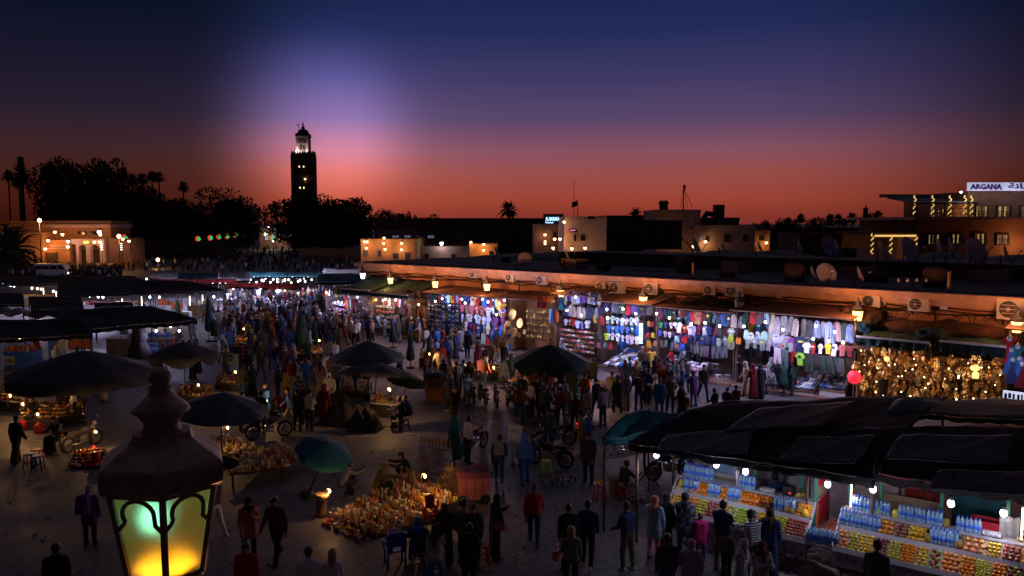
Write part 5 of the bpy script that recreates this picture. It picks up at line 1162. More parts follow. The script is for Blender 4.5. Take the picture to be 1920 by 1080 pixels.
# ------------------------------------------------------------------ street lanterns (the near one and those on the wall share a design)
M('lamp_metal',(0.44,0.29,0.18),0.55,0.3,14,metal=0.2,bump=0.15)
EM('lantern_glass',(1.0,0.50,0.15),5.5,True)
M('lantern_unlit',(0.45,0.45,0.47),0.3,0.1)
def lantern_meshes(glassmat,n=6,mt='lamp_metal'):
 rt,rb,h=0.235,0.165,0.46
 def ring(r,z,k):a=2*pi*(k+0.5)/n;return Vector((r*cos(a),r*sin(a),z))
 cap=MB();cap.lathe([(0.27,0.46),(0.285,0.475),(0.285,0.565),(0.275,0.585),(0.155,0.68),(0.14,0.70),(0.135,0.72)],n,mt,smooth=False,ph=0.5)
 top=MB();top.lathe([(0.10,0.70),(0.075,0.74),(0.075,0.77),(0.095,0.80),(0.122,0.825),(0.115,0.845),(0.06,0.90),(0.045,0.93),(0.048,0.955)],24,mt)
 fin=MB();fin.ball((0,0,0.995),0.05,mt,16,10)
 bars=MB()
 for k in range(n):bars.tube([ring(rt+0.006,h,k),ring(rb+0.006,0,k)],0.016,5,mt,False)
 for r,z in((rt,h-0.01),(rb,0.0)):
  for k in range(n):bars.tube([ring(r+0.004,z,k),ring(r+0.004,z,k+1)],0.014,5,mt,False)
 panes=[]
 for k in range(n):
  a,b,c,d=ring(rb,0.0,k),ring(rb,0.0,k+1),ring(rt,h,k+1),ring(rt,h,k)
  nn=(b-a).cross(d-a).normalized()
  p=MB();vs=[a,b,c,d];p.addv(vs+[v-nn*0.004 for v in vs],[(0,1,2,3),(7,6,5,4),(0,4,5,1),(1,5,6,2),(2,6,7,3),(3,7,4,0)],glassmat)
  tr=MB()
  def Q(u,v):q=a.lerp(b,u).lerp(d.lerp(c,u),v);return q+nn*0.004
  pts=[Q(0.02,0.60),Q(0.16,0.67)]+[Q(0.5-0.33*cos(t),0.78+0.16*sin(t))for t in[R(x)for x in range(-25,206,21)]]+[Q(0.84,0.67),Q(0.98,0.60)]
  tr.tube(pts,0.0105,6,mt)
  panes.append((p,tr))
 base=MB();base.lathe([(0.17,0.0),(0.175,-0.03),(0.07,-0.1),(0.05,-0.16),(0.045,-0.3)],n,mt,ph=0.5)
 return cap,top,fin,bars,panes,base
def lantern_proto(glassmat,tracery=True,mt='lamp_metal'):
 cap,top,fin,bars,panes,base=lantern_meshes(glassmat,6,mt)
 kids=[node('cap',cap.mesh('cap'),kids=[node('cap_neck',top.mesh('cap_neck')),node('finial',fin.mesh('finial'))]),node('frame',bars.mesh('frame')),node('base',base.mesh('base'))]
 for p,tr in panes:kids.append(node('pane',p.mesh('pane'),kids=[node('tracery',tr.mesh('tracery'))]if tracery else[]))
 return node('street_lantern',None,kids=kids)
LIT=lantern_proto('lantern_glass',False,'iron');UNLIT=lantern_proto('lantern_unlit',False,'iron');WHITE=lantern_proto(EM('lantern_white',(0.9,0.92,1.0),4.0,True),False,'iron')
br=MB();br.tube([(0,1.6,-0.2),(0,0.2,-0.34),(0,0,-0.28)],0.025,6,'lamp_metal')
br.tube([(0,1.5-0.1*k,-0.5+0.17*sin(k*0.9))for k in range(14)],0.016,5,'lamp_metal');BRK=br.mesh('bracket')
for i,(x,y,kd,lb)in enumerate(((732,526,LIT,'lit orange lantern over the basket stall'),(816,533,LIT,'lit orange lantern at the first corner of the jersey stall'),(913,538,LIT,'lit orange lantern above the jerseys'),(1051,550,LIT,'lit orange lantern between brass trays and striped robes'),(1206,563,LIT,'lit orange lantern above the T-shirt stall'),(1386,573,UNLIT,'unlit grey lantern above the poncho stall'),(1608,592,LIT,'lit orange lantern before the tall brown bulge'),(1907,613,LIT,'lit orange lantern above the dress stall'),(680,517,WHITE,'white lit lantern at the far end of the shop wall'))):
 s,z=PW(x,y,1.7);k={0:1.0,8:1.0}.get(i,1.0)
 pr=(kd[0],kd[1],kd[2],kd[3],kd[4],kd[5]+[node('bracket',BRK)],None)
 place(pr,SW(s,1.7,z-0.24),WROT,lb,'lantern','street lanterns along the shop wall',1.0 if x<1500 else 1.05)
 if kd is LIT:lamp(SW(s,2.5,z+0.75),190,(1.0,0.36,0.13),0.15);lamp(SW(s,2.2,z-0.5),18,(1.0,0.45,0.14),0.1)
 # ------------------------------------------------------------------ parasols
def parasol_proto(Rr,h,mat,n=8,drop=0.32,scallop=0.0,sag=0.05,rise=None):
 rise=rise if rise is not None else Rr*0.34
 m=MB();seg=n*4;rings=6
 vs=[(0,0,h)]
 for j in range(1,rings+1):
  t=j/rings
  for k in range(seg):
   a=2*pi*k/seg;f=(k%4)/4.0;mid=sin(pi*f)
   rr=Rr*t*(1-0.07*mid*t);z=h-rise*(t**1.25)-sag*mid*t
   vs.append((rr*cos(a),rr*sin(a),z))
 if drop:
  for k in range(seg):
   a=2*pi*k/seg;mid=sin(pi*(k%4)/4.0);x,y,z=vs[1+(rings-1)*seg+k]
   vs.append((x*1.005,y*1.005,z-drop*(1-scallop*(1-mid))))
 L=rings+(1 if drop else 0);fs=[]
 for k in range(seg):fs.append((0,1+k,1+(k+1)%seg))
 for j in range(L-1):
  for k in range(seg):k2=(k+1)%seg;fs.append((1+j*seg+k,1+(j+1)*seg+k,1+(j+1)*seg+k2,1+j*seg+k2))
 o=len(vs);vs2=[(x*0.997,y*0.997,z-0.015)for x,y,z in vs]
 m.addv(vs+vs2,fs+[tuple(reversed([o+i for i in f]))for f in fs],MATS[mat],True)
 p=MB();p.tube([(0,0,0),(0,0,h+0.02)],0.025 if Rr<2 else 0.035,8,'iron')
 b=MB();b.lathe([(0.28,0),(0.28,0.06),(0.08,0.1),(0.05,0.3)],12,'iron')
 f_=MB();f_.ball((0,0,h+0.05),0.05,'iron',8,6)
 kids=[node('canopy',m.mesh('canopy')),node('pole',p.mesh('pole'),kids=[node('base',b.mesh('base'))]),node('finial',f_.mesh('finial'))]
 r=MB();r.tube([(0.03,0,h-0.06),(Rr*0.5,0,h-0.06-rise*0.42),(Rr*0.97,0,h-rise-0.05)],0.012,4,'steel');rm=r.mesh('rib')
 for k in range(n):kids.append(node('rib',rm,rot=(0,0,2*pi*k/n)))
 return node('parasol',None,kids=kids)
M('canvas_dark',(0.06,0.06,0.068),0.8,0.35,2.5,spec=0.15,bump=0.2);M('canvas_green',(0.02,0.05,0.045),0.8,0.35,2.5,spec=0.15,bump=0.2);M('canvas_teal',(0.02,0.115,0.145),0.75,0.25,3,spec=0.15,bump=0.2);M('canvas_slate',(0.05,0.065,0.09),0.8,0.3,2.5,bump=0.2)
def parasol(x,yrim,z,wpx,mat,label,rise=None,drop=0.25,scallop=0.35,tilt=(0,0),n=8,sag=0.06,rz=0.3):
 c=G(x,yrim,z);Rr=wpx/2*c.y/F*1.03;h=z+(rise or Rr*0.34)
 place(parasol_proto(Rr,h,mat,n,drop,scallop,sag,rise),(c.x,c.y,0),0,label,'parasol','open market parasols',rot=(R(tilt[0]),R(tilt[1]),rz))
parasol(155,700,2.35,262,'canvas_dark','huge low dark parasol over the candle lit sellers',0.95,0.35,0.2,rz=0.2)
parasol(345,664,2.25,124,'canvas_dark','dark scalloped parasol behind the knob of the near lantern',0.6,0.42,0.75,n=6)
parasol(1031,676,2.3,148,'canvas_green','dark green scalloped parasol in front of the brass stall',0.72,0.4,0.7,rz=0.5)
parasol(690,668,2.1,136,'canvas_slate','dark grey peaked parasol at the edge of the crowd',0.75,0.12,0.0,rz=0.1)
parasol(410,764,2.15,166,'canvas_slate','slate grey parasol beside the near lantern cap',0.55,0.14,0.1,(4,3),rz=0.4)
parasol(700,700,1.75,150,'canvas_dark','low dark parasol slumped under the peaked one',0.5,0.1,0.0,(-6,8),rz=0.6)
parasol(748,712,1.6,78,'canvas_green','small torn green parasol tilted towards the bottle stall',0.35,0.06,0.0,(-24,16),rz=0.2)
parasol(575,828,1.75,106,'canvas_teal','small teal parasol tipped over the book table',0.32,0.05,0.0,(22,17),rz=0.3,sag=0.02)
# closed parasols
def closed_mesh(h,r,mat,seed):
 q=random.Random(seed);m=MB();n=18;prof=[(r*0.55,h*0.22),(r*0.95,h*0.26),(r*0.9,h*0.45),(r*0.7,h*0.6),(r*0.62,h*0.64),(r*0.7,h*0.7),(r*0.55,h*0.88),(r*0.2,h*0.985),(0.02,h)]
 vs,fs=[],[]
 for i,(rr,z)in enumerate(prof):
  for k in range(n):
   a=2*pi*k/n;f=1+0.22*(1 if k%2 else-1)*(1-i/len(prof))+q.uniform(-0.08,0.08)
   vs.append((rr*f*cos(a),rr*f*sin(a),z+q.uniform(-.02,.02)))
 for i in range(len(prof)-1):
  for k in range(n):k2=(k+1)%n;fs.append((i*n+k,i*n+k2,(i+1)*n+k2,(i+1)*n+k))
 fs.append(tuple(reversed(range(n))));fs.append(tuple(range(len(vs)-n,len(vs))));m.addv(vs,fs,MATS[mat],True)
 p=MB();p.tube([(0,0,0),(0,0,h*0.3)],0.03,8,'iron');b=MB();b.lathe([(0.25,0),(0.25,0.07),(0.06,0.1)],12,'iron')
 t=MB();t.lathe([(r*0.66,h*0.63),(r*0.66,h*0.66)],12,'rubber')
 return node('closed_parasol',None,kids=[node('canopy',m.mesh('canopy'),kids=[node('tie',t.mesh('tie'))]),node('pole',p.mesh('pole')),node('base',b.mesh('base'))])
for i,(x,yt,yb,w,mat,lb)in enumerate(((852,778,884,29,'canvas_teal','tall teal closed parasol behind the herb stall'),(263,610,690,36,'canvas_dark','dark closed parasol beside the juice counter'),(392,556,640,12,'canvas_green','slim green closed parasol by the stall end'),(334,562,606,12,'canvas_green','short green closed parasol in front of the long dark canopy'),(402,596,640,12,'canvas_green','second slim green closed parasol by the stall end'),(566,588,668,26,'canvas_green','wide green closed parasol in the crowd'),(737,606,652,13,'canvas_green','green closed parasol in front of the basket stall'),(770,625,690,14,'canvas_green','green closed parasol nearest the kaftan stall'),(945,676,728,22,'canvas_slate','blue grey closed parasol between the scooters'),(1469,684,742,17,'canvas_green','green closed parasol in front of the poncho stall'),(590,600,660,14,'canvas_green','narrow green closed parasol next to the wide one'))):
 b=G(x,yb);h=P(x,yt,b.y).z;place(closed_mesh(h,w*b.y/F*0.52,mat,i),b,i*0.7,lb,'parasol','closed parasols')
 # ------------------------------------------------------------------ canopies and food stalls
def canopy(label,cor,mat,sag=0.25,drop=0.18,seed=0,nu=26,nv=12,ridge=0.0,poles=True,name='canopy'):
 c=[G(x,y,z)for x,y,z in cor]
 ce=sum(c,Vector())/4;g=Vector((ce.x,ce.y,0))
 o=ob(name,None,None,g);tag(o,label,'canopy','dark market canopies')
 q=random.Random(seed);ph=[q.uniform(0,6)for _ in range(6)]
 def fn(u,v):
  a=c[0].lerp(c[1],u);b=c[3].lerp(c[2],u);p=a.lerp(b,v)-g
  w=sin(pi*u)*sin(pi*v)
  p.z+=-sag*w*0.6+ridge*sin(pi*v)+0.04*sin(u*9+ph[0])*sin(v*5+ph[1])+0.028*(1-abs(sin(u*11+v*3+ph[2])))**2+0.03*(1-abs(sin(v*8-u*5+ph[3])))**3+0.008*sin(u*41+v*23+ph[5])+0.12*abs(sin(u*6.28+ph[4]))*(1-abs(2*v-1))
  return p
 ob('sheet',grid_sheet(fn,nu,nv,0.02,MATS[mat],'sheet'),o)
 if drop:
  def val(u,v):
   p=Vector(fn(u,1.0));p.y-=0.012;p.z-=v*(drop+0.05*abs(sin(u*30)))+0.03;return p
  ob('valance',grid_sheet(val,48,2,0.012,MATS[mat],'valance'),o)
 if poles:
  for u,v in((0.02,0.03),(0.98,0.03),(0.98,0.96),(0.02,0.96)):
   p=fn(u,v);m=MB();m.tube([(0,0,0),(0,0,p.z)],0.035,6,'dark_wood');ob('pole',m.mesh('pole'),o,(p.x,p.y,0))
 return o
canopy('dark canopy of the farthest food stalls at the photo edge',((-60,517,3),(250,517,3),(300,533,3),(-60,531,3)),'tarp',seed=1)
canopy('long dark canopy tapering towards the red awnings',((110,528,3.2),(330,525,3.1),(428,544,2.9),(106,552,3.0)),'tarp',0.3,0.15,2)
canopy('dark canopy flap behind the pale canvas bundles',((52,556,3),(150,556,3),(158,576,3),(58,580,3)),'tarp',seed=3)
canopy('broad dark canopy over the bottled water counter',((58,584,3),(285,573,3.2),(370,600,2.9),(172,616,2.8)),'tarp',0.35,0.18,4)
canopy('dark canopy over the snack stall and orange cloth',((-40,600,3),(160,598,3.1),(174,627,2.8),(-40,638,2.8)),'tarp',0.3,0.15,5)
canopy('dark canopy over the fruit stall at the photo edge',((-60,549,3),(44,549,3),(46,570,2.9),(-60,574,2.9)),'tarp',0.3,0.1,6)
canopy('small dark canopy strip in front of the snack counter',((176,568,2.7),(248,566,2.7),(250,573,2.6),(178,576,2.6)),'tarp',0.1,0.1,7)
M('tarp_red',(0.30,0.035,0.03),0.8,0.3,2,bump=0.2);M('tarp_pale',(0.32,0.30,0.32),0.8,0.25,2,bump=0.2);M('tarp_teal',(0.02,0.09,0.11),0.8,0.35,2,bump=0.2)
for i,(x0,x1,y0,y1,mat,rdg,lb)in enumerate(((286,332,513,523,'tarp_pale',0.5,'pale peaked tent behind the long dark canopy'),(284,388,524,529,'tarp_red',0.1,'red awning in front of the pale tent'),(338,420,513,525,'tarp_teal',0.3,'teal tent beside the pale peaked one'),(372,438,523,531,'tarp_red',0.1,'red awning below the teal tent'),(414,462,515,526,'tarp_pale',0.5,'grey peaked tent over the white coated cooks'),(428,492,531,538,'tarp_red',0.12,'red awning nearest the dining tables'),(496,556,531,540,'tarp_red',0.1,'dark red awning over the benches'),(460,530,511,519,'tarp_teal',0.25,'teal tent under the string of lamps'),(528,600,510,519,'tarp_teal',0.25,'teal tent in line with the gateway'),(596,690,514,530,'tarp_green',0.25,'dark green tent touching the shop wall'),(610,700,505,512,'tarp_pale',0.2,'pale awning strip under the white lantern'))):
 canopy(lb,((x0,y0,3.1),(x1,y0,3.1),(x1+8,y1,2.7),(x0-6,y1,2.7)),mat,0.1,0.12,20+i,16,8,rdg)
 # strings of bare bulbs
STR=[(5,530),(20,535),(27,536),(60,540),(70,541),(77,542),(100,546),(157,554),(168,555),(184,556),(193,557),(281,557),(299,557),(275,523),(284,526),(331,521),(344,520),(352,528),(362,530),(372,531),(382,533),(401,556),(399,532),(412,530),(423,532),(435,531),(37,637),(293,620),(336,620),(320,612)]+[(462+7.2*k,522+3*sin(k*1.9))for k in range(18)]+[(468+13*k,528+2*sin(k*2.3))for k in range(9)]+[(437,540),(490,540),(519,546),(524,545),(534,544),(442,519),(540,513),(551,514),(606,513),(616,528)]
for i,(x,y)in enumerate(STR):
 zz=2.45 if y<600 else 2.2;p=G(x,y,zz)
 lb=f'bare bulb in the {"string of lamps over the dining tables" if 455 < x < 600 else "row under the long dark canopy" if y < 560 and x < 310 else "food stalls beside the red awnings" if y < 560 else "water bottle counter"}, {("first","second","third","fourth","fifth","sixth","seventh","eighth","ninth","tenth")[i % 10]} of batch {("one","two","three","four","five","six","seven")[i // 10]}'
 warm=i%7==5
 bulb_at(p,' '.join(lb.split()[:16]),'bulbs of the food stalls',((135 if x<440 else 230)if y<600 else 38)if(i%2==0 or x<440)else 0,warm,1.7 if y<560 else 1.3)
EM('tube_white',(0.95,1.0,0.75),3.0)
for i,(x,y0,y1)in enumerate(((357,555,573),(381,553,571),(267,556,575),(107,546,556),(83,540,552),(230,560,567))):
 a,Y=G(x,y1+25),0;Y=a.y;z0,z1=P(x,y1,Y).z,P(x,y0,Y).z
 o=ob('light_tube',None,None,(a.x,Y,0));tag(o,f'upright glowing tube on a post of the food stalls, {("between bottles and orange cloth", "at the counter end by the closed parasol", "by the water bottles", "in the fruit stall", "at the edge of the fruit stall", "low in the snack counter")[i]}','light tube','upright light tubes')
 m=MB();m.tube([(0,0.06,0),(0,0.06,z1)],0.035,6,'iron');ob('post',m.mesh('post'),o);m=MB();m.tube([(0,0,z0),(0,0,z1)],0.035,6,'tube_white');ob('tube',m.mesh('tube'),o)
 lamp((a.x,Y-0.2,(z0+z1)/2),12,(0.95,1.0,0.8),0.1)
def counter(x0,x1,yb,dep,h,mat,label,top='pale_paint',name='counter'):
 a,b=G(x0,yb),G(x1,yb);d=Vector((b.x-a.x,b.y-a.y,0));w=d.length;rz=atan2(d.y,d.x)
 o=ob(name,None,None,a,(0,0,rz));tag(o,label,'counter','stall counters')
 m=MB();m.box((w/2,dep/2,h/2),(w,dep,h),MATS[mat]);ob('body',m.mesh('body'),o)
 m=MB();m.box((w/2,dep/2,h+0.02),(w+0.06,dep+0.06,0.04),MATS[top]);ob('top',m.mesh('top'),o)
 return o,w,rz
 # water bottles
M('bottle_plastic',(0.24,0.40,0.62),0.12,0.05,6,spec=0.6,alpha=0.82);M('bottle_blue',(0.02,0.08,0.5),0.35,0.05);M('bottle_label',(0.05,0.16,0.62),0.5,0.1)
bb=MB();bb.lathe([(0.038,0),(0.042,0.01),(0.042,0.19),(0.036,0.205),(0.042,0.22),(0.03,0.255),(0.014,0.285),(0.014,0.295)],10,'bottle_plastic')
bc=MB();bc.lathe([(0.017,0.293),(0.017,0.32)],8,'bottle_blue');bl=MB();bl.lathe([(0.0433,0.09),(0.0433,0.17)],10,'bottle_label')
WB=node('water_bottle',bb.mesh('water_bottle'),kids=[node('cap',bc.mesh('cap')),node('label',bl.mesh('label'))])
def bottles(p0,du,dv,nu,nv,label,sc=1.0,skip=0.0):
 for j in range(nv):
  for i in range(nu):
   if rnd.random()<skip:continue
   place(WB,p0+du*i+dv*j+Vector((rnd.uniform(-.008,.008),rnd.uniform(-.008,.008),0)),rnd.random()*6,label if nv==1 else('front','second','back')[j]+' row '+label,'bottle','bottles of water',sc)
def on_counter(proto_name,me,o,w,rz,dep,h,n,rows,cols,label,cat,group,k=(0.8,1.2)):
 for j in range(rows):
  for i in range(n):
   lp=Matrix.Rotation(rz,3,'Z')@Vector((w*(i+0.5)/n+rnd.uniform(-.05,.05),dep*(j+0.5)/rows,0))
   c=cols[rnd.randrange(len(cols))]
   t=ob(proto_name,me,None,o.location+lp+Vector((0,0,h+0.04)),(0,0,rnd.random()*6),COLORS[c],rnd.uniform(*k));tag(t,f'{c} {label}',cat,group)
FR=MB();FR.ball((0,0,0.05),0.05,'gloss',8,5);FRM=FR.mesh('fruit')
o,w,rz=counter(0,100,574,1.2,0.9,'wood','fruit stall counter glowing under the far dark canopy');m=MB();r_=random.Random(5);fc=[M('far_fruit_%d'%k,COLORS[c],0.5)for k,c in enumerate(('orange','yellow','mustard','red'))]
for k in range(150):m.ball((w*r_.random(),1.2*r_.random(),0.98+r_.uniform(0,0.12)),r_.uniform(0.06,0.1),fc[k%4],6,4)
q=ob('fruit_heap',m.mesh('fruit_heap'),None,o.location,(0,0,rz));tag(q,'fruit heaped on the far fruit stall counter','fruit',None,'stuff')
o,w,rz=counter(156,268,592,1.0,0.95,'pale_paint','snack counter with orange wares under the long dark canopy');on_counter('small_box',BOXM,o,w,rz,1.0,0.95,22,3,['salmon','orange','red','cream','white'],'packet on the far snack counter','box','packets on the snack counter',(1.2,1.9))
bottles(o.location+Vector((w*0.62,0.4,1.0)),Vector((0.1,0,0)),Vector((0,0.1,0)),9,1,'water bottle in the line on the far snack counter',1.1)
o,w,rz=counter(352,386,592,0.9,0.95,'wood','short wooden counter between two glowing tubes');on_counter('pot',POT,o,w,rz,0.9,0.95,8,2,['white','pale grey','salmon'],'pot on the short wooden counter','pot','pots on the short counter',(1.3,2.0))
o,w,rz=counter(200,326,664,1.0,1.0,'wood','long wooden juice counter crowded with water bottles')
bottles(o.location+Vector((w*0.34,0.15,1.04)),Vector((0.11,0,0)),Vector((0.02,0.12,0)),8,3,'water bottle grouped at the start of the long juice counter',1.15);bottles(o.location+Vector((w*0.62,0.15,1.04)),Vector((0.12,0,0)),Vector((0.02,0.13,0)),6,3,'water bottle in the middle of the long juice counter',1.2);bottles(o.location+Vector((w*0.84,0.15,1.04)),Vector((0.12,0,0)),Vector((0.02,0.13,0)),4,3,'water bottle at the closed parasol end of the long juice counter',1.2)
on_counter('orange',FRM,o,w,rz,0.5,1.0,12,1,['orange','yellow','lime'],'fruit on the long juice counter','fruit','fruit of the juice counter',(1.0,1.4))
# shrink-wrapped water packs standing before that counter
def water_pack(loc,rz,label):
 o=ob('water_pack',None,None,loc,(0,0,rz));tag(o,label,'water pack','wrapped packs of water')
 m=MB()
 for i in range(4):
  for j in range(3):m.lathe([(0.04,0),(0.042,0.2),(0.018,0.28),(0.018,0.31)],8,'bottle_plastic',(0.09*(i-1.5),0.09*(j-1),0))
 q=ob('bottle',m.mesh('bottle'),o);q['kind']='stuff'
 m=MB();m.box((0,0,0.12),(0.372,0.282,0.16),M('wrap',(0.06,0.2,0.65),0.2,0.2,alpha=0.55));ob('wrap',m.mesh('wrap'),o)
for k in range(3):water_pack(G(282,667)+Vector((0,-0.25,0.31*k)),0.1,f'wrapped pack of water bottles, {("lowest", "middle", "top")[k]} of the stack by the closed parasol')
for k in range(3):water_pack(G(291,668)+Vector((0.1,-0.25,0.31*k)),0.0,f'wrapped pack of water bottles, {("lowest", "middle", "top")[k]} of the second stack by the closed parasol')
# snack stall at the photo edge
o,w,rz=counter(8,64,692,0.9,1.0,'bottle_label','blue edged snack stall at the photo edge heaped with sweets','bottle_label');on_counter('small_box',BOXM,o,w,rz,0.9,1.0,13,4,['mustard','hot pink','purple','orange','yellow','salmon','cream'],'sweet packet heaped on the blue edged snack stall','box','sweets of the snack stall',(0.8,1.5))
bottles(o.location+Vector((0.1,0.75,1.04)),Vector((0.12,0,0)),Vector((0,0.12,0)),9,1,'water bottle behind the sweets of the snack stall',1.2)
m=MB();m.box((0.33,-0.03,0.5),(0.62,0.03,0.5),'pale_paint')
for k in range(6):m.box((0.12+0.09*k,-0.05,0.5),(0.05,0.01,0.3),M('ink_mixed%d'%k,COLORS[('mustard','blue','red','red','purple','green')[k]],0.6))
q=ob('notice_board',m.mesh('notice_board'),o)
# hanging cloths, fridges and pale canvas among the stalls
def cloth_panel(x0,x1,y0,y1,yb,mat,label):
 Y=G(x0,yb).y;a,b=P(x0,y0,Y),P(x1,y1,Y);w=b.x-a.x;h=a.z-b.z
 o=ob('hanging_cloth',grid_sheet(lambda u,v:(u*w,0.05*sin(u*14)+0.03*sin(u*31+v*3),-v*h),24,6,0.012,MATS[mat],'hanging_cloth'),None,a);tag(o,label,'cloth','hanging cloths of the food stalls')
M('cloth_orange',(0.5,0.13,0.05),0.85,0.2,3)
cloth_panel(126,169,626,655,690,'cloth_orange','orange cloth hung as a screen beside the fridges');cloth_panel(296,318,562,572,600,'cloth_orange','slack orange cloth under the long dark canopy');cloth_panel(318,343,567,580,600,'cloth_orange','second orange cloth under the long dark canopy');cloth_panel(63,74,630,652,690,'tarp_red','red cloth hung by the snack stall')
M('fridge_white',(0.55,0.56,0.6),0.35,0.08)
for x,yb,h,lb in((102,690,1.8,'tall white drinks fridge beside the orange cloth'),(115,690,1.6,'grey fridge next to the tall drinks fridge'),(232,625,1.3,'white freezer cabinet under the broad dark canopy'),(348,612,1.2,'pale cabinet by the short closed parasol'),(186,700,1.0,'pale crate sized cabinet under the dark canopy edge')):
 p=G(x,yb);o=ob('fridge',None,None,p,(0,0,0.05));tag(o,lb,'fridge','cabinets of the food stalls')
 m=MB();m.box((0,0.3,h/2),(0.65,0.6,h),'fridge_white');ob('body',m.mesh('body'),o);m=MB();m.box((0,-0.02,h*0.55),(0.55,0.03,h*0.7),MATS['bottle_label' if h>1.7 else 'pale_paint']);m.tube([(0.22,-0.06,h*0.4),(0.22,-0.06,h*0.7)],0.015,5,'steel');ob('door',m.mesh('door'),o)
for x,y,lb in((12,585,'pale bundled canvas at the photo edge'),(38,588,'pale sagging canvas roof beside the bundled one'),(88,592,'grey canvas roof strip by the dark flap')):
 p=G(x,y,2.4);q=random.Random(x)
 o=ob('canvas_bundle',grid_sheet(lambda u,v:((u-.5)*2.6,(v-.5)*1.6,0.3*sin(pi*u)*sin(pi*v)+0.1*sin(u*11+v*6)),18,10,0.03,'tarp_pale','canvas_bundle'),None,p);tag(o,lb,'canvas','pale canvas pieces')
 # dining tables with benches in front of the white coated cooks
for i,(x,y,w)in enumerate(((445,590,2.6),(480,586,3.0),(520,588,2.8),(470,572,3.0),(505,572,3.0),(430,575,2.4),(560,580,2.6))):
 p=G(x,y);o=ob('dining_table',None,None,p,(0,0,0.15*(i%3)));tag(o,f'white covered dining table of the food stalls, {("nearest the short counter", "front middle", "front by the crowd", "second row middle", "second row by the crowd", "below the grey tent", "deepest in the crowd")[i]}','table','dining tables')
 m=MB();m.box((0,0,0.74),(w,0.8,0.05),'fridge_white');ob('top',m.mesh('top'),o);m=MB();m.box((0,0,0),(0.05,0.05,0.71),'iron');lm=m.mesh('leg')
 for sx in(-1,1):
  for sy in(-1,1):ob('leg',lm,o,(sx*(w/2-0.1),sy*0.3,0.358))
 for k in range(7):
  t=ob('bowl',POT,None,p+Vector(((k-3)*w/8,rnd.uniform(-.2,.2),0.765)),(0,0,0),COLORS[('white','red','cream','orange')[k%4]],1.0);tag(t,f'{("white", "red", "cream", "orange")[k % 4]} bowl on a dining table of the food stalls','bowl','bowls on the dining tables')
  # ------------------------------------------------------------------ candle lit goods on the square
M('oil_glass',(0.35,0.22,0.06),0.15,0.3,30,spec=0.6);M('oil_cap',(0.45,0.32,0.12),0.4,0.2)
ob1=MB();ob1.lathe([(0.028,0),(0.03,0.01),(0.03,0.12),(0.012,0.155),(0.012,0.18)],8,'gloss');ob1.lathe([(0.016,0.178),(0.016,0.205)],7,'oil_cap');OIL=ob1.mesh('oil_bottle')
cb=MB();cb.box((0,0,0.1),(0.14,0.07,0.2),'plain');cb.box((0,-0.037,0.1),(0.1,0.004,0.12),'pale_paint');CRT=cb.mesh('carton')
jr=MB();jr.lathe([(0.05,0),(0.055,0.02),(0.055,0.1),(0.04,0.115)],10,'gloss');jr.lathe([(0.047,0.113),(0.047,0.14)],9,'brass');JAR=jr.mesh('jar')
pk=MB();pk.box((0,0,0.03),(0.2,0.14,0.06),'cloth',taper=0.85);PKT=pk.mesh('packet')
kn=MB();kn.ball((0,0,0.05),(0.09,0.07,0.055),'cloth',8,5);BND=kn.mesh('bundle')
def quad(px,z=0.0):return[G(x,y,z)for x,y in px]
def bil(q,u,v):return q[0].lerp(q[1],u).lerp(q[3].lerp(q[2],u),v)
CNT={}
def wares(q,nu,nv,kinds,stall,zf=None,yaw=None,rows=('front','second','middle','fourth','back')):
 for j in range(nv):
  for i in range(nu):
   u,v=(i+0.5+rnd.uniform(-.25,.25))/nu,(j+0.5+rnd.uniform(-.2,.2))/nv
   nm,me,cols,k,cat=kinds[rnd.randrange(len(kinds))]if not isinstance(kinds,dict)else kinds[j]
   for fb in(('packet',PKT),('pouch',BND),('tin',JAR),('small_bag',PKT)):  # surplus wares repeat the packet, bundle and jar shapes under other names
    if CNT.get(nm,0)>285:nm,me,cat=fb[0],fb[1],fb[0].split('_')[-1]
   CNT[nm]=CNT.get(nm,0)+1
   p=bil(q,u,v);p.z+=zf(u,v)if zf else 0.02;c=cols[rnd.randrange(len(cols))]
   t=ob(nm,me,None,p,(0,0,yaw+R(rnd.uniform(-20,20))if yaw is not None else rnd.random()*6),tuple(min(.8,x*rnd.uniform(.8,1.25))for x in COLORS[c]),k*rnd.uniform(0.85,1.2))
   tag(t,f'{c} {nm.replace("_", " ")} in the {rows[min(len(rows) - 1, j * len(rows) // nv)]} rows of the {stall}',cat,f'wares of the {stall}')
AMB=['mustard','tan','cream','brown','orange'];CAR=['white','cream','pink','salmon','pale grey','yellow','white']
KO=('oil_bottle',OIL,AMB,1.05,'bottle');KC=('carton',CRT,CAR,0.68,'box');KJ=('jar',JAR,AMB,1.0,'jar');KP=('packet',PKT,['beige','brown','rust','red','cream','tan'],1.0,'packet');KB=('bundle',BND,['brown','tan','rust','beige','mustard','dark brown'],1.2,'bundle')
def ground_cloth(q,mat,label,lift=0.006,name='ground_cloth'):
 m=grid_sheet(lambda u,v:bil(q,u,v)+Vector((0.03*sin(v*17),0.03*sin(u*15),lift+0.012*abs(sin(u*19+v*11)))),16,10,0.004,MATS[mat],name);tag(ob(name,m),label,'cloth','ground cloths of the sellers')
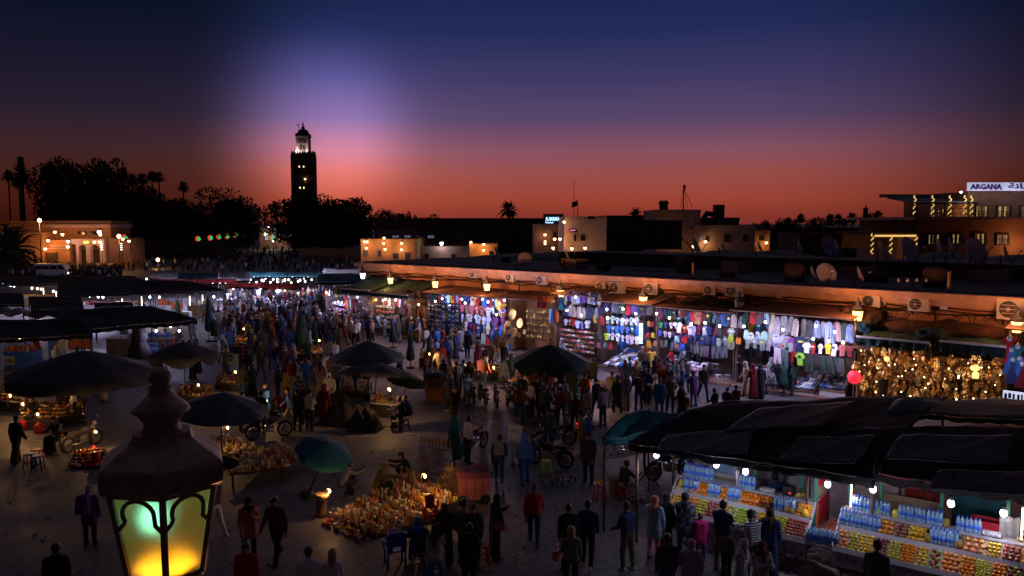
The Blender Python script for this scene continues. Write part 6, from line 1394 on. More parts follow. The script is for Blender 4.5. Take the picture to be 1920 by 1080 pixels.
def table_q(q,h,mat,label,skirt=True):
 o=ob('stall_table',None);o.location=q[0];tag(o,label,'table','sellers\' tables');z=Vector((0,0,h));b=q[0]
 m=MB();t=[p-b+z for p in q];lo_=[p-Vector((0,0,0.05))for p in t];m.addv(t+lo_,[(0,1,2,3),(7,6,5,4),(4,5,1,0),(5,6,2,1),(6,7,3,2),(7,4,0,3)],MATS[mat]);ob('top',m.mesh('top'),o)
 lg=MB();lg.box((0,0,0),(0.06,0.06,h-0.05),'dark_wood');lm=lg.mesh('leg');ce=sum(t,Vector())/4
 for p in t:c=p.lerp(ce,0.08);ob('leg',lm,o,(c.x,c.y,(h-0.05)/2-0.001))
 if skirt:
  m=MB();a,c=t[0],t[1];m.addv([a-Vector((0,0.01,0.051)),c-Vector((0,0.01,0.051)),c-Vector((0,0.01,h-0.04)),a-Vector((0,0.01,h-0.04)),a+Vector((0,0.03,-0.051)),c+Vector((0,0.03,-0.051)),c+Vector((0,0.03,-h+0.04)),a+Vector((0,0.03,-h+0.04))],[(3,2,1,0),(4,5,6,7),(0,1,5,4),(2,3,7,6),(1,2,6,5),(3,0,4,7)],'tarp');ob('skirt',m.mesh('skirt'),o)
 return o
GB=MB();GB.lathe([(0.14,0),(0.16,0.02),(0.16,0.26),(0.12,0.31),(0.05,0.34),(0.03,0.38)],14,M('gas_red',(0.4,0.02,0.025),0.4,0.15));GBm=GB.mesh('gas_bottle')
GP=MB();GP.tube([(0,0,0.36),(0,0,0.85),(0.03,0,0.95),(0.09,0,0.96),(0.11,0,0.92)],0.012,5,'brass');GPm=GP.mesh('burner_pipe')
FLM=MB();FLM.ball((0.11,0,0.88),(0.035,0.035,0.055),'bulb_flame',8,6);FLMm=FLM.mesh('flame')
def gas_lamp(x,y,label,watt=12,bottle=True,base=0.0,top=None):
 """gas lamp whose flame shows at pixel x,y; base is the height of what it stands on"""
 z=base+0.88 if top is None else top;p=G(x,y,z);o=ob('gas_lamp',None,None,(p.x-0.11,p.y,z-0.88));tag(o,label,'lamp','gas lamps of the sellers')
 if bottle:ob('gas_bottle',GBm,o)
 ob('burner_pipe',GPm,o);ob('flame',FLMm,o)
 lamp(p+Vector((0.0,-0.12,0.03)),watt*2.7,(1.0,0.5,0.18),0.04)
 # the herb and oil stall
Q=quad([(612,972),(700,1012),(868,965),(770,905)]);ground_cloth(Q,'tarp','dark cloth spread under the herb and oil stall');yw=atan2((Q[1]-Q[0]).y,(Q[1]-Q[0]).x)
tier=lambda u,v:0.04+0.32*v
step=MB();
tb=ob('display_steps',None,None,Q[0]);tag(tb,'stepped wooden display carrying the oils of the herb stall','display stand')
for j in range(5):
 a,b,c,d=(bil(Q,0.02,0.12+j*0.17),bil(Q,0.98,0.12+j*0.17),bil(Q,0.98,0.12+(j+1)*0.17-0.005),bil(Q,0.02,0.12+(j+1)*0.17-0.005));z=0.04+0.09*j
 m=MB();t=[p-Q[0]+Vector((0,0,z))for p in(a,b,c,d)];lo_=[p-Vector((0,0,z-0.015))for p in t];m.addv(t+lo_,[(0,1,2,3),(7,6,5,4),(4,5,1,0),(5,6,2,1),(6,7,3,2),(7,4,0,3)],'wood');ob('step',m.mesh('step'),tb)
zst=lambda u,v:0.042+0.09*min(4,max(0,int((v-0.12)/0.17)))if v>0.12 else 0.02
wares(Q,30,11,[KO,KO,KC,KO,KJ,KC],'herb and oil stall',zst,yw)
Q2=quad([(612,975),(690,1008),(676,1022),(598,985)]);wares(Q2,8,2,[KP,KB,KC],'herb stall front edge',None,None,('outer','inner'))
# tiered white boxes beside it
QT=quad([(778,905),(838,918),(850,885),(790,872)]);ts=ob('display_steps',None,None,QT[0]);tag(ts,'stepped white stand of boxes at the back of the herb stall','display stand');yt_=atan2((QT[1]-QT[0]).y,(QT[1]-QT[0]).x)
for j in range(4):
 t=[bil(QT,u,v)-QT[0]+Vector((0,0,0.3+0.2*j))for u,v in((0,j/4),(1,j/4),(1,(j+1)/4-0.01),(0,(j+1)/4-0.01))];lo_=[p-Vector((0,0,0.28+0.2*j))for p in t];m=MB();m.addv(t+lo_,[(0,1,2,3),(7,6,5,4),(4,5,1,0),(5,6,2,1),(6,7,3,2),(7,4,0,3)],'pale_paint');ob('step',m.mesh('step'),ts)
for j in range(4):
 for i in range(9):
  p=bil(QT,(i+.5)/9,(j+.45)/4)+Vector((0,0,0.302+0.2*j));nm,me,c=(('carton',CRT,('white','cream','pink','salmon','white')[(i+j)%5])if j<3 else('oil_bottle',OIL,'mustard'));t=ob(nm,me,None,p,(0,0,yt_),COLORS[c],0.9 if j<3 else 1.4);tag(t,f'{c} {nm.replace("_"," ")} on step {("one","two","three","four")[j]} of the white stand at the herb stall','box' if j<3 else 'bottle','boxes on the white stand')
gas_lamp(618,921,'glowing gas lamp at the log end of the herb stall',6,False,0.0,0.75);gas_lamp(797,893,'glowing gas lamp on the red stool in the herb stall',16,False,0.0,1.15)
def stool(x,y,colname,label,h=0.45,w=0.3,rz=0.2,base=0.0,name='stool'):
 p=G(x,y);k=STL.get((h,w));
 if k is None:
  s=MB();s.box((0,0,h-0.02),(w,w,0.04),'plain');l=MB();l.tube([(0,0,0),(-0.035,-0.035,h-0.04)],[0.03,0.024],5,'plain');r=MB();r.box((0,0,0),(w*0.95,0.025,0.035),'plain');k=STL[(h,w)]=(s.mesh('seat'),l.mesh('leg'),r.mesh('rung'))
 o=ob(name,None,None,p+Vector((0,0,base)),(0,0,rz));tag(o,label,'stool','plastic stools');c=COLORS[colname]
 ob('seat',k[0],o,color=c)
 for a in range(4):
  an=pi/4+a*pi/2;ob('leg',k[1],o,((w/2+0.01)*(1 if cos(an)>0 else-1),(w/2+0.01)*(1 if sin(an)>0 else-1),0),(0,0,an-pi/4),c)
  ob('rung',k[2],o,(cos(a*pi/2)*w/2,sin(a*pi/2)*w/2,h*0.4),(0,0,a*pi/2+pi/2),c)
 return o
STL={}
stool(806,985,'red','red stool holding a red bucket inside the herb stall',0.6,0.34)
p=G(806,985);m=MB();m.lathe([(0.12,0),(0.15,0.24),(0.155,0.25),(0.1,0.29),(0.02,0.31)],14,'gas_red');tag(ob('bucket',m.mesh('bucket'),None,p+Vector((0,0,0.6))),'red lidded bucket on the red stool in the herb stall','bucket')
for x,y,c,lb,h in((1125,938,'red','red stool carrying a plate of fruit',0.5),(1168,935,'red','red stool under the seated boy in the tracksuit',0.46),(903,1058,'red','red stool with a paper cup beside the woman in black',0.5),(446,680,'lime','bright green stool, first of a pair',0.45),(457,681,'lime','bright green stool, second of a pair',0.45),(57,876,'blue','blue stool beside the candle lit sellers',0.5),(72,880,'blue','second blue stool beside the candle lit sellers',0.5),(70,868,'red','red stool behind the blue pair',0.5),(622,722,'blue','blue stool under the slumped parasol',0.5),(815,1085,'blue','blue stool under the woman in the brown headscarf',0.46),(785,1066,'beige','pale wooden stool under the woman in the blue scarf',0.45),(1347,716,'white','white stool in front of the poncho stall',0.4),(1364,716,'white','second white stool in front of the poncho stall',0.4),(1024,893,'lime','lime green stool among the parked scooters',0.55),(760,805,'charcoal','dark stool under the man at the bottle table',0.42),(742,808,'charcoal','dark stool under the second man at the bottle table',0.42)):
 stool(x,y,c,lb,h)
 # things on stools
p=G(1125,938);m=MB();m.lathe([(0.1,0),(0.2,0.03),(0.21,0.04)],14,'steel');tag(ob('plate',m.mesh('plate'),None,p+Vector((0,0,0.5))),'metal plate of fruit on a red stool','plate')
for k in range(7):tag(ob('orange',FRM,None,p+Vector((0.1*cos(k),0.1*sin(k),0.535)),(0,0,0),COLORS[('orange','yellow','mustard')[k%3]],0.9),'fruit piled on the metal plate','fruit','fruit on the plate')
p=G(903,1058);m=MB();m.lathe([(0.035,0),(0.05,0.12),(0.052,0.125)],10,'pale_paint');tag(ob('paper_cup',m.mesh('paper_cup'),None,p+Vector((0.02,0,0.5))),'white paper cup on a red stool','cup')
# blue chair with a pink basket
p=G(741,1060);o=ob('plastic_chair',None,None,p,(0,0,R(20)));tag(o,'blue plastic armchair seen from behind with a pink basket','chair')
PB=M('plastic_blue',(0.015,0.09,0.42),0.35,0.1)
m=MB();m.box((0,0.02,0.42),(0.46,0.44,0.04),PB);ob('seat',m.mesh('seat'),o)
m=MB();m.extrude([(-0.24,0.4),(-0.1,0.4),(-0.1,0.56),(0.1,0.56),(0.1,0.4),(0.24,0.4),(0.25,0.85),(0.16,0.93),(-0.16,0.93),(-0.25,0.85)],0.04,PB);ob('backrest',m.mesh('backrest'),o,(0,-0.22,0))
m=MB();m.tube([(0,0,0),(0,0,0.41)],[0.035,0.028],5,PB);lm=m.mesh('leg')
for sx in(-1,1):
 for sy in(-1,1):ob('leg',lm,o,(sx*0.22,sy*0.2,0))
 a=MB();a.tube([(sx*0.25,-0.2,0.64),(sx*0.27,0.2,0.63),(sx*0.24,0.22,0.4)],0.025,5,PB);ob('armrest',a.mesh('armrest'),o)
m=MB();m.lathe([(0.15,0),(0.19,0.24),(0.2,0.25),(0.18,0.25),(0.14,0.03)],14,'plain');m.tube([(-0.19,0,0.24),(-0.1,0,0.42),(0.1,0,0.42),(0.19,0,0.24)],0.015,5,'plain');tag(ob('basket',m.mesh('basket'),None,p+Vector((0,0.02,0.62)),(0,0,0),COLORS['lilac']),'lilac plastic basket perched on the blue chair','basket')
# pink box cart with a cloth top, golden herb sheaf
p=G(868,948);o=ob('box_cart',None,None,p,(0,0,R(8)));tag(o,'pink wooden box cart with a maroon cover behind the herb stall','cart')
PK_=M('cart_pink',(0.42,0.13,0.13),0.7,0.2,4)
m=MB();m.box((0.35,0.4,0.55),(0.95,0.8,0.8),PK_);ob('box',m.mesh('box'),o)
for k in range(4):m=MB();m.box((0.0+0.235*k,-0.012,0.55),(0.22,0.02,0.78),PK_);ob('plank',m.mesh('plank'),o)
ob('cover',grid_sheet(lambda u,v:(-0.18+u*1.08,-0.06+v*0.94,1.0+0.05*sin(u*6)*sin(v*5)-(0.14 if v<0.04 or v>0.96 or u<0.03 or u>0.97 else 0)),24,18,0.012,M('cart_cover',(0.2,0.06,0.08),0.85,0.25),'cover'),o)
m=MB();m.tube([(0,-0.04,0),(0,0.04,0)],0.16,12,'rubber',False);wh2=m.mesh('wheel')
for x,y in((0.02,0.0),(0.68,0.0),(0.02,0.8),(0.68,0.8)):ob('wheel',wh2,o,(x,y,0.16))
m=MB();m.tube([(0.8,0.4,0.85),(1.25,0.35,0.8)],0.02,5,'iron');ob('handle',m.mesh('handle'),o)
r_=random.Random(3);m=MB()
for k in range(420):
 a,b,z=r_.gauss(0,0.12),r_.gauss(0,0.12),r_.uniform(0.0,1.1);s=(1-abs(z-0.55)*0.5)
 m.tube([(a*s,b*s,z),(a*s*1.3+r_.uniform(-.05,.05),b*s*1.3+r_.uniform(-.05,.05),z+r_.uniform(-.06,.1))],0.012,3,'brass' if k%3==0 else M('dry_herb',(0.32,0.22,0.07),0.8,0.4,20),False)
q=ob('herb_sheaf',m.mesh('herb_sheaf'),None,G(846,940));tag(q,'tall golden sheaf of dried herbs at the corner of the herb stall','herbs')
# log with coiled rope at the other end of the stall
m=MB();m.lathe([(0.2,0),(0.17,0.1),(0.15,0.4),(0.18,0.55)],12,'wood');m.lathe([(0.2,0.55),(0.24,0.6),(0.22,0.68),(0.15,0.66)],12,M('rope',(0.4,0.25,0.12),0.9,0.3,40));q=ob('carved_log',m.mesh('carved_log'),None,G(603,968));tag(q,'carved log stand with a wicker top at the end of the herb stall','stand')
# oil table and book table near the near lantern
Q=quad([(388,868),(455,888),(480,858),(415,838)]);table_q(Q,0.45,'dark_wood','low table of jars lit by a gas lamp beside the near lantern');wares(Q,10,5,[KJ,KO,KC,KJ,KB],'jar table by the near lantern',lambda u,v:0.452)
gas_lamp(427,802,'gas lamp with a tall pipe over the jar table',9,False,0.0,1.35)
Q=quad([(430,918),(535,905),(590,868),(480,868)]);table_q(Q,0.5,'dark_wood','long plank table of books and small bottles under the teal parasol',False);wares(Q,16,6,[KC,KO,('carton',CRT,['pale grey','beige','yellow','grey','cream'],0.9,'box'),KP],'book table',lambda u,v:0.502)
# bottle stalls by the slumped parasol
Q=quad([(640,745),(690,752),(698,730),(650,724)]);table_q(Q,0.4,'dark_wood','low table crowded with perfume bottles');wares(Q,14,6,[KO],'perfume bottle table',lambda u,v:0.402)
Q=quad([(694,782),(735,786),(742,768),(700,764)]);table_q(Q,0.65,'pale_paint','white fronted table with a gas lamp and two seated men');wares(Q,8,4,[KC,KJ,KB,KC],'white fronted table',lambda u,v:0.652);gas_lamp(731,731,'bright gas lamp standing on the white fronted table',30,False,0.0,1.55)
# stalls deeper in the square
for i,(pts,h,lb,kinds,lampat)in enumerate((([(430,664),(478,662),(480,642),(434,644)],0.5,'candle stall in front of the dining tables',[KO,KJ,KB],((457,617,10),(460,617,0))),([(404,732),(470,735),(468,712),(412,712)],0.35,'basket stall with one gas lamp behind the slate parasol',[KB,KB,KJ],((442,698,8),)),([(546,678),(604,676),(604,656),(552,658)],0.45,'herb table by the wide closed parasol',[KB,KJ,KO],((599,639,9),)),([(330,762),(400,764),(400,742),(338,740)],0.45,'basket and jar stall behind the near lantern cap',[KB,KJ,KB],((372,722,9),)),([(452,782),(520,786),(520,766),(456,764)],0.35,'low pottery stall past the slate parasol',[KJ,KB],((500,752,8),)),([(850,716),(890,716),(890,700),(852,700)],0.5,'date stall beside the brown hooded robe',[KB],((872,686,9),)),([(786,690),(826,688),(824,672),(790,674)],0.6,'small lit table behind the orange container',[KO,KJ],((805,664,10),)),([(905,712),(940,716),(946,700),(912,698)],0.45,'lit table by the blue grey closed parasol',[KB,KJ],((926,690,9),)),([(955,734),(1012,736),(1008,712),(958,710)],0.45,'biscuit stall under the dark green parasol',[KB,('packet',PKT,['cream','mustard','beige','salmon'],1.2,'packet')],((1008,690,12),)),([(1012,736),(1034,738),(1036,720),(1014,718)],0.45,'red tin stall under the dark green parasol',[('jar',JAR,['red','maroon','mustard'],1.3,'jar')],()),([(1120,745),(1150,750),(1156,736),(1124,732)],0.5,'lit nut stall behind the group of standing men',[KB,KJ],((1118,717,12),)),([(1200,752),(1222,754),(1224,740),(1202,738)],0.5,'small lit stall beside the man in the pale robe',[KB],()),([(100,790),(160,790),(165,745),(110,745)],0.3,'vegetable heap stall by the apron wearing seller',[KB,KP],()),([(0,770),(48,775),(60,738),(5,735)],0.45,'candle stall crammed with bottles at the photo edge',[KO,KJ,KO],((33,711,10),(19,742,8),(52,741,8))),([(38,806),(110,806),(112,770),(44,770)],0.4,'candle stall crammed with tall bottles beside the dark robed man',[KO,KO,KJ],((43,758,8),(71,777,8))),([(108,800),(160,792),(158,760),(112,762)],0.4,'stall of herb bunches in front of the apron wearing seller',[KB,KP],()),([(130,880),(185,880),(200,845),(140,850)],0.02,'shoes and parcels laid out beside the near lantern',[('bundle',BND,['red','pale grey','orange','charcoal','maroon'],1.1,'bundle')],((180,810,9),)))):
 q=quad(pts)
 if h>0.1:table_q(q,h,'dark_wood',lb+', its table')
 else:ground_cloth(q,'tarp',lb+', its ground cloth')
 wares(q,12,5,kinds,lb.split(',')[0],lambda u,v,h=h:h+0.002)
 for k,(x,y,wt)in enumerate(lampat):
  if wt:gas_lamp(x,y,f'gas lamp glowing over the {lb}'.split(',')[0]+('',', second',', third')[k],wt*1.3,h<0.1,0.0,h+0.75)
p=G(180,872);m=MB();m.lathe([(0.02,0),(0.16,0.02),(0.16,0.4),(0.1,0.46)],14,'gas_red');tag(ob('gas_bottle',m.mesh('gas_bottle'),None,p),'large red gas bottle beside the near lantern','gas bottle')
for x,y,lb in((43,806,'red gas bottle in the row of candle lit bottles'),(74,812,'red gas bottle between the candle lit bottles and the seated seller'),(32,745,'red gas bottle at the edge of the candle stall')):tag(ob('gas_bottle',GBm,None,G(x,y),(0,0,0),None,1.2),lb,'gas bottle','gas bottles')
# fairground of odd things: container, bags, basin, cloths
p=G(815,750);o=ob('waste_container',None,None,p,(0,0,0.1));tag(o,'tall orange waste container with a dark lid','container')
m=MB();m.box((0,0,0.6),(0.85,0.75,1.2),M('bin_orange',(0.34,0.13,0.035),0.6,0.25,3),taper=1.12);ob('body',m.mesh('body'),o);m=MB();m.lathe([(0.55,1.2),(0.56,1.26),(0.4,1.36),(0.1,1.38)],14,'tarp_green');ob('lid',m.mesh('lid'),o)
for i,(x,y)in enumerate(((521,762),(532,764),(543,765),(552,763))):
 m=MB();m.box((0,0,0.22),(0.3,0.2,0.44),'cloth',taper=0.9);m.tube([(-0.08,0,0.43),(-0.05,0,0.58),(0.05,0,0.58),(0.08,0,0.43)],0.012,4,'cloth');tag(ob('carrier_bag',m.mesh('carrier_bag'),None,G(x,y),(0,0,i*.3),COLORS['red']),'red carrier bag standing in a row, number %s from the slate parasol'%('one','two','three','four')[i],'bag','red carrier bags')
def heap(x,y,sx,sy,sz,mat,label,seed=1,name='covered_goods',cat='tarpaulin'):
 q=random.Random(seed);ph=[q.uniform(0,6)for _ in range(5)]
 def fn(u,v):
  X,Y=u*2-1,v*2-1;r2=X*X+Y*Y;hgt=max(0,1-r2)**0.45 if r2<1 else 0
  return(X*sx,Y*sy,sz*hgt*(1+0.18*sin(X*5+ph[0])*sin(Y*4+ph[1])+0.1*sin(X*11+Y*7+ph[2]))+0.015)
 tag(ob(name,grid_sheet(fn,22,22,0.012,MATS[mat],name),None,G(x,y),(0,0,q.uniform(-.4,.4))),label,cat)
heap(648,792,1.1,0.9,0.8,'tarp','goods heaped under a dark tarpaulin beside the white fronted table',3);heap(622,770,0.9,0.8,0.95,'tarp','second dark covered heap behind the larger one',5);heap(686,805,0.7,0.6,0.8,'tarp','round bundle under dark tarpaulin next to the seated men',8);heap(500,650,0.8,0.7,1.3,'tarp','dark hooded pushchair shaped heap near the green stools',9)
heap(1520,1062,1.0,0.6,0.2,'tarp_pale','pale canvas sheet folded on the ground between the two juice carts',11,'folded_canvas','canvas');heap(1558,1045,0.7,0.4,0.16,'tarp_pale','second fold of pale canvas behind the first',12,'folded_canvas','canvas')
Q=quad([(1005,906),(1055,914),(1085,899),(1030,894)]);ground_cloth(Q,'tarp_pale','printed paper sheet spread with dark leather pieces');wares(Q,6,3,[('packet',PKT,['black','charcoal','grey'],0.8,'packet')],'paper sheet on the ground')
# table of drinks beside the seated boy
Q=quad([(1128,905),(1212,890),(1210,870),(1130,882)]);table_q(Q,0.8,'pale_paint','trestle table of glasses and paper goods beside the seated boy',False);wares(Q,12,3,[('carton',CRT,['white','pale grey','mustard','cream'],0.8,'box'),('jar',JAR,['white','pale grey'],1.0,'jar')],'trestle table',lambda u,v:0.802)
m=MB();m.box((0,0,0.25),(0.5,0.4,0.5),'wood');tag(ob('crate',m.mesh('crate'),None,G(1160,925),(0,0,0.2)),'wooden crate under the trestle table','crate')
# light stand in front of the first juice cart
p=G(1215,915);o=ob('tripod_stand',None,None,p);tag(o,'thin black tripod stand holding up the canopy corner','stand');m=MB();m.tube([(0,0,0.35),(0,0,2.6)],0.03,6,'iron');ob('pole',m.mesh('pole'),o);m=MB();m.tube([(0,0,0.6),(0.42,0,0)],0.02,5,'iron');lm=m.mesh('leg')
for k in range(3):ob('leg',lm,o,(0,0,0),(0,0,k*2.1+0.4))
m=MB()
for k in range(3):m.box((0,0,0.06+0.13*k),(0.5,0.36,0.03),'pale_paint')
for sx in(-1,1):
 for sy in(-1,1):m.box((sx*0.23,sy*0.16,0.18),(0.04,0.04,0.36),'pale_paint')
tag(ob('bottle_crate',m.mesh('bottle_crate'),None,G(1192,935),(0,0,0.3)),'grey wire crate on the ground beside the seated boy','crate')
# ------------------------------------------------------------------ scooters and motorcycles
def moto_proto():
 kids=[]
 ty=MB();pr=[Vector((cos(a)*0.27,0,sin(a)*0.27))for a in[k*pi/8 for k in range(17)]];ty.tube(pr,0.05,6,'rubber',True,False);tym=ty.mesh('tyre')
 ri=MB();ri.tube([(0,-0.03,0),(0,0.03,0)],0.2,12,'steel',False);rim=ri.mesh('rim')
 for x in(-0.62,0.62):kids.append(node('wheel',None,(x,0,0.32),kids=[node('tyre',tym),node('rim',rim)]))
 m=MB();m.tube([(-0.62,0.07,0.32),(-0.2,0.07,0.5),(0.35,0.05,0.72),(0.42,0.0,0.92)],0.03,6,'iron');m.tube([(-0.62,-0.07,0.32),(-0.2,-0.07,0.5),(0.35,-0.05,0.72)],0.03,6,'iron');m.tube([(0.62,0.06,0.32),(0.42,0.05,0.95)],0.025,6,'steel');m.tube([(0.62,-0.06,0.32),(0.42,-0.05,0.95)],0.025,6,'steel');kids.append(node('frame',m.mesh('frame')))
 m=MB();m.box((0.0,0,0.42),(0.34,0.24,0.26),'steel');m.tube([(0.1,-0.15,0.4),(-0.3,-0.16,0.3),(-0.75,-0.16,0.34)],0.04,7,'steel');kids.append(node('engine',m.mesh('engine')))
 m=MB();m.ball((0.16,0,0.74),(0.26,0.13,0.13),'gloss',12,8);kids.append(node('tank',m.mesh('tank'),color=(0.02,0.02,0.025)))
 m=MB();m.extrude([(-0.75,0.72),(-0.05,0.7),(0.0,0.76),(-0.3,0.79),(-0.7,0.84)],0.24,'rubber');kids.append(node('seat',m.mesh('seat')))
 m=MB();m.tube([(0.3,-0.36,1.0),(0.4,-0.2,1.02),(0.44,0,0.96),(0.4,0.2,1.02),(0.3,0.36,1.0)],0.018,5,'steel');kids.append(node('handlebar',m.mesh('handlebar')))
 for s in(-1,1):m=MB();m.tube([(0.4,s*0.25,1.02),(0.42,s*0.33,1.18)],0.01,4,'iron');m.ball((0.42,s*0.34,1.22),(0.02,0.07,0.05),'steel',8,5);kids.append(node('mirror',m.mesh('mirror')))
 m=MB();m.ball((0.55,0,0.88),(0.09,0.09,0.09),'pale_paint',10,6);kids.append(node('headlight',m.mesh('headlight')))
 for x,a0,a1 in((0.62,20,150),(-0.62,40,190)):
  m=MB();m.tube([(x+0.345*cos(R(a)),0,0.32+0.345*sin(R(a)))for a in range(a0,a1,15)],0.035,5,'gloss');kids.append(node('mudguard',m.mesh('mudguard'),color=(0.03,0.03,0.035)))
 m=MB();m.box((-0.95,0,0.6),(0.02,0.17,0.15),'pale_paint');kids.append(node('number_plate',m.mesh('number_plate')))
 m=MB();m.box((-0.9,0,0.78),(0.05,0.14,0.07),M('lens_red',(0.4,0.01,0.01),0.3));kids.append(node('tail_lamp',m.mesh('tail_lamp')))
 return node('motorcycle',None,kids=kids)
MOT=moto_proto();TL=MB();TL.box((-0.935,0,0.78),(0.03,0.14,0.07),EM('brake_red',(1.0,0.02,0.04),7.0))
for i,(x,y,rz,c,lb)in enumerate(((885,752,100,'black','black motorcycle first in the parked row by the orange container'),(905,756,105,'charcoal','charcoal motorcycle second in the parked row by the orange container'),(930,760,96,'maroon','maroon motorcycle beneath the blue grey closed parasol'),(955,758,84,'black','black motorcycle in front of the biscuit stall'),(975,768,110,'navy','navy motorcycle amid the parked row'),(1000,772,70,'black','black motorcycle beside the parasol pole'),(1022,778,98,'maroon','maroon motorcycle under the dark green parasol'),(1045,782,82,'charcoal','charcoal motorcycle last in the parked row'),(1040,838,200,'black','black motorcycle with a glowing tail lamp'),(1030,875,150,'black','black motorcycle behind the lime green stool'),(505,822,30,'charcoal','dark scooter parked beside the slate parasol'),(155,842,70,'charcoal','dark scooter beside the candle lit sellers'),(1255,898,205,'black','black motorcycle parked under the first juice cart canopy'),(890,848,60,'maroon','maroon motorcycle behind the man with the crossbody bag'))):
 o=place(MOT,G(x,y),R(rz),lb,'motorcycle','parked motorcycles',tint={'tank':COLORS[c],'mudguard':COLORS[c]})
 if i==8:ob('lit_tail_lamp',TL.mesh('lit_tail_lamp'),o)
 # ------------------------------------------------------------------ fruit juice carts
def fruit_mesh(name,r,flat=1.0,stem=True):
 m=MB();m.ball((0,0,0),(r,r,r*flat),'gloss',10,7)
 if stem:m.tube([(0,0,r*flat*0.9),(0,0,r*flat*1.12)],0.005,4,'wood')
 return m.mesh(name)
FM={k:fruit_mesh(k,0.5,f,s)for k,f,s in(('apple',0.92,True),('orange',0.96,False),('grapefruit',0.9,False),('pomegranate',0.95,True),('mango',1.25,False),('small_orange',0.94,False),('melon',1.3,False))}
FCOL={'yellow':(0.68,0.40,0.03),'orange':(0.74,0.22,0.012),'peach':(0.72,0.25,0.08),'green':(0.25,0.42,0.06),'yellow green':(0.48,0.44,0.04),'dark green':(0.08,0.18,0.05),'dark red':(0.22,0.015,0.03),'brown red':(0.30,0.08,0.06),'red':(0.45,0.03,0.03)}
M('cart_green',(0.03,0.16,0.11),0.5,0.15,4);M('cart_red',(0.48,0.02,0.045),0.45,0.12,4);M('cart_cream',(0.40,0.30,0.20),0.7,0.15,3);M('cart_white',(0.36,0.34,0.39),0.55,0.18,5);M('cart_orange',(0.52,0.11,0.03),0.55,0.2,4);M('spoke_red',(0.20,0.06,0.045),0.6,0.25,6)
M('ink_black',(0.03,0.02,0.04),0.6);M('ink_violet',(0.25,0.12,0.22),0.7,0.3,5)
CANG=R(-36.3)
def juice_cart(org,L,label,name,lower,upper,wheels,side_panel=True):
 o=ob('juice_cart',None,None,org,(0,0,CANG));tag(o,label,'juice cart','fruit juice carts')
 def bx(nm,c,s,mt,rx=0,parent=None):m=MB();m.box(c,s,MATS[mt],0,rx);return ob(nm,m.mesh(nm),parent or o)
 def slab(nm,y0,z0,y1,z1,t,mt,x0=0,x1=None):
  x1=L if x1 is None else x1;m=MB();vs=[(x0,y0,z0),(x1,y0,z0),(x1,y1,z1),(x0,y1,z1)]
  m.addv(vs+[(x,y,z-t)for x,y,z in vs],[(0,1,2,3),(7,6,5,4),(4,5,1,0),(5,6,2,1),(6,7,3,2),(7,4,0,3)],MATS[mt]);return ob(nm,m.mesh(nm),o)
 bx('front_board',(L/2,0.06,0.70),(L,0.04,0.36),'cart_white');bx('chassis',(L/2,0.75,0.62),(L-0.1,1.2,0.08),'dark_wood')
 slab('lower_tray',0.02,0.92,0.46,1.26,0.03,'cart_cream');slab('upper_tray',0.50,1.32,0.80,1.58,0.03,'cart_cream')
 bx('lower_lip',(L/2,0.0,0.95),(L,0.03,0.12),'cart_white',R(-20));bx('upper_lip',(L/2,0.475,1.31),(L,0.03,0.12),'cart_white',R(-20))
 bx('counter_top',(L/2,1.0,1.62),(L,0.38,0.04),'cart_white');bx('back_panel',(L/2,1.2,1.15),(L,0.04,0.9),'cart_cream')
 for x in(0.0,L):
  m=MB();m.extrude([(0.0,0.86),(0.48,1.22),(0.82,1.56),(0.82,1.68),(0.45,1.40),(0.45,1.34),(-0.02,1.02)],0.03,'cart_white');q=ob('tray_end',m.mesh('tray_end'),o,(x,0,0),(0,0,pi/2))
 return o
def heap_row(cart,x0,x1,y0,z0,y1,z1,kind,col,d,label,layers=1,grp='fruit on the juice carts'):
 M4=cart.matrix_basis.copy();sl=hypot(y1-y0,z1-z0);nu=max(1,int((x1-x0)/d));nv=max(1,int(sl/(d*0.94)))
 ny,nz=-(z1-z0)/sl,(y1-y0)/sl;cat=kind
 for l in range(layers):
  for j in range(nv-2*l if l else nv):
   for i in range(nu-l):
    u=x0+(x1-x0)*(i+0.5+0.25*(j%2)+0.5*l)/(nu+0.25);t=(j+0.5+l)/nv;hgt=d*(0.5+0.72*l)
    c=col if isinstance(col,str)else col[(i+j)%len(col)]
    p=M4@Vector((u,y0+(y1-y0)*t+ny*hgt+rnd.uniform(-.004,.004),z0+(z1-z0)*t+nz*hgt))
    f=ob(kind,FM[kind],None,p,(rnd.uniform(-.5,.5),rnd.uniform(-.5,.5),rnd.random()*6),tuple(min(.85,v*rnd.uniform(.85,1.15))for v in FCOL[c]),d*rnd.uniform(0.95,1.05));tag(f,f'{c} {kind}, {("lowest", "second", "third", "fourth", "fifth", "top")[min(j, 5)]} row, {label}',cat,grp)
C1=G(1247,955,0.95);C1.z=0;L1=3.62
cart1=juice_cart(C1,L1,'juice cart with red side panels and piled fruit, the red cart','c1',None,None,None)
lowz=(0.04,0.925,0.45,1.25);upz=(0.51,1.33,0.79,1.57)
bpy.context.view_layer.update()
